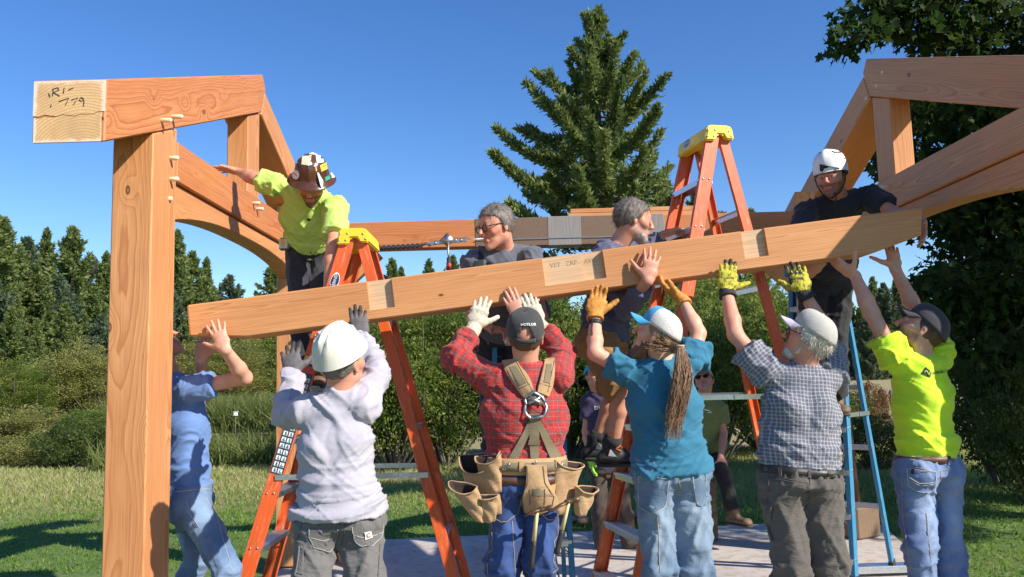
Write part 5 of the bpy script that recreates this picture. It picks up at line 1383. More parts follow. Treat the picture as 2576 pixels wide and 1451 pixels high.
# back plate of the harness: rounded pentagon ring
pl = [(1322, 1005), (1340, 988), (1362, 1000), (1372, 1025), (1365, 1045), (1335, 1048), (1318, 1030), (1322, 1005)]
line_on('harness_plate', SB, [pl, [(1336, 1000), (1356, 1018)], [(1355, 1000), (1334, 1018)]], .008, M_STEEL, p5.root, .016, 6, .5)
patch('strap_slider', SB, [(1332, 1106), (1332, 1118)], [(1357, 1106), (1357, 1118)], M_WEB, p5.root, .012, .005, 2, 2)
bc = p5.mh + p5.Z * .10
blt, bbvh = band('belt_pad', [p5.sbvh, p5.pbvh], bc, p5.Z, p5.X, .075, M_CANVAS, p5.root, .006, .014, rows=4)
_, b2 = band('belt', [bbvh], bc, p5.Z, p5.X, .042, M_WEB, p5.root, .002, .005, rows=2)
band('jeans_belt', [p5.pbvh], p5.mh + p5.Z * .035, p5.Z, p5.X, .035, M_BELT_BR, p5.root, .003, .004)
for (x, y) in ((1312, 1182), (1401, 1178), (1268, 1185)): patch('belt_loop', [b2, bbvh], [(x - 6, y - 22), (x - 6, y + 26)], [(x + 6, y - 22), (x + 6, y + 26)], M_CANVAS, p5.root, .004, .005, 2, 5)
# clips between straps and belt
for a, b_ in (((1285, 1166), (1262, 1178)), ((1345, 1157), (1345, 1190)), ((1404, 1166), (1420, 1180))):
    line_on('snap_hook', [bbvh, p5.sbvh], [[a, b_]], .006, M_STEEL, p5.root, .02, 5); line_on('ring', [bbvh, p5.sbvh], [[(b_[0] + 8 * math.cos(t), b_[1] + 6 * math.sin(t)) for t in np.linspace(0, 6.28, 9)]], .003, M_STEEL, p5.root, .018, 4)
def pouch(name, tc, wdir, out, up, w, dep, h, parent, taper=.55, lip=.012, mat=M_CANVAS, sag=.25, n=16, m=10, tilt=0.):
    """open bag: back edge of the mouth centred on tc, hanging down along -up, bulging along out"""
    tc = V3(tc); wd = V3(wdir).normalized(); up = V3(up).normalized(); out = V3(out); out = (out - up * out.dot(up)).normalized(); V = []; F_ = []
    for k in range(m + 1):
        t = k / m; f_ = 1 - (1 - taper) * t ** 1.6; rim = lip * max(0, 1 - t * 8)
        for i in range(2 * n):
            a = math.pi * 2 * i / (2 * n); x = math.cos(a) * (w / 2) * f_; y = (math.sin(a) * .5 + .5) * dep * (1 - .25 * t * t) if math.sin(a) > 0 else (.5 + math.sin(a) * .42) * dep * (1 - .25 * t * t)
            fz = -sag * dep * max(0, math.sin(a)) * (1 - t) if k == 0 else -sag * dep * max(0, math.sin(a)) * (1 - t)
            y += rim * (math.sin(a) > 0); wob = .003 * math.sin(5 * a + 9 * t)
            V.append(tc + wd * (x + wob) + out * (y + wob) - up * (t * h) + up * fz + wd * tilt * t * h)
    for k in range(m):
        for i in range(2 * n): i2 = (i + 1) % (2 * n); F_.append((k * 2 * n + i, (k + 1) * 2 * n + i, (k + 1) * 2 * n + i2, k * 2 * n + i2))
    c = len(V); V.append(sum((V[m * 2 * n + i] for i in range(2 * n)), V3()) / (2 * n) - up * .01)
    me = bpy.data.meshes.new(name); me.from_pydata([tuple(v) for v in V], [], F_ + [(c, m * 2 * n + (i + 1) % (2 * n), m * 2 * n + i) for i in range(2 * n)]); me.update()
    bm = bmesh.new(); bm.from_mesh(me); bmesh.ops.recalc_face_normals(bm, faces=bm.faces); bm.to_mesh(me); bm.free(); me.polygons.foreach_set('use_smooth', np.ones(len(me.polygons), bool))
    me.materials.append(mat); me.materials.append(M_CANVAS_IN)
    o = link(name, me, None, parent); md = o.modifiers.new('thickness', 'SOLIDIFY'); md.thickness = .005; md.offset = 1; md.use_rim = True; md.material_offset = 1; md.offset = -1
    # bound edge round the mouth
    rim_pts = [V[i] for i in range(2 * n)] + [V[0]]; tube('binding', rim_pts, .0042, mat, o, n=5)
    return o
q = PY(1212, 1130, 4.0); upL = V3((-.22, 0, 1)).normalized()
big = pouch('tool_pouch', PY(1222, 1140, 4.02), (.80, -.55, .10), (-.50, -.85, 0), (-.12, .1, 1), .235, .105, .285, p5.root, .62, .014, sag=.85, tilt=-.02)
pouch('tool_pouch', PY(1238, 1145, 3.955), (.8, -.6, .1), (-.45, -.9, 0), (-.1, .1, 1), .15, .075, .17, p5.root, .6, sag=.5)
pouch('tool_pouch', PY(1176, 1215, 3.90), (.80, -.5, -.12), (-.5, -.85, 0), (-.30, .1, 1), .155, .075, .165, p5.root, .40, sag=.45, tilt=.22)
pouch('tool_pouch', PY(1234, 1245, 3.86), (.85, -.5, .05), (-.4, -.9, 0), (0, .1, 1), .125, .06, .115, p5.root, .5, sag=.3)
pouch('tool_pouch', PY(1418, 1160, 4.0), (.75, .6, -.15), (.55, -.83, 0), (.18, .05, 1), .17, .075, .24, p5.root, .5, sag=.35)
pouch('tool_pouch', PY(1462, 1222, 3.98), (.75, .6, -.1), (.55, -.83, 0), (.22, .05, 1), .125, .075, .13, p5.root, .45, sag=.3)
hl_ = patch('hammer_holster', [bbvh, p5.pbvh], [(1322, 1168), (1324, 1215), (1308, 1250), (1312, 1280), (1340, 1297)], [(1370, 1168), (1374, 1215), (1399, 1250), (1392, 1280), (1358, 1297)], M_CANVAS, p5.root, .016, .012, 8, 14, puff=.006); hb = obj_bvh(hl_)
patch('webbing', [hb], [(1312, 1228), (1314, 1246)], [(1392, 1228), (1390, 1246)], M_WEB, hl_, .002, .003, 6, 2); line_on('stitching', [hb], [[(1326, 1172), (1328, 1214), (1314, 1250), (1317, 1278)], [(1366, 1172), (1370, 1214), (1393, 1250), (1387, 1278)], [(1334, 1230), (1334, 1268)], [(1370, 1230), (1370, 1268)]], .0018, M_STITCH_D, hl_, .003)
M_HICK = simple('hickory_handle', (.60, .47, .20), .5, var=.15, nscale=30)
def hammer(label, hd, grip0, grip1, Y, hdir):
    a = PY(*grip0, Y); b_ = PY(*grip1, Y - .01); r_ = empty('hammer', tuple(b_)); tag(r_, label, 'hammer', 'hammers on the tool belt'); ax = (a - b_).normalized()
    mid = a.lerp(b_, .50); tube('handle', [a + ax * .02, a.lerp(b_, .2), mid], [.011, .0125, .0135], M_HICK, r_, 10, flat=.75); tube('grip', [mid, mid.lerp(b_, .15), a.lerp(b_, .9), b_, b_ - ax * .004], [.015, .0165, .0165, .0185, .012], M_BLACK, r_, 10, flat=.8)
    h = V3(hdir).normalized(); c = PY(*hd, Y)
    tube('head', [c + h * .055, c + h * .052, c + h * .030, c + h * .026, c + h * .006, c - h * .012], [.012, .0145, .0145, .010, .0125, .0135], M_HEAD, r_, 10)
    V_, F_ = multi([tube_verts([c - h * .008, c - h * .035 - ax * .004, c - h * .058 - ax * .010, c - h * .078 - ax * .020], [.012, .0095, .0075, .003], 6, True, (0, 0, 1), .8), tube_verts([c - h * .008 + V3((0, -.012, 0)), c - h * .035 + V3((0, -.014, 0)) - ax * .004, c - h * .058 + V3((0, -.016, 0)) - ax * .012, c - h * .074 + V3((0, -.017, 0)) - ax * .022], [.009, .0085, .0065, .003], 6, True, (0, 0, 1), .8)]); link('claw', npmesh('claw', V_, F_, True), M_HEAD, r_)
M_HEAD = simple('rusty_hammer_steel', (.14, .085, .055), .5, .6, var=.3, nscale=50, bump=.2)
hammer('hammer with yellow handle hanging from the middle of the tool belt', (1362, 1281), (1350, 1296), (1336, 1428), 3.80, (.93, 0, .10))
hammer('hammer with yellow handle hanging from the right side of the tool belt', (1428, 1263), (1428, 1275), (1400, 1392), 3.84, (.9, .2, .20))
for L_, R_ in (([(1235, 1248), (1238, 1300), (1262, 1312)], [(1310, 1252), (1302, 1290), (1275, 1312)]), ([(1362, 1258), (1360, 1290), (1378, 1305)], [(1402, 1250), (1402, 1295), (1390, 1305)])):
    patch('back_pocket', [p5.pbvh], L_, R_, M_JEAN_DARK, p5.root, .002, .003); line_on('stitching', [p5.pbvh], [L_ + R_[::-1]], .0016, M_STITCH_G, p5.root, .006)
patch('leather_label', [p5.pbvh], [(1380, 1222), (1388, 1248)], [(1402, 1214), (1404, 1238)], simple('leather_label', (.55, .30, .13), .6), p5.root, .004, .002, 2, 2)
line_on('seam', [p5.pbvh], [[(1322, 1215), (1324, 1262), (1318, 1290)], [(1226, 1230), (1222, 1330), (1228, 1445)], [(1288, 1310), (1296, 1445)], [(1402, 1250), (1404, 1445)]], .0018, M_STITCH_G, p5.root)
# ================================================================== 6. hoodie and shorts on the tall ladder
p6 = make_person('bearded grey-haired man in slate hoodie and khaki shorts hugging the lifted beam',
    dict(head=(1592, 556, 4.66), neck=(1554, 618, 4.70), shL=(1524, 645, 4.56), shR=(1568, 640, 4.88), elL=(1572, 778, 4.50), wrL=(1630, 704, 4.20), elR=(1640, 618, 4.95), wrR=(1668, 590, 4.93),
         hipL=(1502, 858, 4.68), hipR=(1530, 856, 4.88), knL=(1562, 985, 4.52), knR=(1545, 985, 4.82), anL=(1540, 1128, 4.62), anR=(1500, 1115, 4.85), _toeL=(1, -.1, 0), _toeR=(1, -.1, 0)),
    (.97, .12, -.14), (.12, 0, 1), SKIN_RED, 1.04, beard=((.34, .29, .25), .55), facing=(.9, -.3, 0), seed=17, armr=1.08, foot=.85,
    hands=dict(L=dict(fd=(.22, .05, .96), pn=(0, 1, 0), ts=(-1, 0, .1), curl=.2, spread=.2, s=1.04), R=dict(fd=(.9, -.1, .25), pn=(0, -.2, -1), ts=(0, -1, .1), curl=.7)),
    shirt=dict(mat=M_HOOD, w=(.145, .175, .185, .185), d=(.12, .14, .15, .15), hem=.03, len=1.72, sl=1.12, fold=1.3, name='hoodie'),
    pants=dict(mat=M_SHORTS, w=(.155, .135), r=1.18, len=1.02, name='shorts', fold=1.2, waist=.06, shoe=M_BLACK))
hair_cap(p6, M_HAIR_GREY, [(.12, .088), (.08, .070), (.045, .045), (.02, .005), (0, -.01), (-.03, -.05), (-.12, -.066)], r=(.086, .108, .098), noise_amp=.004); hair_strands(p6, M_HAIR_GREY, 2200, .030, .0010, lift=.08)
def beard_mesh(p, mat, zlo=-.125, bulge=.012, amp=.006, name='beard', ylo=.0, drop=0.0, seed=4, hi=-.03):
    H = p.H
    def fn(P):
        f_ = P.reshape(-1, 3); d1 = prim_eval(dict(a=A3((0, .004, -.045)), b=A3((0, .060, -.090 - drop)), ra=(.060 + bulge, .042 + bulge), rb=(.036 + bulge, .030 + bulge), wax=A3((1, 0, 0)), ez=None), P)[0]
        n = (vnoise(f_ * (60, 60, 25), seed) * amp + vnoise(f_ * (140, 140, 50), seed + 1) * amp * .5).reshape(d1.shape)
        lip = .013 - np.sqrt(((P[..., 0]) / 1.9) ** 2 + (P[..., 2] + .0585) ** 2 + np.minimum(0, P[..., 1] - .08) ** 2)
        top = P[..., 2] - (hi - .25 * np.clip(.055 - np.abs(P[..., 0]), 0, .05))
        return np.maximum(np.maximum(np.maximum(d1 + n, top), ylo - P[..., 1]), lip)
    V, Q = field_mesh(fn, (-.11, -.06, -.2 - drop), (.11, .15, .02), .0045)
    V = np.array(H.c) + (np.outer(V[:, 0], H.r) + np.outer(V[:, 1], H.f) + np.outer(V[:, 2], H.u)) * H.k
    return link(name, npmesh(name, V, Q, True), mat, p.root)
beard_mesh(p6, M_BEARD_GREY, bulge=.004, amp=.004)
HS = Sdf(); nb = p6.j['neck']; HS.seg(nb + A3((-.085, -.05, -.01)), nb + A3((-.075, .06, .0)), .042, .042, None, .03); HS.seg(nb + A3((-.06, -.08, -.03)), nb + A3((.03, -.085, -.045)), .038, .028, None, .03); HS.seg(nb + A3((-.06, .08, -.02)), nb + A3((.03, .085, -.04)), .036, .028, None, .03)
V, Q = HS.mesh(.007); Nn = vnormals(V, Q); V = V + Nn * (np.maximum(1 - np.abs(vnoise(V * 20, 5)) * 2.4, 0) * .008)[:, None]; link('hood', npmesh('hood', V, Q, True), M_HOOD, p6.root)
for s in 'LR':
    an, kn = p6.j['an' + s], p6.j['kn' + s]; tube('sock', [V3(an + (kn - an) * .04), V3(an + (kn - an) * .22)], [.047, .049], M_BLACKTEE, p6.root, 14)
shb = [obj_bvh(o) for o in p6.root.children if o.name.startswith('shoe')]
for c in ((1500, 1122), (1532, 1140)):
    patch('shoe_mark', shb, [(c[0] + 3, c[1] - 9), (c[0] - 2, c[1] + 7)], [(c[0] + 5, c[1] - 9), (c[0] + 20, c[1] + 9)], M_TEXT_W, p6.root, .002, .001, 2, 3)
line_on('laces', shb, [[(1545, 1112), (1560, 1122), (1548, 1128), (1562, 1136)], [(1550, 1110), (1566, 1130)]], .003, simple('orange_laces', (.55, .13, .03), .7), p6.root, .004, 5)
# ================================================================== 7. teal tee, ponytail
p7 = make_person('bearded man with long brown ponytail in teal tee and blue and white cap, back turned',
    dict(head=(1652, 846, 4.0), neck=(1672, 918, 4.03), shL=(1582, 940, 4.03), shR=(1742, 912, 4.03), elL=(1497, 888, 4.05), wrL=(1497, 790, 4.15), elR=(1757, 838, 4.10), wrR=(1716, 752, 4.20),
         hipL=(1645, 1200, 4.03), hipR=(1735, 1196, 4.03), knL=(1662, 1425, 4.0), knR=(1742, 1425, 4.0), anL=(1680, 1650, 4.08), anR=(1742, 1650, 4.08)),
    (-.82, .34, .42), (.30, -.1, .92), SKIN_LIGHT, 1.0, facing=(0, 1, 0), seed=19, armr=1.05,
    hands=dict(L=dict(fd=(.20, .55, .80), pn=(.1, -.5, .8), ts=(1, -.1, .2), curl=.45, glove=M_GLOVE_TAN, cuff=.03, g=1.3), R=dict(fd=(-.70, .35, .55), pn=(.3, .1, 1), ts=(-.3, -.9, .1), curl=.35, glove=M_GLOVE_TAN, cuff=.035, g=1.3)),
    shirt=dict(mat=M_TEAL, w=(.165, .19, .192, .215), d=(.115, .13, .14, .172), hem=.02, len=.58, sl=1.15, collar=.024, fold=1.25),
    pants=dict(mat=M_JEAN_DIRTY, w=(.172, .125), r=1.12, fold=1.35))
hair_cap(p7, M_HAIR_LONG, [(.1, .08), (.05, .04), (.02, -.005), (-.03, -.06), (-.12, -.085)], r=(.084, .100, .092), ztop=.045)
ball_cap(p7, M_CAP_BLUE, M_CAP_BLUE, mesh_from=.95, mesh_mat=M_MESH)
beard_mesh(p7, M_BEARD_RED, bulge=.012, amp=.010, drop=.06)
def ponytail(p):
    parts = []; tie = PY(1711, 868, 3.885); rr = RNG
    for k in range(420):
        a = rr.uniform(0, 6.28); r_ = math.sqrt(rr.uniform(0, 1)); ex = math.cos(a) * r_; ey = math.sin(a) * r_; Lk = rr.uniform(.5, 1.04); pts = []; rd = []
        ph = rr.uniform(0, 6.28); fq = rr.uniform(5, 9); am = rr.uniform(.001, .008)
        for t in np.linspace(0, 1, 12):
            s = t * Lk; wd = .013 + .036 * math.sin(min(1, s * 2.2) * 1.4) * (1 - .25 * s); cx = 1711 - 10 * s + 8 * math.sin(s * 5); cy = 868 + 232 * s
            b_ = PY(cx, cy, 3.885 - .045 * math.sin(min(1, s * 1.6) * 1.57) + .02 * s)
            pts.append(b_ + V3((ex * wd * 1.15 + am * math.sin(fq * s * 3 + ph) * min(1, s * 4), ey * wd * .75 - wd * .2, 0))); rd.append(.0019 * (1 - .6 * t))
        parts.append(tube_verts(pts, rd, 4, False))
    for k in range(300):       # swept back from the temples to the tie
        t0 = rr.uniform(0, 1); y0 = rr.uniform(-.07, .03); z0 = rr.uniform(-.075, .02); sd = rr.choice((-1, 1)); q = V3(p.H.w(sd * .083 * math.cos((y0 - .0) * 6), y0 - .01, z0)); m_ = q.lerp(tie, .5) + (V3(p.H.w(0, -.115, -.02)) - tie) * .32
        parts.append(tube_verts([q, q.lerp(m_, .55), m_, tie], [.0014, .0018, .0018, .0014], 4, False))
    V_, F_ = multi(parts); o = link('ponytail', npmesh('ponytail', V_, F_, True), M_HAIR_LONG, p.root)
    tube('hair_tie', [tie + V3((.017 * math.cos(a), .012 * math.sin(a) - .004, -.004)) for a in np.linspace(0, 6.28, 12)], .005, simple('beige_tie', (.50, .36, .24), .8), o, 6)
ponytail(p7)
wb = [p7.skinbvh]; band('watch_strap', wb, p7.j['wrL'] + unit(p7.j['elL'] - p7.j['wrL']) * .055, p7.j['elL'] - p7.j['wrL'], (1, 0, 0), .024, M_BLACK, p7.root, .001, .003, 24, .1); patch('watch', wb, [(1478, 803), (1478, 817)], [(1492, 803), (1492, 817)], M_BLACK, p7.root, .004, .008, 2, 2)
for L_, R_ in (([(1608, 1198), (1608, 1275), (1632, 1290)], [(1682, 1204), (1674, 1272), (1650, 1290)]), ([(1742, 1196), (1750, 1262), (1758, 1272)], [(1775, 1184), (1776, 1255), (1774, 1268)])):
    patch('back_pocket', [p7.pbvh], L_, R_, M_JEAN_DIRTY, p7.root, .002, .004); line_on('stitching', [p7.pbvh], [L_ + R_[::-1] + [L_[0]]], .0018, M_STITCH, p7.root, .005)
line_on('seam', [p7.pbvh], [[(1703, 1195), (1712, 1225), (1704, 1252)], [(1655, 1300), (1660, 1440)]], .0018, M_STITCH_G, p7.root)
# ================================================================== 8. grey check shirt
p8 = make_person('white-haired man in grey check shirt and pale cap, back turned, yellow and black gloves',
    dict(head=(2036, 856, 3.93), neck=(2022, 928, 3.96), shL=(1942, 950, 3.97), shR=(2088, 950, 3.97), elL=(1850, 842, 4.04), wrL=(1828, 730, 4.16), elR=(2082, 842, 4.16), wrR=(2022, 735, 4.19),
         hipL=(1962, 1216, 3.95), hipR=(2058, 1216, 3.95), knL=(1990, 1425, 3.92), knR=(2085, 1425, 3.92), anL=(1998, 1660, 4.0), anR=(2120, 1660, 4.0)),
    (-.78, .42, .42), (.32, -.15, .90), SKIN_RED, 1.02, facing=(0, 1, 0), seed=23, armr=1.08,
    hands=dict(L=dict(fd=(.16, .12, .96), pn=(0, 1, 0), ts=(1, .1, 0), curl=.22, spread=.12, glove=M_GLOVE_BY, thumb=1.2, g=1.25), R=dict(fd=(-.16, .14, .96), pn=(0, 1, 0), ts=(-1, 0, 0), curl=.2, spread=.26, glove=M_GLOVE_BY, g=1.25)),
    shirt=dict(mat=M_GREYCHECK, w=(.165, .195, .20, .21), d=(.12, .145, .155, .165), hem=.078, len=.66, sl=1.3, collar=.028, fold=1.2),
    pants=dict(mat=M_KHAKIGREY, w=(.185, .14), r=1.18, fold=1.3))
hair_cap(p8, M_HAIR_WHITE, [(.1, .07), (.05, .03), (.02, -.02), (-.03, -.075), (-.12, -.10)], r=(.086, .104, .094), noise_amp=.008, ztop=.045); hair_strands(p8, M_HAIR_WHITE, 900, .032, .0015, lift=.3)
ball_cap(p8, M_CAP_GREY, M_CAP_LIL); beard_mesh(p8, M_HAIR_WHITE, bulge=.002, amp=.006); eyeglasses(p8, M_BLACK)
_, bb8 = band('belt', [p8.pbvh], p8.mh + p8.Z * .058, p8.Z, p8.X, .042, M_BELT_B, p8.root, .000, .005)
for x, y in ((1928, 1168), (1963, 1180), (2036, 1185), (2086, 1175)): patch('belt_loop', [bb8, p8.pbvh], [(x - 4, y - 17), (x - 4, y + 17)], [(x + 4, y - 17), (x + 4, y + 17)], M_KHAKIGREY, p8.root, .002, .004, 2, 4)
line_on('seam', [p8.pbvh], [[(1985, 1198), (2040, 1202)], [(2038, 1195), (2036, 1262), (2024, 1285)], [(1935, 1195), (1930, 1280), (1925, 1330)]], .0018, M_STITCH_D, p8.root); line_on('pocket_welt', [p8.pbvh], [[(1942, 1198), (1998, 1208)], [(1942, 1203), (1998, 1213)], [(2072, 1205), (2102, 1196)]], .0022, M_STITCH_D, p8.root)
patch('cargo_pocket', [p8.pbvh], [(1902, 1285), (1912, 1370)], [(1926, 1290), (1945, 1360)], M_KHAKIGREY, p8.root, .004, .008, 4, 6, puff=.008)
for s, (cx, cy), ww in (('R', (2000, 688), 40), ('R', (1998, 702), 44), ('R', (2003, 675), 36), ('L', (1834, 700), 24)):
    text_on('glove_print', [getattr(p8, 'glove_bvh' + s)], 'Mechanix', (cx, cy), ww, -.12 + math.pi, M_TEXT_K, getattr(p8, 'glove' + s), .0015, .0008, bold=.01)
# ================================================================== 9. black tee, white helmet
p9 = make_person('man in black tee and white climbing helmet leaning over the beam at the right',
    dict(head=(2092, 452, 4.93), neck=(2110, 500, 5.06), shL=(2030, 528, 5.05), shR=(2180, 494, 5.05), elL=(2010, 640, 4.80), wrL=(2036, 688, 4.50), elR=(2258, 540, 4.78), wrR=(2318, 556, 4.48),
         hipL=(2045, 720, 5.40), hipR=(2110, 716, 5.40), knL=(2050, 870, 5.35), knR=(2100, 868, 5.35), anL=(2055, 1010, 5.42), anR=(2105, 1006, 5.42)),
    (-.62, -.76, -.08), (-.15, -.1, 1), SKIN_TAN, 1.0, beard=((.03, .02, .016), .72), facing=(-.15, -1, 0), seed=29, armr=1.1, foot=.9,
    hands=dict(L=dict(fd=(.30, -.75, .50), pn=(.1, .45, .85), ts=(-.9, -.3, .1), curl=.55, s=1.1), R=dict(fd=(-.15, -.45, -.9), pn=(-1, .2, .1), ts=(.1, -.9, .45), curl=.35, s=1.1)),
    shirt=dict(mat=M_BLACKTEE, w=(.165, .20, .19, .18), d=(.12, .14, .135, .13), hem=.0, len=.62, sl=1.15, collar=.024, fold=1.2),
    pants=dict(mat=M_BLACKP, r=1.08))
hair_cap(p9, M_HAIR_DARK, [(.1, .08), (.05, .05), (.01, .0), (-.04, -.04), (-.12, -.06)], noise_amp=.003)
def helmet(p):
    mt = simple('white_helmet', (.80, .79, .78), .25, var=.04); V = []; F_ = []; n = 56
    prof = [(.004, .128), (.035, .126), (.066, .113), (.090, .088), (.104, .055), (.109, .02), (.108, -.012), (.110, -.020), (.105, -.022)]; m = len(prof)
    for i in range(n):
        a = 2 * math.pi * i / n
        for k, (r_, z) in enumerate(prof):
            dz = (-.016 * max(0, -math.cos(a)) - .006 * math.cos(a) ** 2) if k >= 6 else 0; rid = .005 * max(0, 1 - ((r_ * math.sin(a)) / .022) ** 2) if 0 < k < 5 else 0
            V.append((r_ * math.sin(a) * .93 * (1 + rid * 8), r_ * math.cos(a) * 1.09 * (1 + rid * 8) - .006 + (.008 * max(0, math.cos(a)) ** 2 if k >= 7 else 0), z + .060 + dz + rid))
    for i in range(n):
        for k in range(m - 1): F_.append((i * m + k, i * m + k + 1, ((i + 1) % n) * m + k + 1, ((i + 1) % n) * m + k))
    V.append((0, -.006, .1905)); c = len(V) - 1
    for i in range(n): F_.append((c, i * m, ((i + 1) % n) * m))
    o = head_obj(p, 'helmet', V, F_, mt); p.hat = o; p.hatbvh = obj_bvh(o)
    patch('headlamp_clip', [p.hatbvh], [(2065, 413), (2065, 430)], [(2112, 425), (2108, 440)], M_BLACK, o, .003, .010, 6, 3, puff=.004); patch('clip_badge', [p.hatbvh], [(2104, 426), (2103, 435)], [(2108, 427), (2107, 436)], M_TEXT_W, o, .018, .002, 1, 1)
    for k in range(4): disc_on('vent', [p.hatbvh], (2125 + k * 6, 398 - k * 3), 2.2, 1.6, -.4, M_BLACK, o); disc_on('vent', [p.hatbvh], (2143 + k * 3, 372 - k * 2), 1.2, 2.4, .3, M_BLACK, o); disc_on('vent', [p.hatbvh], (2062 + k * 1.5, 385 - k * 4), 1.2, 2, .2, M_BLACK, o)
    for k in range(5): disc_on('vent', [p.hatbvh], (2095 + k * 4.5, 381 + (k > 0) * 2), 2.4, 1.6, .1, M_BLACK, o)
    disc_on('ear_clip', [p.hatbvh], (2146, 422), 5, 10, .25, M_BLACK, o, .006)
    H = p.H; tube('chin_strap', [V3(H.w(-.094, .02, .03)), V3(H.w(-.082, .02, -.03)), V3(H.w(-.055, .03, -.085)), V3(H.w(0, .045, -.122)), V3(H.w(.055, .03, -.085)), V3(H.w(.082, .02, -.03)), V3(H.w(.094, .02, .03))], .006, M_BLACK, o, 6, flat=.4); tube('strap_tail', [V3(H.w(-.03, .06, -.12)), V3(H.w(-.03, .085, -.16)), V3(H.w(-.02, .07, -.20))], .004, M_BLACK, o, 5)
helmet(p9); beard_mesh(p9, M_HAIR_DARK, bulge=-.004, amp=.003, hi=-.035)
# ================================================================== 10. bright tee at the right
p10 = make_person('man in bright yellow tee and backwards-tilted dark cap at the far right, arms raised',
    dict(head=(2316, 836, 4.18), neck=(2318, 910, 4.2), shL=(2256, 912, 4.18), shR=(2368, 905, 4.24), elL=(2192, 786, 4.22), wrL=(2150, 692, 4.25), elR=(2308, 792, 4.38), wrR=(2252, 676, 4.34),
         hipL=(2298, 1190, 4.18), hipR=(2370, 1188, 4.24), knL=(2318, 1400, 4.15), knR=(2386, 1400, 4.22), anL=(2330, 1620, 4.25), anR=(2400, 1620, 4.30)),
    (-.72, .35, .60), (.5, -.1, .85), SKIN_LIGHT, 1.04, beard=((.09, .055, .035), .6), facing=(-.2, 1, 0), seed=31, armr=1.1,
    hands=dict(L=dict(fd=(-.62, .35, .62), pn=(.3, .5, .85), ts=(.35, -.85, .5), curl=.18, thumb=1.3, s=1.06), R=dict(fd=(.10, .35, .93), pn=(-.2, .95, -.1), ts=(-1, -.1, .1), curl=.12, spread=.12, thumb=1.3, s=1.06)),
    shirt=dict(mat=M_HIVIS2, w=(.135, .165, .16, .17), d=(.12, .14, .135, .14), hem=.075, len=.50, sl=1.25, collar=.024, fold=1.2),
    pants=dict(mat=M_JEAN_P10, w=(.155, .125), r=1.06, fold=1.35, waist=.09))
hair_cap(p10, M_HAIR_BROWN, [(.1, .08), (.05, .05), (.01, .0), (-.04, -.04), (-.12, -.055)], noise_amp=.003); ball_cap(p10, M_CAP_CHAR2, M_CAP_CHAR2)
_, bb10 = band('belt', [p10.pbvh], p10.mh + p10.Z * .075, p10.Z, p10.X, .036, M_BELT_BR, p10.root, .000, .006)
band('underwear_band', [p10.pbvh], p10.mh + p10.Z * .103, p10.Z, p10.X, .022, simple('green_waistband', (.03, .22, .13), .8), p10.root, -.004, .003)
for x in (2303, 2390): patch('belt_loop', [bb10, p10.pbvh], [(x - 5, 1135), (x - 5, 1170)], [(x + 5, 1135), (x + 5, 1172)], M_JEAN_P10, p10.root, .002, .004, 2, 4)
for L_, R_ in (([(2283, 1180), (2286, 1220), (2310, 1238)], [(2355, 1188), (2350, 1225), (2335, 1238)]),): patch('back_pocket', [p10.pbvh], L_, R_, M_JEAN_P10, p10.root, .002, .004); line_on('stitching', [p10.pbvh], [L_ + R_[::-1] + [L_[0]], [(2288, 1200), (2315, 1215), (2348, 1213)], [(2288, 1206), (2315, 1220), (2348, 1218)]], .0018, M_STITCH, p10.root, .007)
patch('rivet_label', [p10.pbvh], [(2294, 1181), (2294, 1193)], [(2302, 1181), (2302, 1193)], M_BELT_B, p10.root, .009, .002, 1, 1)
text_on('lettering', [p10.sbvh], 'VFERGY W', (2366, 936), 46, -.14, M_TEXT_K, p10.root, .004, bold=.025); patch('emblem', [p10.sbvh], [(2328, 923), (2318, 939)], [(2342, 935), (2339, 949)], M_TEXT_K, p10.root, .003, .001, 4, 4, sm=0)
line_on('emblem_mark', [p10.sbvh], [[(2324, 938), (2329, 933), (2335, 943), (2338, 934)]], .0022, M_HIVIS2, p10.root, .007, 4)
line_on('seam', [p10.pbvh], [[(2283, 1170), (2355, 1188), (2392, 1176)], [(2268, 1190), (2272, 1300), (2292, 1440)], [(2366, 1185), (2368, 1240), (2352, 1262)], [(2330, 1290), (2345, 1440)]], .0018, M_STITCH_G, p10.root)
# ================================================================== 11, 12. two onlookers behind
def lensmat():
    return simple('dark_lens', (.01, .01, .012), .1)
p11 = make_person('onlooker in purple tee and sunglasses standing behind the ladder with a lime glove',
    dict(head=(1497, 950, 7.25), neck=(1505, 985, 7.28), shL=(1482, 1003, 7.3), shR=(1556, 1003, 7.3), elL=(1474, 1085, 7.3), wrL=(1484, 1148, 7.2), elR=(1575, 1085, 7.3), wrR=(1572, 1150, 7.2),
         hipL=(1505, 1185, 7.3), hipR=(1550, 1185, 7.3), knL=(1510, 1290, 7.25), knR=(1572, 1290, 7.25), anL=(1512, 1385, 7.3), anR=(1585, 1385, 7.3)),
    (.25, -.88, .35), (0, .3, 1), SKIN_RED, 1.0, facing=(0, -1, 0), seed=37, res=.009, foot=-.05, group='onlookers behind the ladders',
    hands=dict(L=dict(fd=(.1, -.1, -1), pn=(1, 0, 0), ts=(0, -1, 0), curl=.3, glove=M_GLOVE_GREEN), R=dict(fd=(0, -.1, -1), pn=(-1, 0, 0), ts=(0, -1, 0), curl=.3)),
    shirt=dict(mat=M_PURPLE, w=(.155, .175, .165, .175), d=(.11, .12, .12, .13), hem=.0, len=.6, sl=1.1, collar=.024), pants=dict(mat=M_BROWNP))
hair_cap(p11, M_HAIR_BROWN, [(.1, .08), (.05, .05), (.01, .0), (-.04, -.04), (-.12, -.055)], noise_amp=.003); ball_cap(p11, M_CAP_BLUE, M_CAP_BLUE); eyeglasses(p11, M_BLACK, lensmat())
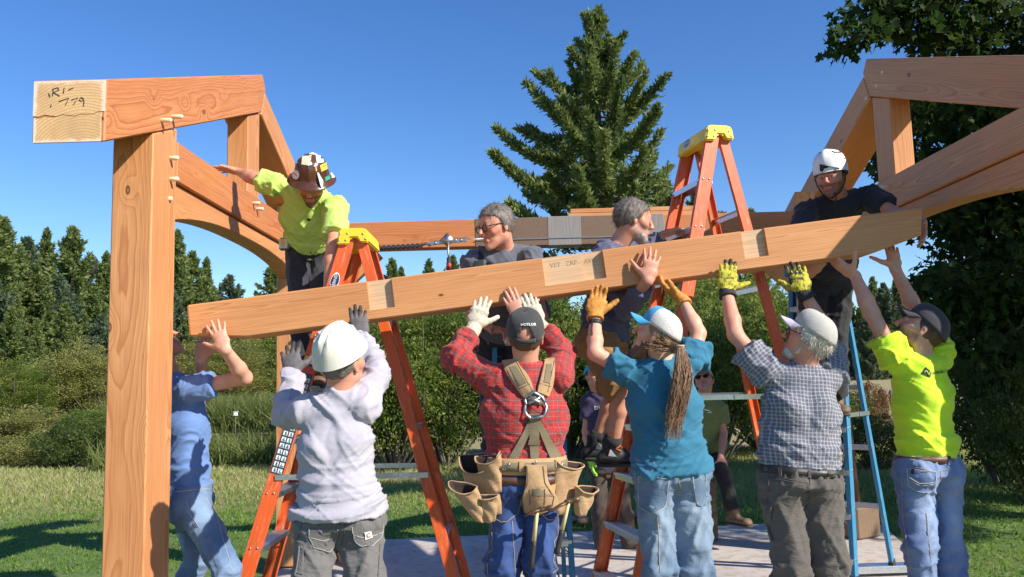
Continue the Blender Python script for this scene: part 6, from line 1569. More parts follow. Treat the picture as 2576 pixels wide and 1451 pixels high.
patch('name_tag', [p11.sbvh], [(1519, 1020), (1522, 1042)], [(1535, 1016), (1538, 1038)], M_TEXT_W, p11.root, .003, .002, 2, 2); text_on('lettering', [p11.sbvh], 'DIC', (1507, 1026), 22, -.05, M_TEXT_W, p11.root, .004)
p12 = make_person('onlooker in olive tee seated behind with a hand on his knee',
    dict(head=(1772, 962, 7.5), neck=(1770, 1000, 7.55), shL=(1740, 1022, 7.55), shR=(1810, 1020, 7.55), elL=(1733, 1095, 7.5), wrL=(1748, 1150, 7.3), elR=(1820, 1092, 7.5), wrR=(1814, 1150, 7.28),
         hipL=(1753, 1165, 7.6), hipR=(1793, 1160, 7.6), knL=(1748, 1185, 7.15), knR=(1816, 1185, 7.2), anL=(1753, 1295, 7.1), anR=(1846, 1290, 7.15), _toeR=(.5, -.9, 0)),
    (-.35, -.75, .5), (0, .45, .9), SKIN_RED, 1.0, beard=((.30, .25, .22), .7), facing=(0, -1, 0), seed=41, res=.009, foot=0.0, group='onlookers behind the ladders',
    hands=dict(L=dict(fd=(.1, -.4, -.8), pn=(0, .3, -1), ts=(1, 0, 0), curl=.2), R=dict(fd=(.1, -.45, -.8), pn=(0, .6, -1), ts=(-1, 0, 0), curl=.2)),
    shirt=dict(mat=M_OLIVE, w=(.16, .175, .165, .175), d=(.11, .125, .125, .13), hem=.0, len=.62, sl=1.15, collar=.024), pants=dict(mat=M_BLACKP, r=1.05))
hair_cap(p12, M_HAIR_GREY, [(.1, .08), (.05, .05), (.01, .0), (-.04, -.04), (-.12, -.055)], noise_amp=.003); ball_cap(p12, M_CAMO, M_CAMO); eyeglasses(p12, M_BLACK, lensmat())
line_on('print', [p12.sbvh], [[(1765, 1028), (1785, 1033)], [(1780, 1038), (1790, 1036)]], .006, M_TEXT_W, p12.root, .003)
box_between('seat_block', V3(p12.mh) + V3((-.26, .02, -.19)), V3(p12.mh) + V3((.06, .02, -.19)), .28, .20, M_OLDWOOD, None)
sb = bpy.data.objects['seat_block']; sb.name = 'timber_block'; sb.location.z = .27; sb.scale = (1, 1, 2.6); tag(sb, 'rough timber block the olive-shirted onlooker sits on', 'block')
# ================================================================== vegetation
def leafmat(name, c1, c2, c3=None, trans=.3, rough=.55, spec=.35):
    g = G(name); t = g.attr('tone', 'Fac'); c = g.coord()
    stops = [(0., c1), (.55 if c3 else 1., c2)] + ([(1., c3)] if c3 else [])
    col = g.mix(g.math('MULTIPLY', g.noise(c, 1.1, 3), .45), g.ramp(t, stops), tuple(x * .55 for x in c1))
    b = g.n('BsdfPrincipled', {'Base Color': col, 'Roughness': rough, 'Specular IOR Level': spec})
    tr = g.n('BsdfTranslucent', {'Color': g.mix(.5, col, (col_ for col_ in ()) if False else tuple(min(1, x * 1.5) for x in c2))})
    ms = g.t.nodes.new('ShaderNodeMixShader'); ms.inputs[0].default_value = trans
    g.t.links.new(b, ms.inputs[1]); g.t.links.new(tr, ms.inputs[2]); g.t.links.new(ms.outputs[0], g.out.inputs[0]); return g.m
M_BARK = simple('fir_bark', (.085, .062, .048), .9, var=.35, nscale=8, bump=.8, bscale=14); M_BARK_GREY = simple('grey_bark', (.15, .13, .11), .9, var=.3, nscale=10, bump=.6, bscale=20)
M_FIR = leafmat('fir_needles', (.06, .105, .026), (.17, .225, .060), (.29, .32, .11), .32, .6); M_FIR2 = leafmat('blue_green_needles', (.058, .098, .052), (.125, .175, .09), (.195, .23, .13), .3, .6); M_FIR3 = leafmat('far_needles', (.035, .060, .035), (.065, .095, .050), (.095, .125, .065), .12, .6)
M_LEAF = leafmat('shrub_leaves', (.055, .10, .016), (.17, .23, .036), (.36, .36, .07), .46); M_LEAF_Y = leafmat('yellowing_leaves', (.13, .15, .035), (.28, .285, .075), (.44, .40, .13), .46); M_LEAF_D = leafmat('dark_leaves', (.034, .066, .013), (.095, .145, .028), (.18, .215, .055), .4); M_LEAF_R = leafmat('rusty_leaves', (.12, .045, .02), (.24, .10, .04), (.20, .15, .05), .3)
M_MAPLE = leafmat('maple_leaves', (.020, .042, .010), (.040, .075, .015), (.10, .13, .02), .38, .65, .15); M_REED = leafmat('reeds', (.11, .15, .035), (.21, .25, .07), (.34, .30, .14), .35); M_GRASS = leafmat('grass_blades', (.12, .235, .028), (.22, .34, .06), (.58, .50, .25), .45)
def orth(d):
    r_ = np.where(np.abs(d[:, 2:3]) < .9, np.array([[0, 0, 1.]]), np.array([[1., 0, 0]])); a = np.cross(d, r_); a /= np.linalg.norm(a, axis=1, keepdims=True) + 1e-9; return a, np.cross(a, d)
def norm_(a): return a / (np.linalg.norm(a, axis=1, keepdims=True) + 1e-9)
def blades(base, d, L, W, tone, bend=None, nrm=None, mid=.45):
    """diamond quads"""
    a, b = orth(d)
    if nrm is not None: a = norm_(np.cross(d, nrm))
    else:
        ph = RNG.uniform(0, 6.28, len(d))[:, None]; a = a * np.cos(ph) + b * np.sin(ph)
    m = base + d * (L * mid)[:, None]; tip = base + d * L[:, None] + (bend if bend is not None else 0)
    V = np.stack([base, m - a * (W / 2)[:, None], tip, m + a * (W / 2)[:, None]], 1).reshape(-1, 3)
    return V, np.arange(len(V)).reshape(-1, 4), np.repeat(tone, 4)
def leaf_mesh(name, V, Q, T):
    me = npmesh(name, V, Q); set_attr(me, 'tone', np.clip(T, 0, 1), 'FLOAT'); return me
def fir_meshes(name, H, Rr, seed, whorls, per, sprays, t0=.08, droop=.35, spl=.5, power=.85, gap=0.0, wide=.30, lo_=.62):
    r = np.random.default_rng(seed); parts = [tube_verts([(0, 0, -.3), (0.02 * H * r.normal() * .2, 0, H * .5), (0, 0, H * .985)], [H * .016, H * .010, H * .0015], 8)]
    B = []; D = []; L = []; W = []; T = []; Nn = []
    for w_ in range(whorls):
        t = t0 + (1 - t0) * (w_ + r.uniform(0, 1)) / whorls; z = H * t; n = per if t < .9 else 4
        env = Rr * ((1 - t) ** power) * (1.0 if t > .2 else .75 + t) + .12
        az0 = r.uniform(0, 6.28)
        for k in range(n):
            if r.uniform() < gap: continue
            az = az0 + 6.283 * k / n + r.normal() * .25; ln = env * r.uniform(lo_, 1.15); rise = .35 * t - .12 + r.normal() * .08; h = np.array([math.cos(az), math.sin(az), 0])
            ns = max(5, int(sprays * ln / Rr + 4)); s = np.sort(r.uniform(.08, 1, ns) ** .75)
            P = h[None] * (s * ln)[:, None]; P[:, 2] = z + s * ln * rise - droop * ln * (s ** 2) * .5 + np.maximum(0, s - .75) * ln * .25
            sd = np.where(r.uniform(size=ns) < .5, -1, 1)[:, None]; side = np.cross(h, (0, 0, 1))[None] * sd
            d = norm_(h[None] * r.uniform(.5, 1.0, (ns, 1)) + side * r.uniform(.2, 1., (ns, 1)) + np.array([[0, 0, 1]]) * r.uniform(-.55, .15, (ns, 1)))
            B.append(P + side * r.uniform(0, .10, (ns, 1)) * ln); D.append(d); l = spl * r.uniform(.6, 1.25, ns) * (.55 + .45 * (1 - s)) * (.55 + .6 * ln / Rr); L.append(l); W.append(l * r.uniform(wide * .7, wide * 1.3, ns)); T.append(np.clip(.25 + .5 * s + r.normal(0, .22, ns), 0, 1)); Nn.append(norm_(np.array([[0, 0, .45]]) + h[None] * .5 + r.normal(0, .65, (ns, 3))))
            if ln > Rr * .3 and k % 2 == 0:
                e = h * ln * .9; parts.append(tube_verts([(0, 0, z), tuple(h * ln * .45 + np.array((0, 0, z + .45 * ln * rise - droop * ln * .1))), tuple(e + np.array((0, 0, z + .9 * ln * rise - droop * ln * .40)))], [H * .0030, H * .002, H * .0007], 4, False))
    V, Q, TT = blades(np.concatenate(B), np.concatenate(D), np.concatenate(L), np.concatenate(W), np.concatenate(T), nrm=np.concatenate(Nn))
    tv, tf = multi(parts); return npmesh(name + '_trunk', tv, tf, True), leaf_mesh(name + '_crown', V, Q, TT)
def place_tree(name, tm, cm, loc, s, rz, label, group, bark, leaf, cat='tree', sz=None):
    root = empty(name, loc); root.rotation_euler = (0, 0, rz); tag(root, label, cat, group)
    for n_, me, m in (('trunk', tm, bark), ('crown', cm, leaf)):
        if me is None: continue
        if not me.materials: me.materials.append(m)
        o = bpy.data.objects.new(n_, me); COL.objects.link(o); o.parent = root; o.scale = (s, s, sz or s)
    return root
# ---- the big fir in the middle
def at(px, Y, z=None):
    v = PY(px, 950, Y); return v.x
Yb = 45.; xb = at(1532, Yb); Hb = PY(1538, 32, Yb).z + .15
def plume_fir(name, H, env, seed, nl, per, z0f=.30, spl=.40, sides=(1., 1.)):
    """old open-grown fir: limbs that sweep out and turn up at the tips, each carrying its own plume of needles"""
    r = np.random.default_rng(seed); parts = [tube_verts([(0, 0, -.3), (.1, 0, H * .4), (-.05, 0, H * .75), (0, 0, H * .985)], [H * .020, H * .0135, H * .006, H * .001], 9)]
    ez = [q[0] for q in env]; er = [q[1] for q in env]; B = []; D = []; L = []; T = []
    for k in range(nl):
        z0 = H * (z0f + (.97 - z0f) * ((k + r.uniform(0, 1)) / nl) ** 1.05); az = k * 2.399 + r.normal() * .3; h = np.array([math.cos(az), math.sin(az), 0]); hi = (z0 / H - z0f) / (1 - z0f)
        rise = r.uniform(.4, 2.0) * (1.15 - .5 * hi) + .3; z1 = min(z0 + rise, H * 1.0); rad = np.interp(z1, ez, er) * r.uniform(.55, 1.12) * (sides[0] if h[0] < 0 else sides[1]) * (1 - .0 * hi)
        if r.uniform() < .12: rad *= .45
        def path(s): return h * (rad * s)[:, None] + np.array([0, 0, 1.]) * (z0 + (z1 - z0) * s ** 2.2 - .10 * rad * np.sin(s * 3.14))[:, None]
        n = int(per * (.35 + rad / max(er))); s = r.uniform(.18 if hi > .25 else .38, 1, n) ** .8; p = path(s); tg = path(np.minimum(s + .05, 1.05)) - p; tg = norm_(tg)
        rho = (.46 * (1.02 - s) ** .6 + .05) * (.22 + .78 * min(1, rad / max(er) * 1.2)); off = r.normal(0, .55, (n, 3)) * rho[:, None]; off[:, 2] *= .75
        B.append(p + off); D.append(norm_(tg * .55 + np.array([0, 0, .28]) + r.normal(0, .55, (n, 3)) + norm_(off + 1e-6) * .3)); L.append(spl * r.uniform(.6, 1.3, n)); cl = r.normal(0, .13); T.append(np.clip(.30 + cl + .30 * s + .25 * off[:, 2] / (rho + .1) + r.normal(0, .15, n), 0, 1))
        sp = np.linspace(0, .92, 6); pp = path(sp); parts.append(tube_verts([tuple(q) for q in pp], np.linspace(.085 * (1.1 - hi), .012, 6), 5, False))
        if hi < .3 and k % 2 == 0:
            for _ in range(2): q = h * r.uniform(.4, 2.2) + np.array([0, 0, z0 - r.uniform(.3, .8)]); parts.append(tube_verts([(0, 0, z0 - .6), tuple(q), tuple(q * np.array([1.4, 1.4, 1]) + np.array([0, 0, -.25]))], [.03, .018, .006], 4, False))
    n = per; zt = H * (1 - .055 * r.uniform(0, 1, n) ** 1.2); B.append(np.stack([r.normal(0, 1, n) * (H - zt) * .16, r.normal(0, 1, n) * (H - zt) * .16, zt], 1)); D.append(norm_(np.stack([r.normal(0, .5, n), r.normal(0, .5, n), np.full(n, .9)], 1))); L.append(spl * r.uniform(.5, .9, n)); T.append(np.clip(r.normal(.5, .2, n), 0, 1))
    b_, d, l, t = map(np.concatenate, (B, D, L, T)); V, Q, TT = blades(b_, d, l, l * r.uniform(.28, .46, len(l)), t); tv, tf = multi(parts); return npmesh(name + '_trunk', tv, tf, True), leaf_mesh(name + '_crown', V, Q, TT)
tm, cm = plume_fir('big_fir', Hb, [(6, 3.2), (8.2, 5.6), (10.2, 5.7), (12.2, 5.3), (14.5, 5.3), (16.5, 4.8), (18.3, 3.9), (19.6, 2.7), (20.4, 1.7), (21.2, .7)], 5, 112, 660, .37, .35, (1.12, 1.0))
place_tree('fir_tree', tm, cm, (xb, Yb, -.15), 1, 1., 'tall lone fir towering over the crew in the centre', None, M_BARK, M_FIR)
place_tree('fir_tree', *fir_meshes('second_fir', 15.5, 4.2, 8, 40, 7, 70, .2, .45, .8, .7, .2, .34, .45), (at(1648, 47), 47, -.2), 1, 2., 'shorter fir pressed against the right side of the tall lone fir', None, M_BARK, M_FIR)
# lower, thinner storey of limbs of the same stand behind it
FV = [plume_fir('fir_a', 18, [(0, 4), (3, 4.6), (8, 3.6), (13, 2.2), (16.5, 1.0), (18, .15)], 11, 130, 230, .04, .46), plume_fir('fir_b', 20, [(0, 3.2), (4, 3.8), (9, 3.0), (14, 2.0), (18, .9), (20, .12)], 12, 140, 220, .05, .46), plume_fir('fir_c', 16, [(0, 4.2), (3, 4.9), (7, 4.0), (11, 2.8), (14.5, 1.2), (16, .2)], 13, 120, 230, .03, .48), plume_fir('fir_d', 22, [(1, 4), (5, 5.5), (9, 4.8), (14, 3.6), (18, 2.2), (21, .9), (22, .2)], 14, 120, 280, .06, .50)]
left = [(28, 36, 770, 0), (95, 38, 800, 1), (165, 40, 760, 0), (255, 38, 790, 2), (470, 44, 800, 0), (560, 55, 790, 1), (620, 60, 810, 0), (660, 58, 800, 2), (-30, 45, 508, 3), (12, 52, 545, 0), (70, 60, 595, 2), (118, 62, 570, 1), (185, 58, 568, 0), (228, 66, 640, 2), (268, 63, 630, 1), (-10, 40, 700, 2), (40, 44, 720, 1), (150, 50, 690, 2), (90, 47, 660, 3), (238, 52, 720, 0),
        (300, 70, 640, 0), (345, 66, 600, 1), (398, 64, 560, 3), (448, 60, 575, 1), (485, 72, 630, 0), (520, 74, 645, 1), (578, 90, 690, 2), (430, 50, 720, 2), (505, 60, 735, 0), (690, 85, 655, 3), (730, 90, 640, 0), (655, 95, 735, 1), (610, 98, 760, 2), (545, 100, 770, 2), (770, 100, 740, 1)]
ORD = 'first second third fourth fifth sixth seventh eighth ninth tenth eleventh twelfth thirteenth fourteenth fifteenth sixteenth seventeenth'.split()
desc = ['broad', 'slim', 'ragged', 'tall']
for i, (px, Y, py, k) in enumerate(left):
    top = PY(px, py, Y); H0 = (18, 20, 16, 22)[k]; s = (top.z + .4) / H0; ref = 'left of the post' if px < 262 else ('behind the post' if px < 432 else 'right of the post')
    grp_ = sorted(q[0] for q in left if (q[0] < 262) == (px < 262) and (q[0] < 432) == (px < 432)); rk = ORD[grp_.index(px)]
    place_tree('fir_tree', FV[k][0], FV[k][1], (top.x, Y, -.4), s * (1.15, .95, 1.1, 1.3)[k], i * 1.7, '%s conifer, %s from the left in the wood %s' % (desc[k], rk, ref), 'conifers of the left wood', M_BARK, M_FIR2 if k == 2 else M_FIR, sz=s * .98)
far = [(985, 75, 655, 0), (1010, 90, 675, 1), (960, 80, 700, 2), (1078, 95, 655, 1), (1140, 92, 648, 0), (1120, 110, 690, 2), (1330, 60, 665, 2), (1395, 70, 640, 1), (1610, 58, 470, 2), (1670, 56, 455, 0), (1748, 62, 470, 1), (1700, 70, 500, 2), (1830, 80, 640, 0), (1890, 75, 530, 1), (1780, 90, 600, 2)]
for i, (px, Y, py, k) in enumerate(far):
    top = PY(px, py, Y); s = (top.z + .4) / (18, 20, 16, 22)[k]; place_tree('fir_tree', FV[k][0], FV[k][1], (top.x, Y, -.4), s, i * 2.1, '%s distant conifer behind the lifted beam, %s from the left' % (desc[k], 'first second third fourth fifth sixth seventh eighth ninth tenth eleventh twelfth thirteenth fourteenth fifteenth'.split()[sorted(range(len(far)), key=lambda q: far[q][0]).index(i)]), 'conifers behind the beam', M_BARK, M_FIR)
rgt = [(2140, 120, 760, 0), (2165, 118, 735, 1), (2195, 125, 700, 0), (2222, 122, 715, 2), (2250, 130, 705, 1), (2280, 128, 730, 0), (2310, 120, 740, 2), (2120, 130, 740, 1), (1990, 120, 760, 2), (1960, 125, 735, 0), (2345, 126, 760, 1), (2180, 110, 790, 2), (2265, 112, 780, 0)]
for i, (px, Y, py, k) in enumerate(rgt):
    top = PY(px, py, Y); s = (top.z + .4) / (18, 20, 16, 22)[k]; place_tree('fir_tree', FV[k][0], FV[k][1], (top.x, Y, -.4), s, i * 1.3, 'far %s conifer across the meadow at the right, %s from the left' % (desc[k], 'first second third fourth fifth sixth seventh eighth ninth tenth eleventh twelfth thirteenth'.split()[sorted(range(len(rgt)), key=lambda q: rgt[q][0]).index(i)]), 'conifers across the meadow', M_BARK, M_FIR)
# ---- broadleaf shrubs
def shrub_meshes(name, W, H, seed, blobs, per, leaf=.075, aspect=.5, upright=0.0, hollow=.55, stems=14, flat=.75):
    r = np.random.default_rng(seed); B = []; D = []; L = []; T = []; parts = []
    for k in range(blobs):
        u = r.normal(size=3); u /= np.linalg.norm(u); rr = r.uniform(hollow, 1.0); c = np.array([u[0] * W / 2 * rr, u[1] * W / 2 * .8 * rr, H * (.52 + .46 * u[2] * rr)]); br = r.uniform(.06, .145) * min(W, H)
        n = int(per * r.uniform(.6, 1.4)); q = norm_(r.normal(size=(n, 3))); rad = br * r.uniform(.35, 1.1, (n, 1)); P = c + q * rad * np.array([1, 1, flat])
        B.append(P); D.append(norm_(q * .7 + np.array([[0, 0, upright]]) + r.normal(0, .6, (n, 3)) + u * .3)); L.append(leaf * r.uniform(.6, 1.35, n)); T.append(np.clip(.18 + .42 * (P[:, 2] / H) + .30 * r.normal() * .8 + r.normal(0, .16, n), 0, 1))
        if k < stems * 3: parts.append(tube_verts([(c[0] * .1, c[1] * .1, -.1), tuple(c * np.array([.55, .55, .55]) + r.normal(0, .05 * W, 3) * np.array([1, 1, .3])), tuple(c)], [H * .010, H * .006, H * .002], 5, False))
    b_, d, l, t = map(np.concatenate, (B, D, L, T)); keep = b_[:, 2] > .02
    V, Q, TT = blades(b_[keep], d[keep], l[keep], l[keep] * aspect, t[keep]); tv, tf = multi(parts); return npmesh(name + '_stems', tv, tf, True), leaf_mesh(name + '_foliage', V, Q, TT)
SV = [shrub_meshes('shrub_a', 4.2, 3.6, 21, 190, 110, .10, hollow=.35), shrub_meshes('shrub_b', 3.6, 4.2, 22, 190, 110, .11, .4, .3, hollow=.35), shrub_meshes('shrub_c', 5.0, 3.0, 23, 200, 100, .095, hollow=.35)]
BIG = [shrub_meshes('tree_a', 7.5, 8.5, 24, 330, 150, .155, .5, 0, .35, 20), shrub_meshes('tree_b', 6.5, 9.5, 25, 330, 150, .15, .38, .5, .35, 20)]
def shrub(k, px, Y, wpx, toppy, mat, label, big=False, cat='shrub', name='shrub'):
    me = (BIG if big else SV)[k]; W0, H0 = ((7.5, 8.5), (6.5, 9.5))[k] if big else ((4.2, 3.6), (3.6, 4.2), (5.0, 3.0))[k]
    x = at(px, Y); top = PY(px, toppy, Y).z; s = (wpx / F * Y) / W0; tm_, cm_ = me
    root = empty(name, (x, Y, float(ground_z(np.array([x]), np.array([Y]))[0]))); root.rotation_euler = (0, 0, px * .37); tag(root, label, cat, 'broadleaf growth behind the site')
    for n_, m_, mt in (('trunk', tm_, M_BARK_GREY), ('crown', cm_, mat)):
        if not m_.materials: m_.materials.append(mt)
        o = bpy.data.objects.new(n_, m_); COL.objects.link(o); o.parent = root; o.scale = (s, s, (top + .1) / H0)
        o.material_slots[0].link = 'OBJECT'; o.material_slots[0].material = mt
shrub(0, 990, 15.0, 420, 800, M_LEAF, 'sunlit leafy shrub right of the left orange ladder'); shrub(1, 1120, 15.5, 360, 745, M_LEAF, 'tall leafy shrub behind the red plaid man'); shrub(2, 860, 17.5, 380, 830, M_LEAF, 'leafy shrub behind the white hard hat man')
shrub(1, 1420, 16.0, 360, 720, M_LEAF, 'leafy shrub below the hoodie man'); shrub(0, 1290, 17.0, 420, 760, M_LEAF_D, 'dark shrub behind the glasses man'); shrub(0, 1790, 15.0, 420, 735, M_LEAF, 'sunlit shrub behind the ponytail man'); shrub(2, 1620, 16.5, 460, 800, M_LEAF_D, 'low dark shrub behind the khaki shorts')
shrub(1, 1910, 17.0, 380, 715, M_LEAF, 'yellowish shrub between the tall orange ladder and blue ladder'); shrub(0, 2040, 16.0, 360, 960, M_LEAF_D, 'dark low shrub at the foot of the right blue ladder'); shrub(2, 2190, 13.0, 300, 1040, M_LEAF_D, 'dark low shrub left of the bright yellow shirt')
shrub(2, 2185, 18.0, 130, 960, M_LEAF_R, 'small rusty-red shrub in the meadow at the right')
shrub(0, 205, 32.0, 250, 850, M_LEAF_Y, 'round yellow-green willow left of the tall post', True, 'tree', 'willow_tree'); shrub(1, 530, 40.0, 340, 830, M_LEAF_Y, 'yellow-green willow beside the pond', True, 'tree', 'willow_tree'); shrub(1, 40, 30.0, 240, 900, M_LEAF, 'leafy tree at the left edge of the picture', True, 'tree', 'broadleaf_tree'); shrub(0, 120, 44.0, 260, 910, M_LEAF_D, 'dark tree below the left conifers', True, 'tree', 'broadleaf_tree')
shrub(0, 700, 48.0, 420, 830, M_LEAF, 'broad green tree beyond the pond', True, 'tree', 'broadleaf_tree'); shrub(1, 600, 52.0, 380, 780, M_LEAF_D, 'dark green tree beyond the reeds', True, 'tree', 'broadleaf_tree'); shrub(0, 330, 42.0, 300, 900, M_LEAF_D, 'dark tree hidden behind the tall post', True, 'tree', 'broadleaf_tree'); shrub(1, 440, 47.0, 260, 850, M_LEAF, 'green tree just right of the tall post', True, 'tree', 'broadleaf_tree')
shrub(2, 130, 19.0, 340, 1035, M_LEAF_Y, 'low bushy shrub at the far edge of the grass'); shrub(0, 215, 18.0, 240, 1010, M_LEAF_D, 'dark low shrub against the left side of the post'); shrub(2, 30, 20.0, 260, 1070, M_LEAF_Y, 'pale straggly shrub at the left edge of the grass'); shrub(0, 60, 24.0, 300, 1000, M_LEAF_Y, 'pale olive shrub under the trees at the left'); shrub(1, 235, 25.0, 200, 985, M_LEAF, 'green shrub touching the left side of the post'); shrub(1, 470, 21.0, 140, 985, M_LEAF_Y, 'olive shrub between post and blue tee')
shrub(1, 1830, 30.0, 420, 660, M_LEAF, 'tall green tree behind the orange ladder', True, 'tree', 'broadleaf_tree'); shrub(0, 1250, 34.0, 480, 730, M_LEAF_D, 'broad dark tree far behind the red plaid man', True, 'tree', 'broadleaf_tree'); shrub(1, 1010, 36.0, 380, 760, M_LEAF, 'green tree far behind the left orange ladder', True, 'tree', 'broadleaf_tree'); shrub(0, 1560, 36.0, 420, 740, M_LEAF_D, 'dark tree far behind the hoodie man', True, 'tree', 'broadleaf_tree')
# ---- maple at the right
def maple():
    r = np.random.default_rng(77); root = empty('maple_tree', (6.6, 9.6, 0)); tag(root, 'big dark maple overhanging the right side of the picture', 'tree')
    cl = []        # clusters: centre, radius
    for px, py, Y, rad in ((2120, 112, 8.0, .26), (2165, 85, 8.0, .30), (2205, 45, 8.1, .33), (2150, 40, 8.3, .25), (2255, 25, 8.1, .35), (2300, 80, 8.2, .30), (2345, 105, 8.3, .30), (2330, 30, 8.2, .36), (2390, 70, 8.3, .3), (2400, 15, 8.3, .38), (2440, 120, 8.4, .3), (2460, 40, 8.4, .4), (2500, 95, 8.5, .38), (2545, 30, 8.5, .42), (2560, 110, 8.6, .42), (2210, 5, 8.2, .3), (2290, -10, 8.2, .35), (2360, -30, 8.3, .4), (2470, -30, 8.4, .4), (2380, 120, 9.2, .3), (2240, 75, 8.3, .22)):
        cl.append((np.array(PY(px, py, Y)), rad, .55))
    for _ in range(175):
        px = r.uniform(2275, 2720); lo_ = 265 if px > 2330 else 300; py = r.uniform(lo_ - 60, 900); Y = r.uniform(8.4, 12.5)
        if px < 2400 and py < 230: continue
        if px < 2345 and py > 640: continue
        if px < 2300 + 55 * abs(math.sin(py * .013)) and not 250 < py < 460: continue
        cl.append((np.array(PY(px, py, Y)), r.uniform(.32, .55), .7))
    for _ in range(55):
        u = r.normal(size=3); u /= np.linalg.norm(u); rr = r.uniform(.25, 1) ** .5; c = np.array([8.6, 8.6, 4.4]) + u * rr * np.array([3.4, 3.4, 1.9])
        if c[2] > 1.2 and (c[0] / max(.1, c[1]) > .66 or c[2] / max(.1, c[1]) > .62): cl.append((c, r.uniform(.5, .8), .7))
    for _ in range(30):
        u = r.normal(size=3); u /= np.linalg.norm(u); c = np.array([7.6, 5.2, 5.0]) + u * r.uniform(.2, 1) ** .5 * np.array([1.9, 2.0, 1.3])
        if c[0] / c[1] > .95: cl.append((c, r.uniform(.5, .75), .7))
    B = []; D = []; T = []; parts = [tube_verts([(6.6, 9.6, -.3), (6.5, 9.5, 2.2), (6.7, 9.3, 4.5), (7.4, 8.9, 8.5)], [.34, .28, .22, .08], 10)]
    for c, rad, fl in cl:
        n = int(130 * (rad / .4) ** 1.6); q = norm_(r.normal(size=(n, 3))) * (r.uniform(0, 1, (n, 1)) ** .4) * rad * np.array([1, 1, fl]); B.append(c + q); T.append(np.clip(.35 + r.normal(0, .22, n) + .25 * (r.uniform() < .12), 0, 1))
        D.append(norm_(q / rad * .8 + np.array([0, 0, -.55]) + r.normal(0, .5, (n, 3))))
        hub = np.array([6.7, 9.2, min(7.5, max(2.0, c[2] - .3 + .15 * np.linalg.norm(c[:2] - np.array([6.7, 9.2]))))]); m_ = hub * .45 + c * .55 + np.array([0, 0, .25]); parts.append(tube_verts([tuple(hub), tuple(m_), tuple(c)], [.035, .016, .005], 5, False))
    B = np.concatenate(B); D = np.concatenate(D); T = np.concatenate(T); n = len(B)
    star = np.array([(0, 0), (.42, .02), (.26, .24), (.52, .50), (.19, .56), (0, 1.0), (-.19, .56), (-.52, .50), (-.26, .24), (-.42, .02)])
    S_ = r.uniform(.075, .13, n)[:, None, None]; a, b_ = orth(D); ph = r.uniform(0, 6.28, n)[:, None]; a2 = norm_(a * np.cos(ph) + b_ * np.sin(ph) + np.array([[0, 0, .0]])); nr = np.cross(a2, D)
    curl = (star[:, 0] ** 2 * -.35)[None, :, None]
    V = B[:, None] + (a2[:, None] * star[None, :, :1] + D[:, None] * star[None, :, 1:] + nr[:, None] * curl) * S_
    k = len(star); me = leaf_mesh('leaves', V.reshape(-1, 3), np.arange(n * k).reshape(n, k), np.repeat(T, k)); link('crown', me, M_MAPLE, root)
    tv, tf = multi(parts); link('trunk', npmesh('trunk', tv, tf, True), M_BARK_GREY, root)
maple()
# dark hedge under the maple
for (px, Y, w_, top, lab) in ((2590, 9.6, 430, 620, 'dark hedge filling the right edge under the maple'), (2500, 10.8, 330, 760, 'dark undergrowth behind the bright yellow shirt'), (2600, 8.6, 330, 900, 'low dark undergrowth in the right corner')): shrub(0, px, Y, w_, top, M_LEAF_D, lab, False, 'shrub', 'hedge')
# ---- grass, reeds, lily pads
def scatter_grass(name, n, xr, yr, hfun, mat, wmul=1.0, seed=1, keep=None, tonef=None):
    r = np.random.default_rng(seed); x = r.uniform(*xr, n); u = r.uniform(0, 1, n); y = yr[0] * (yr[1] / yr[0]) ** u
    k = np.abs(x) < y * .72 + .6
    if keep is not None: k &= keep(x, y)
    x, y = x[k], y[k]; h = hfun(x, y, r); z = ground_z(x, y); d = norm_(np.stack([r.normal(0, .32, len(x)), r.normal(0, .32, len(x)), np.ones(len(x))], 1))
    b_ = np.stack([x, y, z - .01], 1); bend = np.stack([r.normal(0, .25, len(x)) * h, r.normal(0, .25, len(x)) * h, -.12 * h], 1)
    t = np.clip((tonef(x, y) if tonef else .4) + r.normal(0, .2, len(x)), 0, 1)
    V, Q, T = blades(b_, d, h, (.006 + .0011 * y) * wmul * r.uniform(.6, 1.4, len(x)), t, bend, mid=.3); o = link(name, leaf_mesh(name, V, Q, T), mat); tag(o, kind='stuff'); return o
def off_slab(x, y): return ~((x > -2.25 + (y - 6) * -.1) & (x < 3.68 - (8.4 - y) * .26) & (y < 8.05 + .08 * x) & (y > 1)) & (pond_f(x, y) > .95) & ~((fbm(np.stack([x * 1.3, y * 1.3, x * 0], 1), 9, 2) > .25) & (y < 7.2) & (x < -2))
def dryness(x, y): return np.clip((y - 9.3) * .30 + fbm(np.stack([x * .35, y * .35, 0 * x], 1), 3, 3) * .8, 0, 1)
g1 = scatter_grass('grass', 230000, (-11, 11), (4.2, 17), lambda x, y, r: (.03 + .035 * r.uniform(0, 1, len(x)) + .11 * dryness(x, y) * r.uniform(.3, 1, len(x))), M_GRASS, .8, 3, off_slab, lambda x, y: .28 + .62 * dryness(x, y)); g1['label'] = 'mown green and tall dry grass of the meadow'
g2 = scatter_grass('reeds', 15000, (-14, 1), (15.8, 18.5), lambda x, y, r: .45 + .5 * r.uniform(0, 1, len(x)), M_REED, 1.1, 5, lambda x, y: (x < -3.2) & (x > -8.2) & (pond_f(x, y) > .8)); g3 = scatter_grass('reeds', 16000, (-14.5, -3), (28.5, 33), lambda x, y, r: 1.0 + .7 * r.uniform(0, 1, len(x)), M_REED, 1.2, 6, lambda x, y: pond_f(x, y) > .9)
r = np.random.default_rng(9); lv = []; lf = []
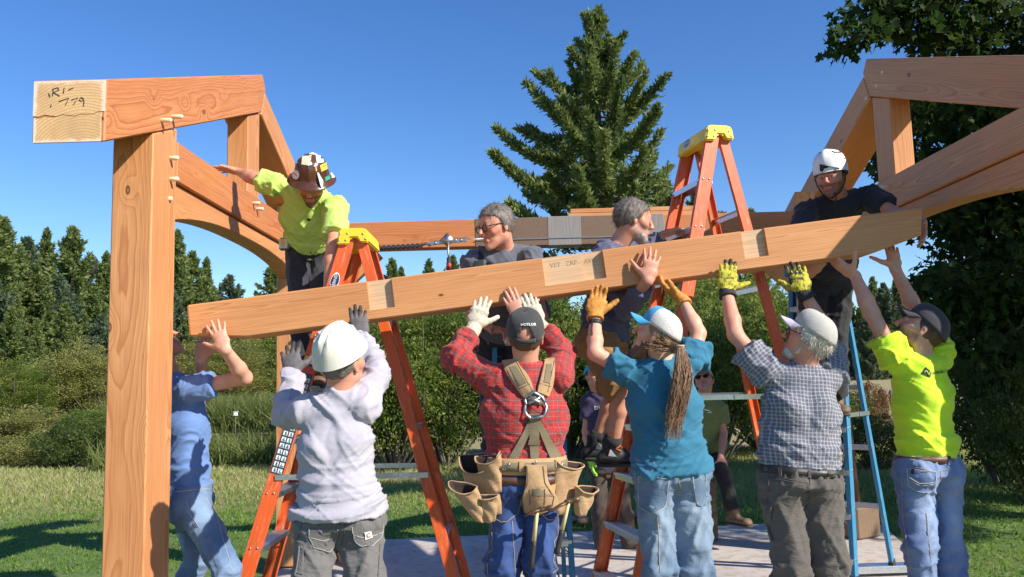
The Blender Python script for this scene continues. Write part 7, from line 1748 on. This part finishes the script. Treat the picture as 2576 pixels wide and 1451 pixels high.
for k in range(420):
    a = r.uniform(0, 6.28); rr = math.sqrt(r.uniform(.0, 1)); x = POND[0] + POND[2] * rr * math.cos(a); y = POND[1] + POND[3] * rr * math.sin(a)
    if y < 24.2 + 1.2 * math.sin(x) and r.uniform() < .93: continue
    s = r.uniform(.10, .22); b0 = len(lv)
    for i in range(9): t = a + .25 + i * (6.28 - .5) / 8; lv.append((x + s * math.cos(t), y + s * math.sin(t), -.183 + r.uniform(0, .012)))
    lv.append((x, y, -.18)); lf.append([b0 + i for i in range(10)])
o = link('lily_pads', leaf_mesh('lily_pads', np.array(lv), np.array(lf), r.uniform(.3, 1, len(lv))), M_REED); tag(o, kind='stuff')
# ================================================================== ladders in place
GRP = 'stepladders under the crew'
z1 = PY(902, 592, 4.85).z; x1 = PY(902, 600, 4.85).x
L1, i1 = ladder('shorter orange stepladder with yellow cap at the left', GRP, M_ORANGE, (x1, 4.86), (0, 1, 0), z1, .34, .64, -.70, .66, 7, M_YELLOW, spread_z=.98)
z2 = PY(1775, 340, 4.95).z; x2 = PY(1775, 360, 4.95).x
L2, i2 = ladder('tallest orange stepladder, yellow cap standing well above the beam', GRP, M_ORANGE, (x2, 4.98), (-.23, .97, 0), z2, .36, .66, -.76, .62, 9, M_YELLOW, spread_z=1.36, rearbars=5)
z3 = PY(1250, 838, 4.85).z
L3, i3 = ladder('blue stepladder with black top behind the red plaid man', GRP, M_BLUE, (.075, 4.92), (1, 0, 0), z3, .40, .48, .36, .5, 5, M_BLACK, feet=M_BLACK)
z4 = PY(2080, 660, 5.6).z
L4, i4 = ladder('blue stepladder at the right under the man in the white climbing helmet', GRP, M_BLUE, (PY(2060, 700, 5.62).x, 5.66), (.80, -.60, 0), z4, .34, .42, .30, .75, 7, M_BLUE, feet=M_BLACK, rearbars=4, spread_z=1.2)
# safety labels on the near rail of the left ladder
def rail_label(info, root):
    top = info['ft'][0]; bot = info['fb'][0]; ax = (top - bot).normalized(); n = Vector((0, -1, 0)); s = n.cross(ax)
    mB = simple('label_navy', (.015, .05, .09), .5); mT = simple('label_teal', (.03, .16, .17), .5); mR = simple('label_red', (.55, .05, .03), .5); mY = ST['y']
    L_ = (top - bot).length; a = .42 * L_; b_ = .70 * L_
    def pl(name, u0, u1, v0, v1, mat, off, parent):
        bm = bmesh.new(); c = bot + ax * u0 + n * off
        add_box(bm, Matrix.Translation(c) @ Matrix((ax, s, n)).transposed().to_4x4(), u1 - u0, v1 - v0, .0012, off=(0, (v0 + v1) / 2, 0)); return link(name, bm_mesh(name, bm), mat, parent)
    lab = pl('safety_label', a, b_, -.036, .036, mB, .0012, root); pl('label_header', b_ - .10, b_ - .06, -.036, .036, mR, .0024, lab); pl('label_header', b_ - .045, b_ - .004, -.0, .036, mY, .0024, lab); pl('pictogram', b_ - .045, b_ - .008, -.034, -.004, M_TEXT_W, .0024, lab)
    k = 0; u = a + .008
    while u < b_ - .13:
        for v in (-.016, .016):
            pg = pl('pictogram', u, u + .024, v - .012, v + .012, M_TEXT_W, .0024, lab); r_ = random.Random(k)
            pl('pictogram_figure', u + .003, u + .021, v - .004 + r_.uniform(-.004, .004), v + r_.uniform(.0, .004), mT if k % 3 else mB, .0034, pg); pl('pictogram_figure', u + .003, u + .009, v - .009, v + .009 - r_.uniform(0, .012), mT, .0036, pg); k += 1
        u += .0345
random.seed(4); rail_label(i1, L1)
M_NAVY = simple('navy_badge', (.02, .03, .10), .4)
def oval(root, c, n, u, a, b_, mat, txt=None, name='badge'):
    n = Vector(n).normalized(); u = Vector(u).normalized(); v = n.cross(u); c = Vector(c)
    for sc, m, o_ in ((1, M_TEXT_W, .0), (.88, mat, .0008)):
        V_ = [c + n * o_ + u * a * sc * math.cos(t) + v * b_ * sc * math.sin(t) for t in np.linspace(0, 2 * math.pi, 28, endpoint=False)]; link(name, npmesh(name, np.array([tuple(q) for q in V_]), np.arange(28).reshape(1, 28)), m, root)
    if txt:
        text_mesh('badge_lettering', txt, a * .46, Matrix.Translation(c + n * .0016) @ Matrix((u, v, n)).transposed().to_4x4(), M_TEXT_W, root, True)
d1 = (i1['ft'][0] - i1['fb'][0]).normalized(); oval(L1, i1['ft'][0] - d1 * .28 + Vector((0, -.002, 0)), (0, -1, 0), d1, .055, .026, M_NAVY, 'WERNER')
fd2 = i2['fdir']; oval(L2, i2['top'] + fd2 * .1185 + Vector((0, 0, -.048)), fd2 + Vector((0, 0, .19)), -i2['wdir'] if False else i2['wdir'].cross(Vector((0, 0, 1))).cross(fd2) if False else Vector((0, 0, 1)).cross(fd2), .058, .027, simple('grey_badge', (.20, .20, .26), .4), 'WERNER')
# ================================================================== come-along winch between far truss and plate
def winch():
    root = empty('hand_winch', tuple(PY(1125, 612, 6.3))); tag(root, 'steel cable puller with red and black lever hung below the far beam', 'winch'); Y = 6.3
    P = lambda x, y, dy=0: PY(x, y, Y + dy)
    pts = [P(948, 624), P(990, 622), P(1040, 620), P(1066, 616)]
    V_, F_ = multi([tube_verts([P(948 + k * 6, 624 - k * .35 + (3 if k % 2 else -1)) for k in range(20)], .012, 6), tube_verts([P(948 + k * 6, 620 - k * .35 + (0 if k % 2 else 3), .02) for k in range(20)], .011, 6)]); link('chain_sleeve', npmesh('chain_sleeve', V_, F_, True), fabric('dark_sleeve', (.03, .025, .035)), root)
    tube('hook', [P(1062, 616), P(1072, 612), P(1080, 616), P(1090, 612)], [.012, .010, .014, .008], M_STEEL, root)
    for dy in (-.03, .03):
        bm = bmesh.new(); add_box(bm, M4(P(1082, 612, dy), P(1176, 602, dy) - P(1082, 612, dy)), (P(1176, 602, dy) - P(1082, 612, dy)).length, .006, .034, bev=.004); link('frame_plate', bm_mesh('frame_plate', bm), M_STEEL, root)
    c = P(1126, 605); V_, F_ = multi([tube_verts([c + Vector((0, y, 0)) for y in (-.040, -.034)], .056, 4, True), tube_verts([c + Vector((0, y, 0)) for y in (-.028, .028)], .028, 16, True)]); link('ratchet_wheel', npmesh('ratchet_wheel', V_, F_), M_STEEL, root)
    for x, y in ((1095, 611), (1110, 609), (1126, 606), (1146, 604), (1160, 604)): rivets('rivet', [P(x, y, -.035)], (0, -1, 0), .010, root)
    tube('lever', [P(1127, 612, -.045), P(1128, 640, -.045), P(1129, 650, -.045)], [.016, .013, .013], M_STEEL, root, 8, flat=.6); tube('lever_grip', [P(1129, 648, -.045), P(1130, 688, -.045)], [.017, .017], M_BLACK, root, 8); tube('grip_band', [P(1129.5, 662, -.045), P(1130, 675, -.045)], [.0185, .0185], simple('red_band', (.45, .03, .02), .5), root, 8)
    tube('cable', [P(1176, 602), P(1230, 600, .2), P(1300, 598, .4)], .004, M_STEEL, root, 5)
winch()
# ================================================================== big mallet standing on the slab
def mallet():
    c = PZ(2160, 1350, .0); root = empty('mallet', (c.x, c.y, 0)); tag(root, 'big weathered block mallet standing head down on the slab edge', 'mallet')
    s = .30; bm = bmesh.new(); add_box(bm, Matrix.Translation((0, 0, .0)), .0001, 1, 1)
    bm.free(); bm = bmesh.new(); M = Matrix.Translation((c.x, c.y, .141)) @ Matrix.Rotation(R(28), 4, 'Z') @ Matrix.Translation((-.15, 0, 0)); add_box(bm, M, .30, .25, .27, bev=.014)
    link('head', bm_mesh('head', bm), M_OLDWOOD, root)
    tube('handle', [(c.x + .01, c.y, .26), (c.x + .0, c.y, .55), (c.x - .012, c.y + .01, 1.02), (c.x - .013, c.y + .01, 1.06)], [.030, .026, .024, .022], M_HANDLE, root, 10); tube('handle_wrap', [(c.x - .011, c.y + .01, .90), (c.x - .0125, c.y + .01, 1.00)], [.0265, .0265], M_HANDLE, root, 10)
mallet()
# aluminium plank at the slab edge, spare timber on the slab, nest box by the pond, stones
a = PZ(2130, 1443, .02); b_ = PZ(2316, 1436, .02); o = box_between('aluminium_plank', a + Vector((-.25, 0, .03)), b_ + Vector((.0, 0, .03)), .12, .05, M_ALU, None); tag(o, 'flat aluminium plank lying on the right of the slab', 'plank')
o = box_between('timber_offcut', PZ(825, 1400, 0) + Vector((0, 0, .07)), PZ(930, 1432, 0) + Vector((0, 0, .07)), .14, .13, M_WOOD, None); tag(o, 'short timber offcut on the slab behind grey canvas trousers', 'timber')
q = PY(593, 1041, 26.); rb_ = empty('nest_box', (q.x, q.y, -.3)); tag(rb_, 'white box on a thin stake among the reeds by the pond', 'nest box'); box_between('box', q + Vector((-.05, 0, 0)), q + Vector((.05, 0, 0)), .10, .11, simple('white_paint', (.75, .75, .74), .6), rb_); tube('stake', [(q.x, q.y, -.4), (q.x, q.y, q.z - .05)], .012, M_BARK_GREY, rb_, 6)
box_between('lid', q + Vector((-.07, 0, .063)), q + Vector((.07, 0, .063)), .12, .014, simple('white_paint', (.78, .78, .77), .6), rb_)
rs = np.random.default_rng(15)
M_STONE = simple('brown_stone', (.24, .17, .12), .9, var=.3, nscale=12, bump=.5, bscale=30)
names = ['first', 'second', 'third', 'fourth', 'fifth', 'sixth', 'seventh', 'eighth', 'ninth', 'tenth', 'eleventh', 'twelfth']
for k, (px, py, s) in enumerate(((1440, 1316, .05), (1470, 1318, .06), (1500, 1314, .045), (1530, 1313, .05), (1566, 1308, .10), (1600, 1305, .06), (1618, 1306, .05), (1765, 1308, .10), (1420, 1322, .04), (1548, 1316, .04))):
    c = PZ(px, py, .0); bm = bmesh.new(); bmesh.ops.create_icosphere(bm, subdivisions=2, radius=s)
    for v in bm.verts: v.co = Vector((v.co.x * 1.3, v.co.y, v.co.z * .75)) * (1 + .22 * math.sin(v.co.x * 60 + k) * math.cos(v.co.y * 50 + 2 * k))
    o = link('stone', bm_mesh('stone', bm, True), M_STONE); o.location = (c.x, c.y + .12, s * .3); o.rotation_euler = (0, 0, k); tag(o, 'brown stone behind the back edge of the slab, %s from the left' % names[sorted((1440, 1470, 1500, 1530, 1566, 1600, 1618, 1765, 1420, 1548)).index(px)], 'stone', 'stones along the slab edge')
# fence posts in the far meadow
for k, px in enumerate((2238, 2182, 2120)):
    x = at(px, 34.); o = tube('fence_post', [(x, 34, -.2), (x, 34, .55), (x, 34, .6)], [.07, .07, .04], M_BARK_GREY, None, 8); tag(o, 'short %s fence post in the meadow behind the bright yellow shirt' % ('right', 'middle', 'left')[k], 'post', 'fence posts in the meadow')
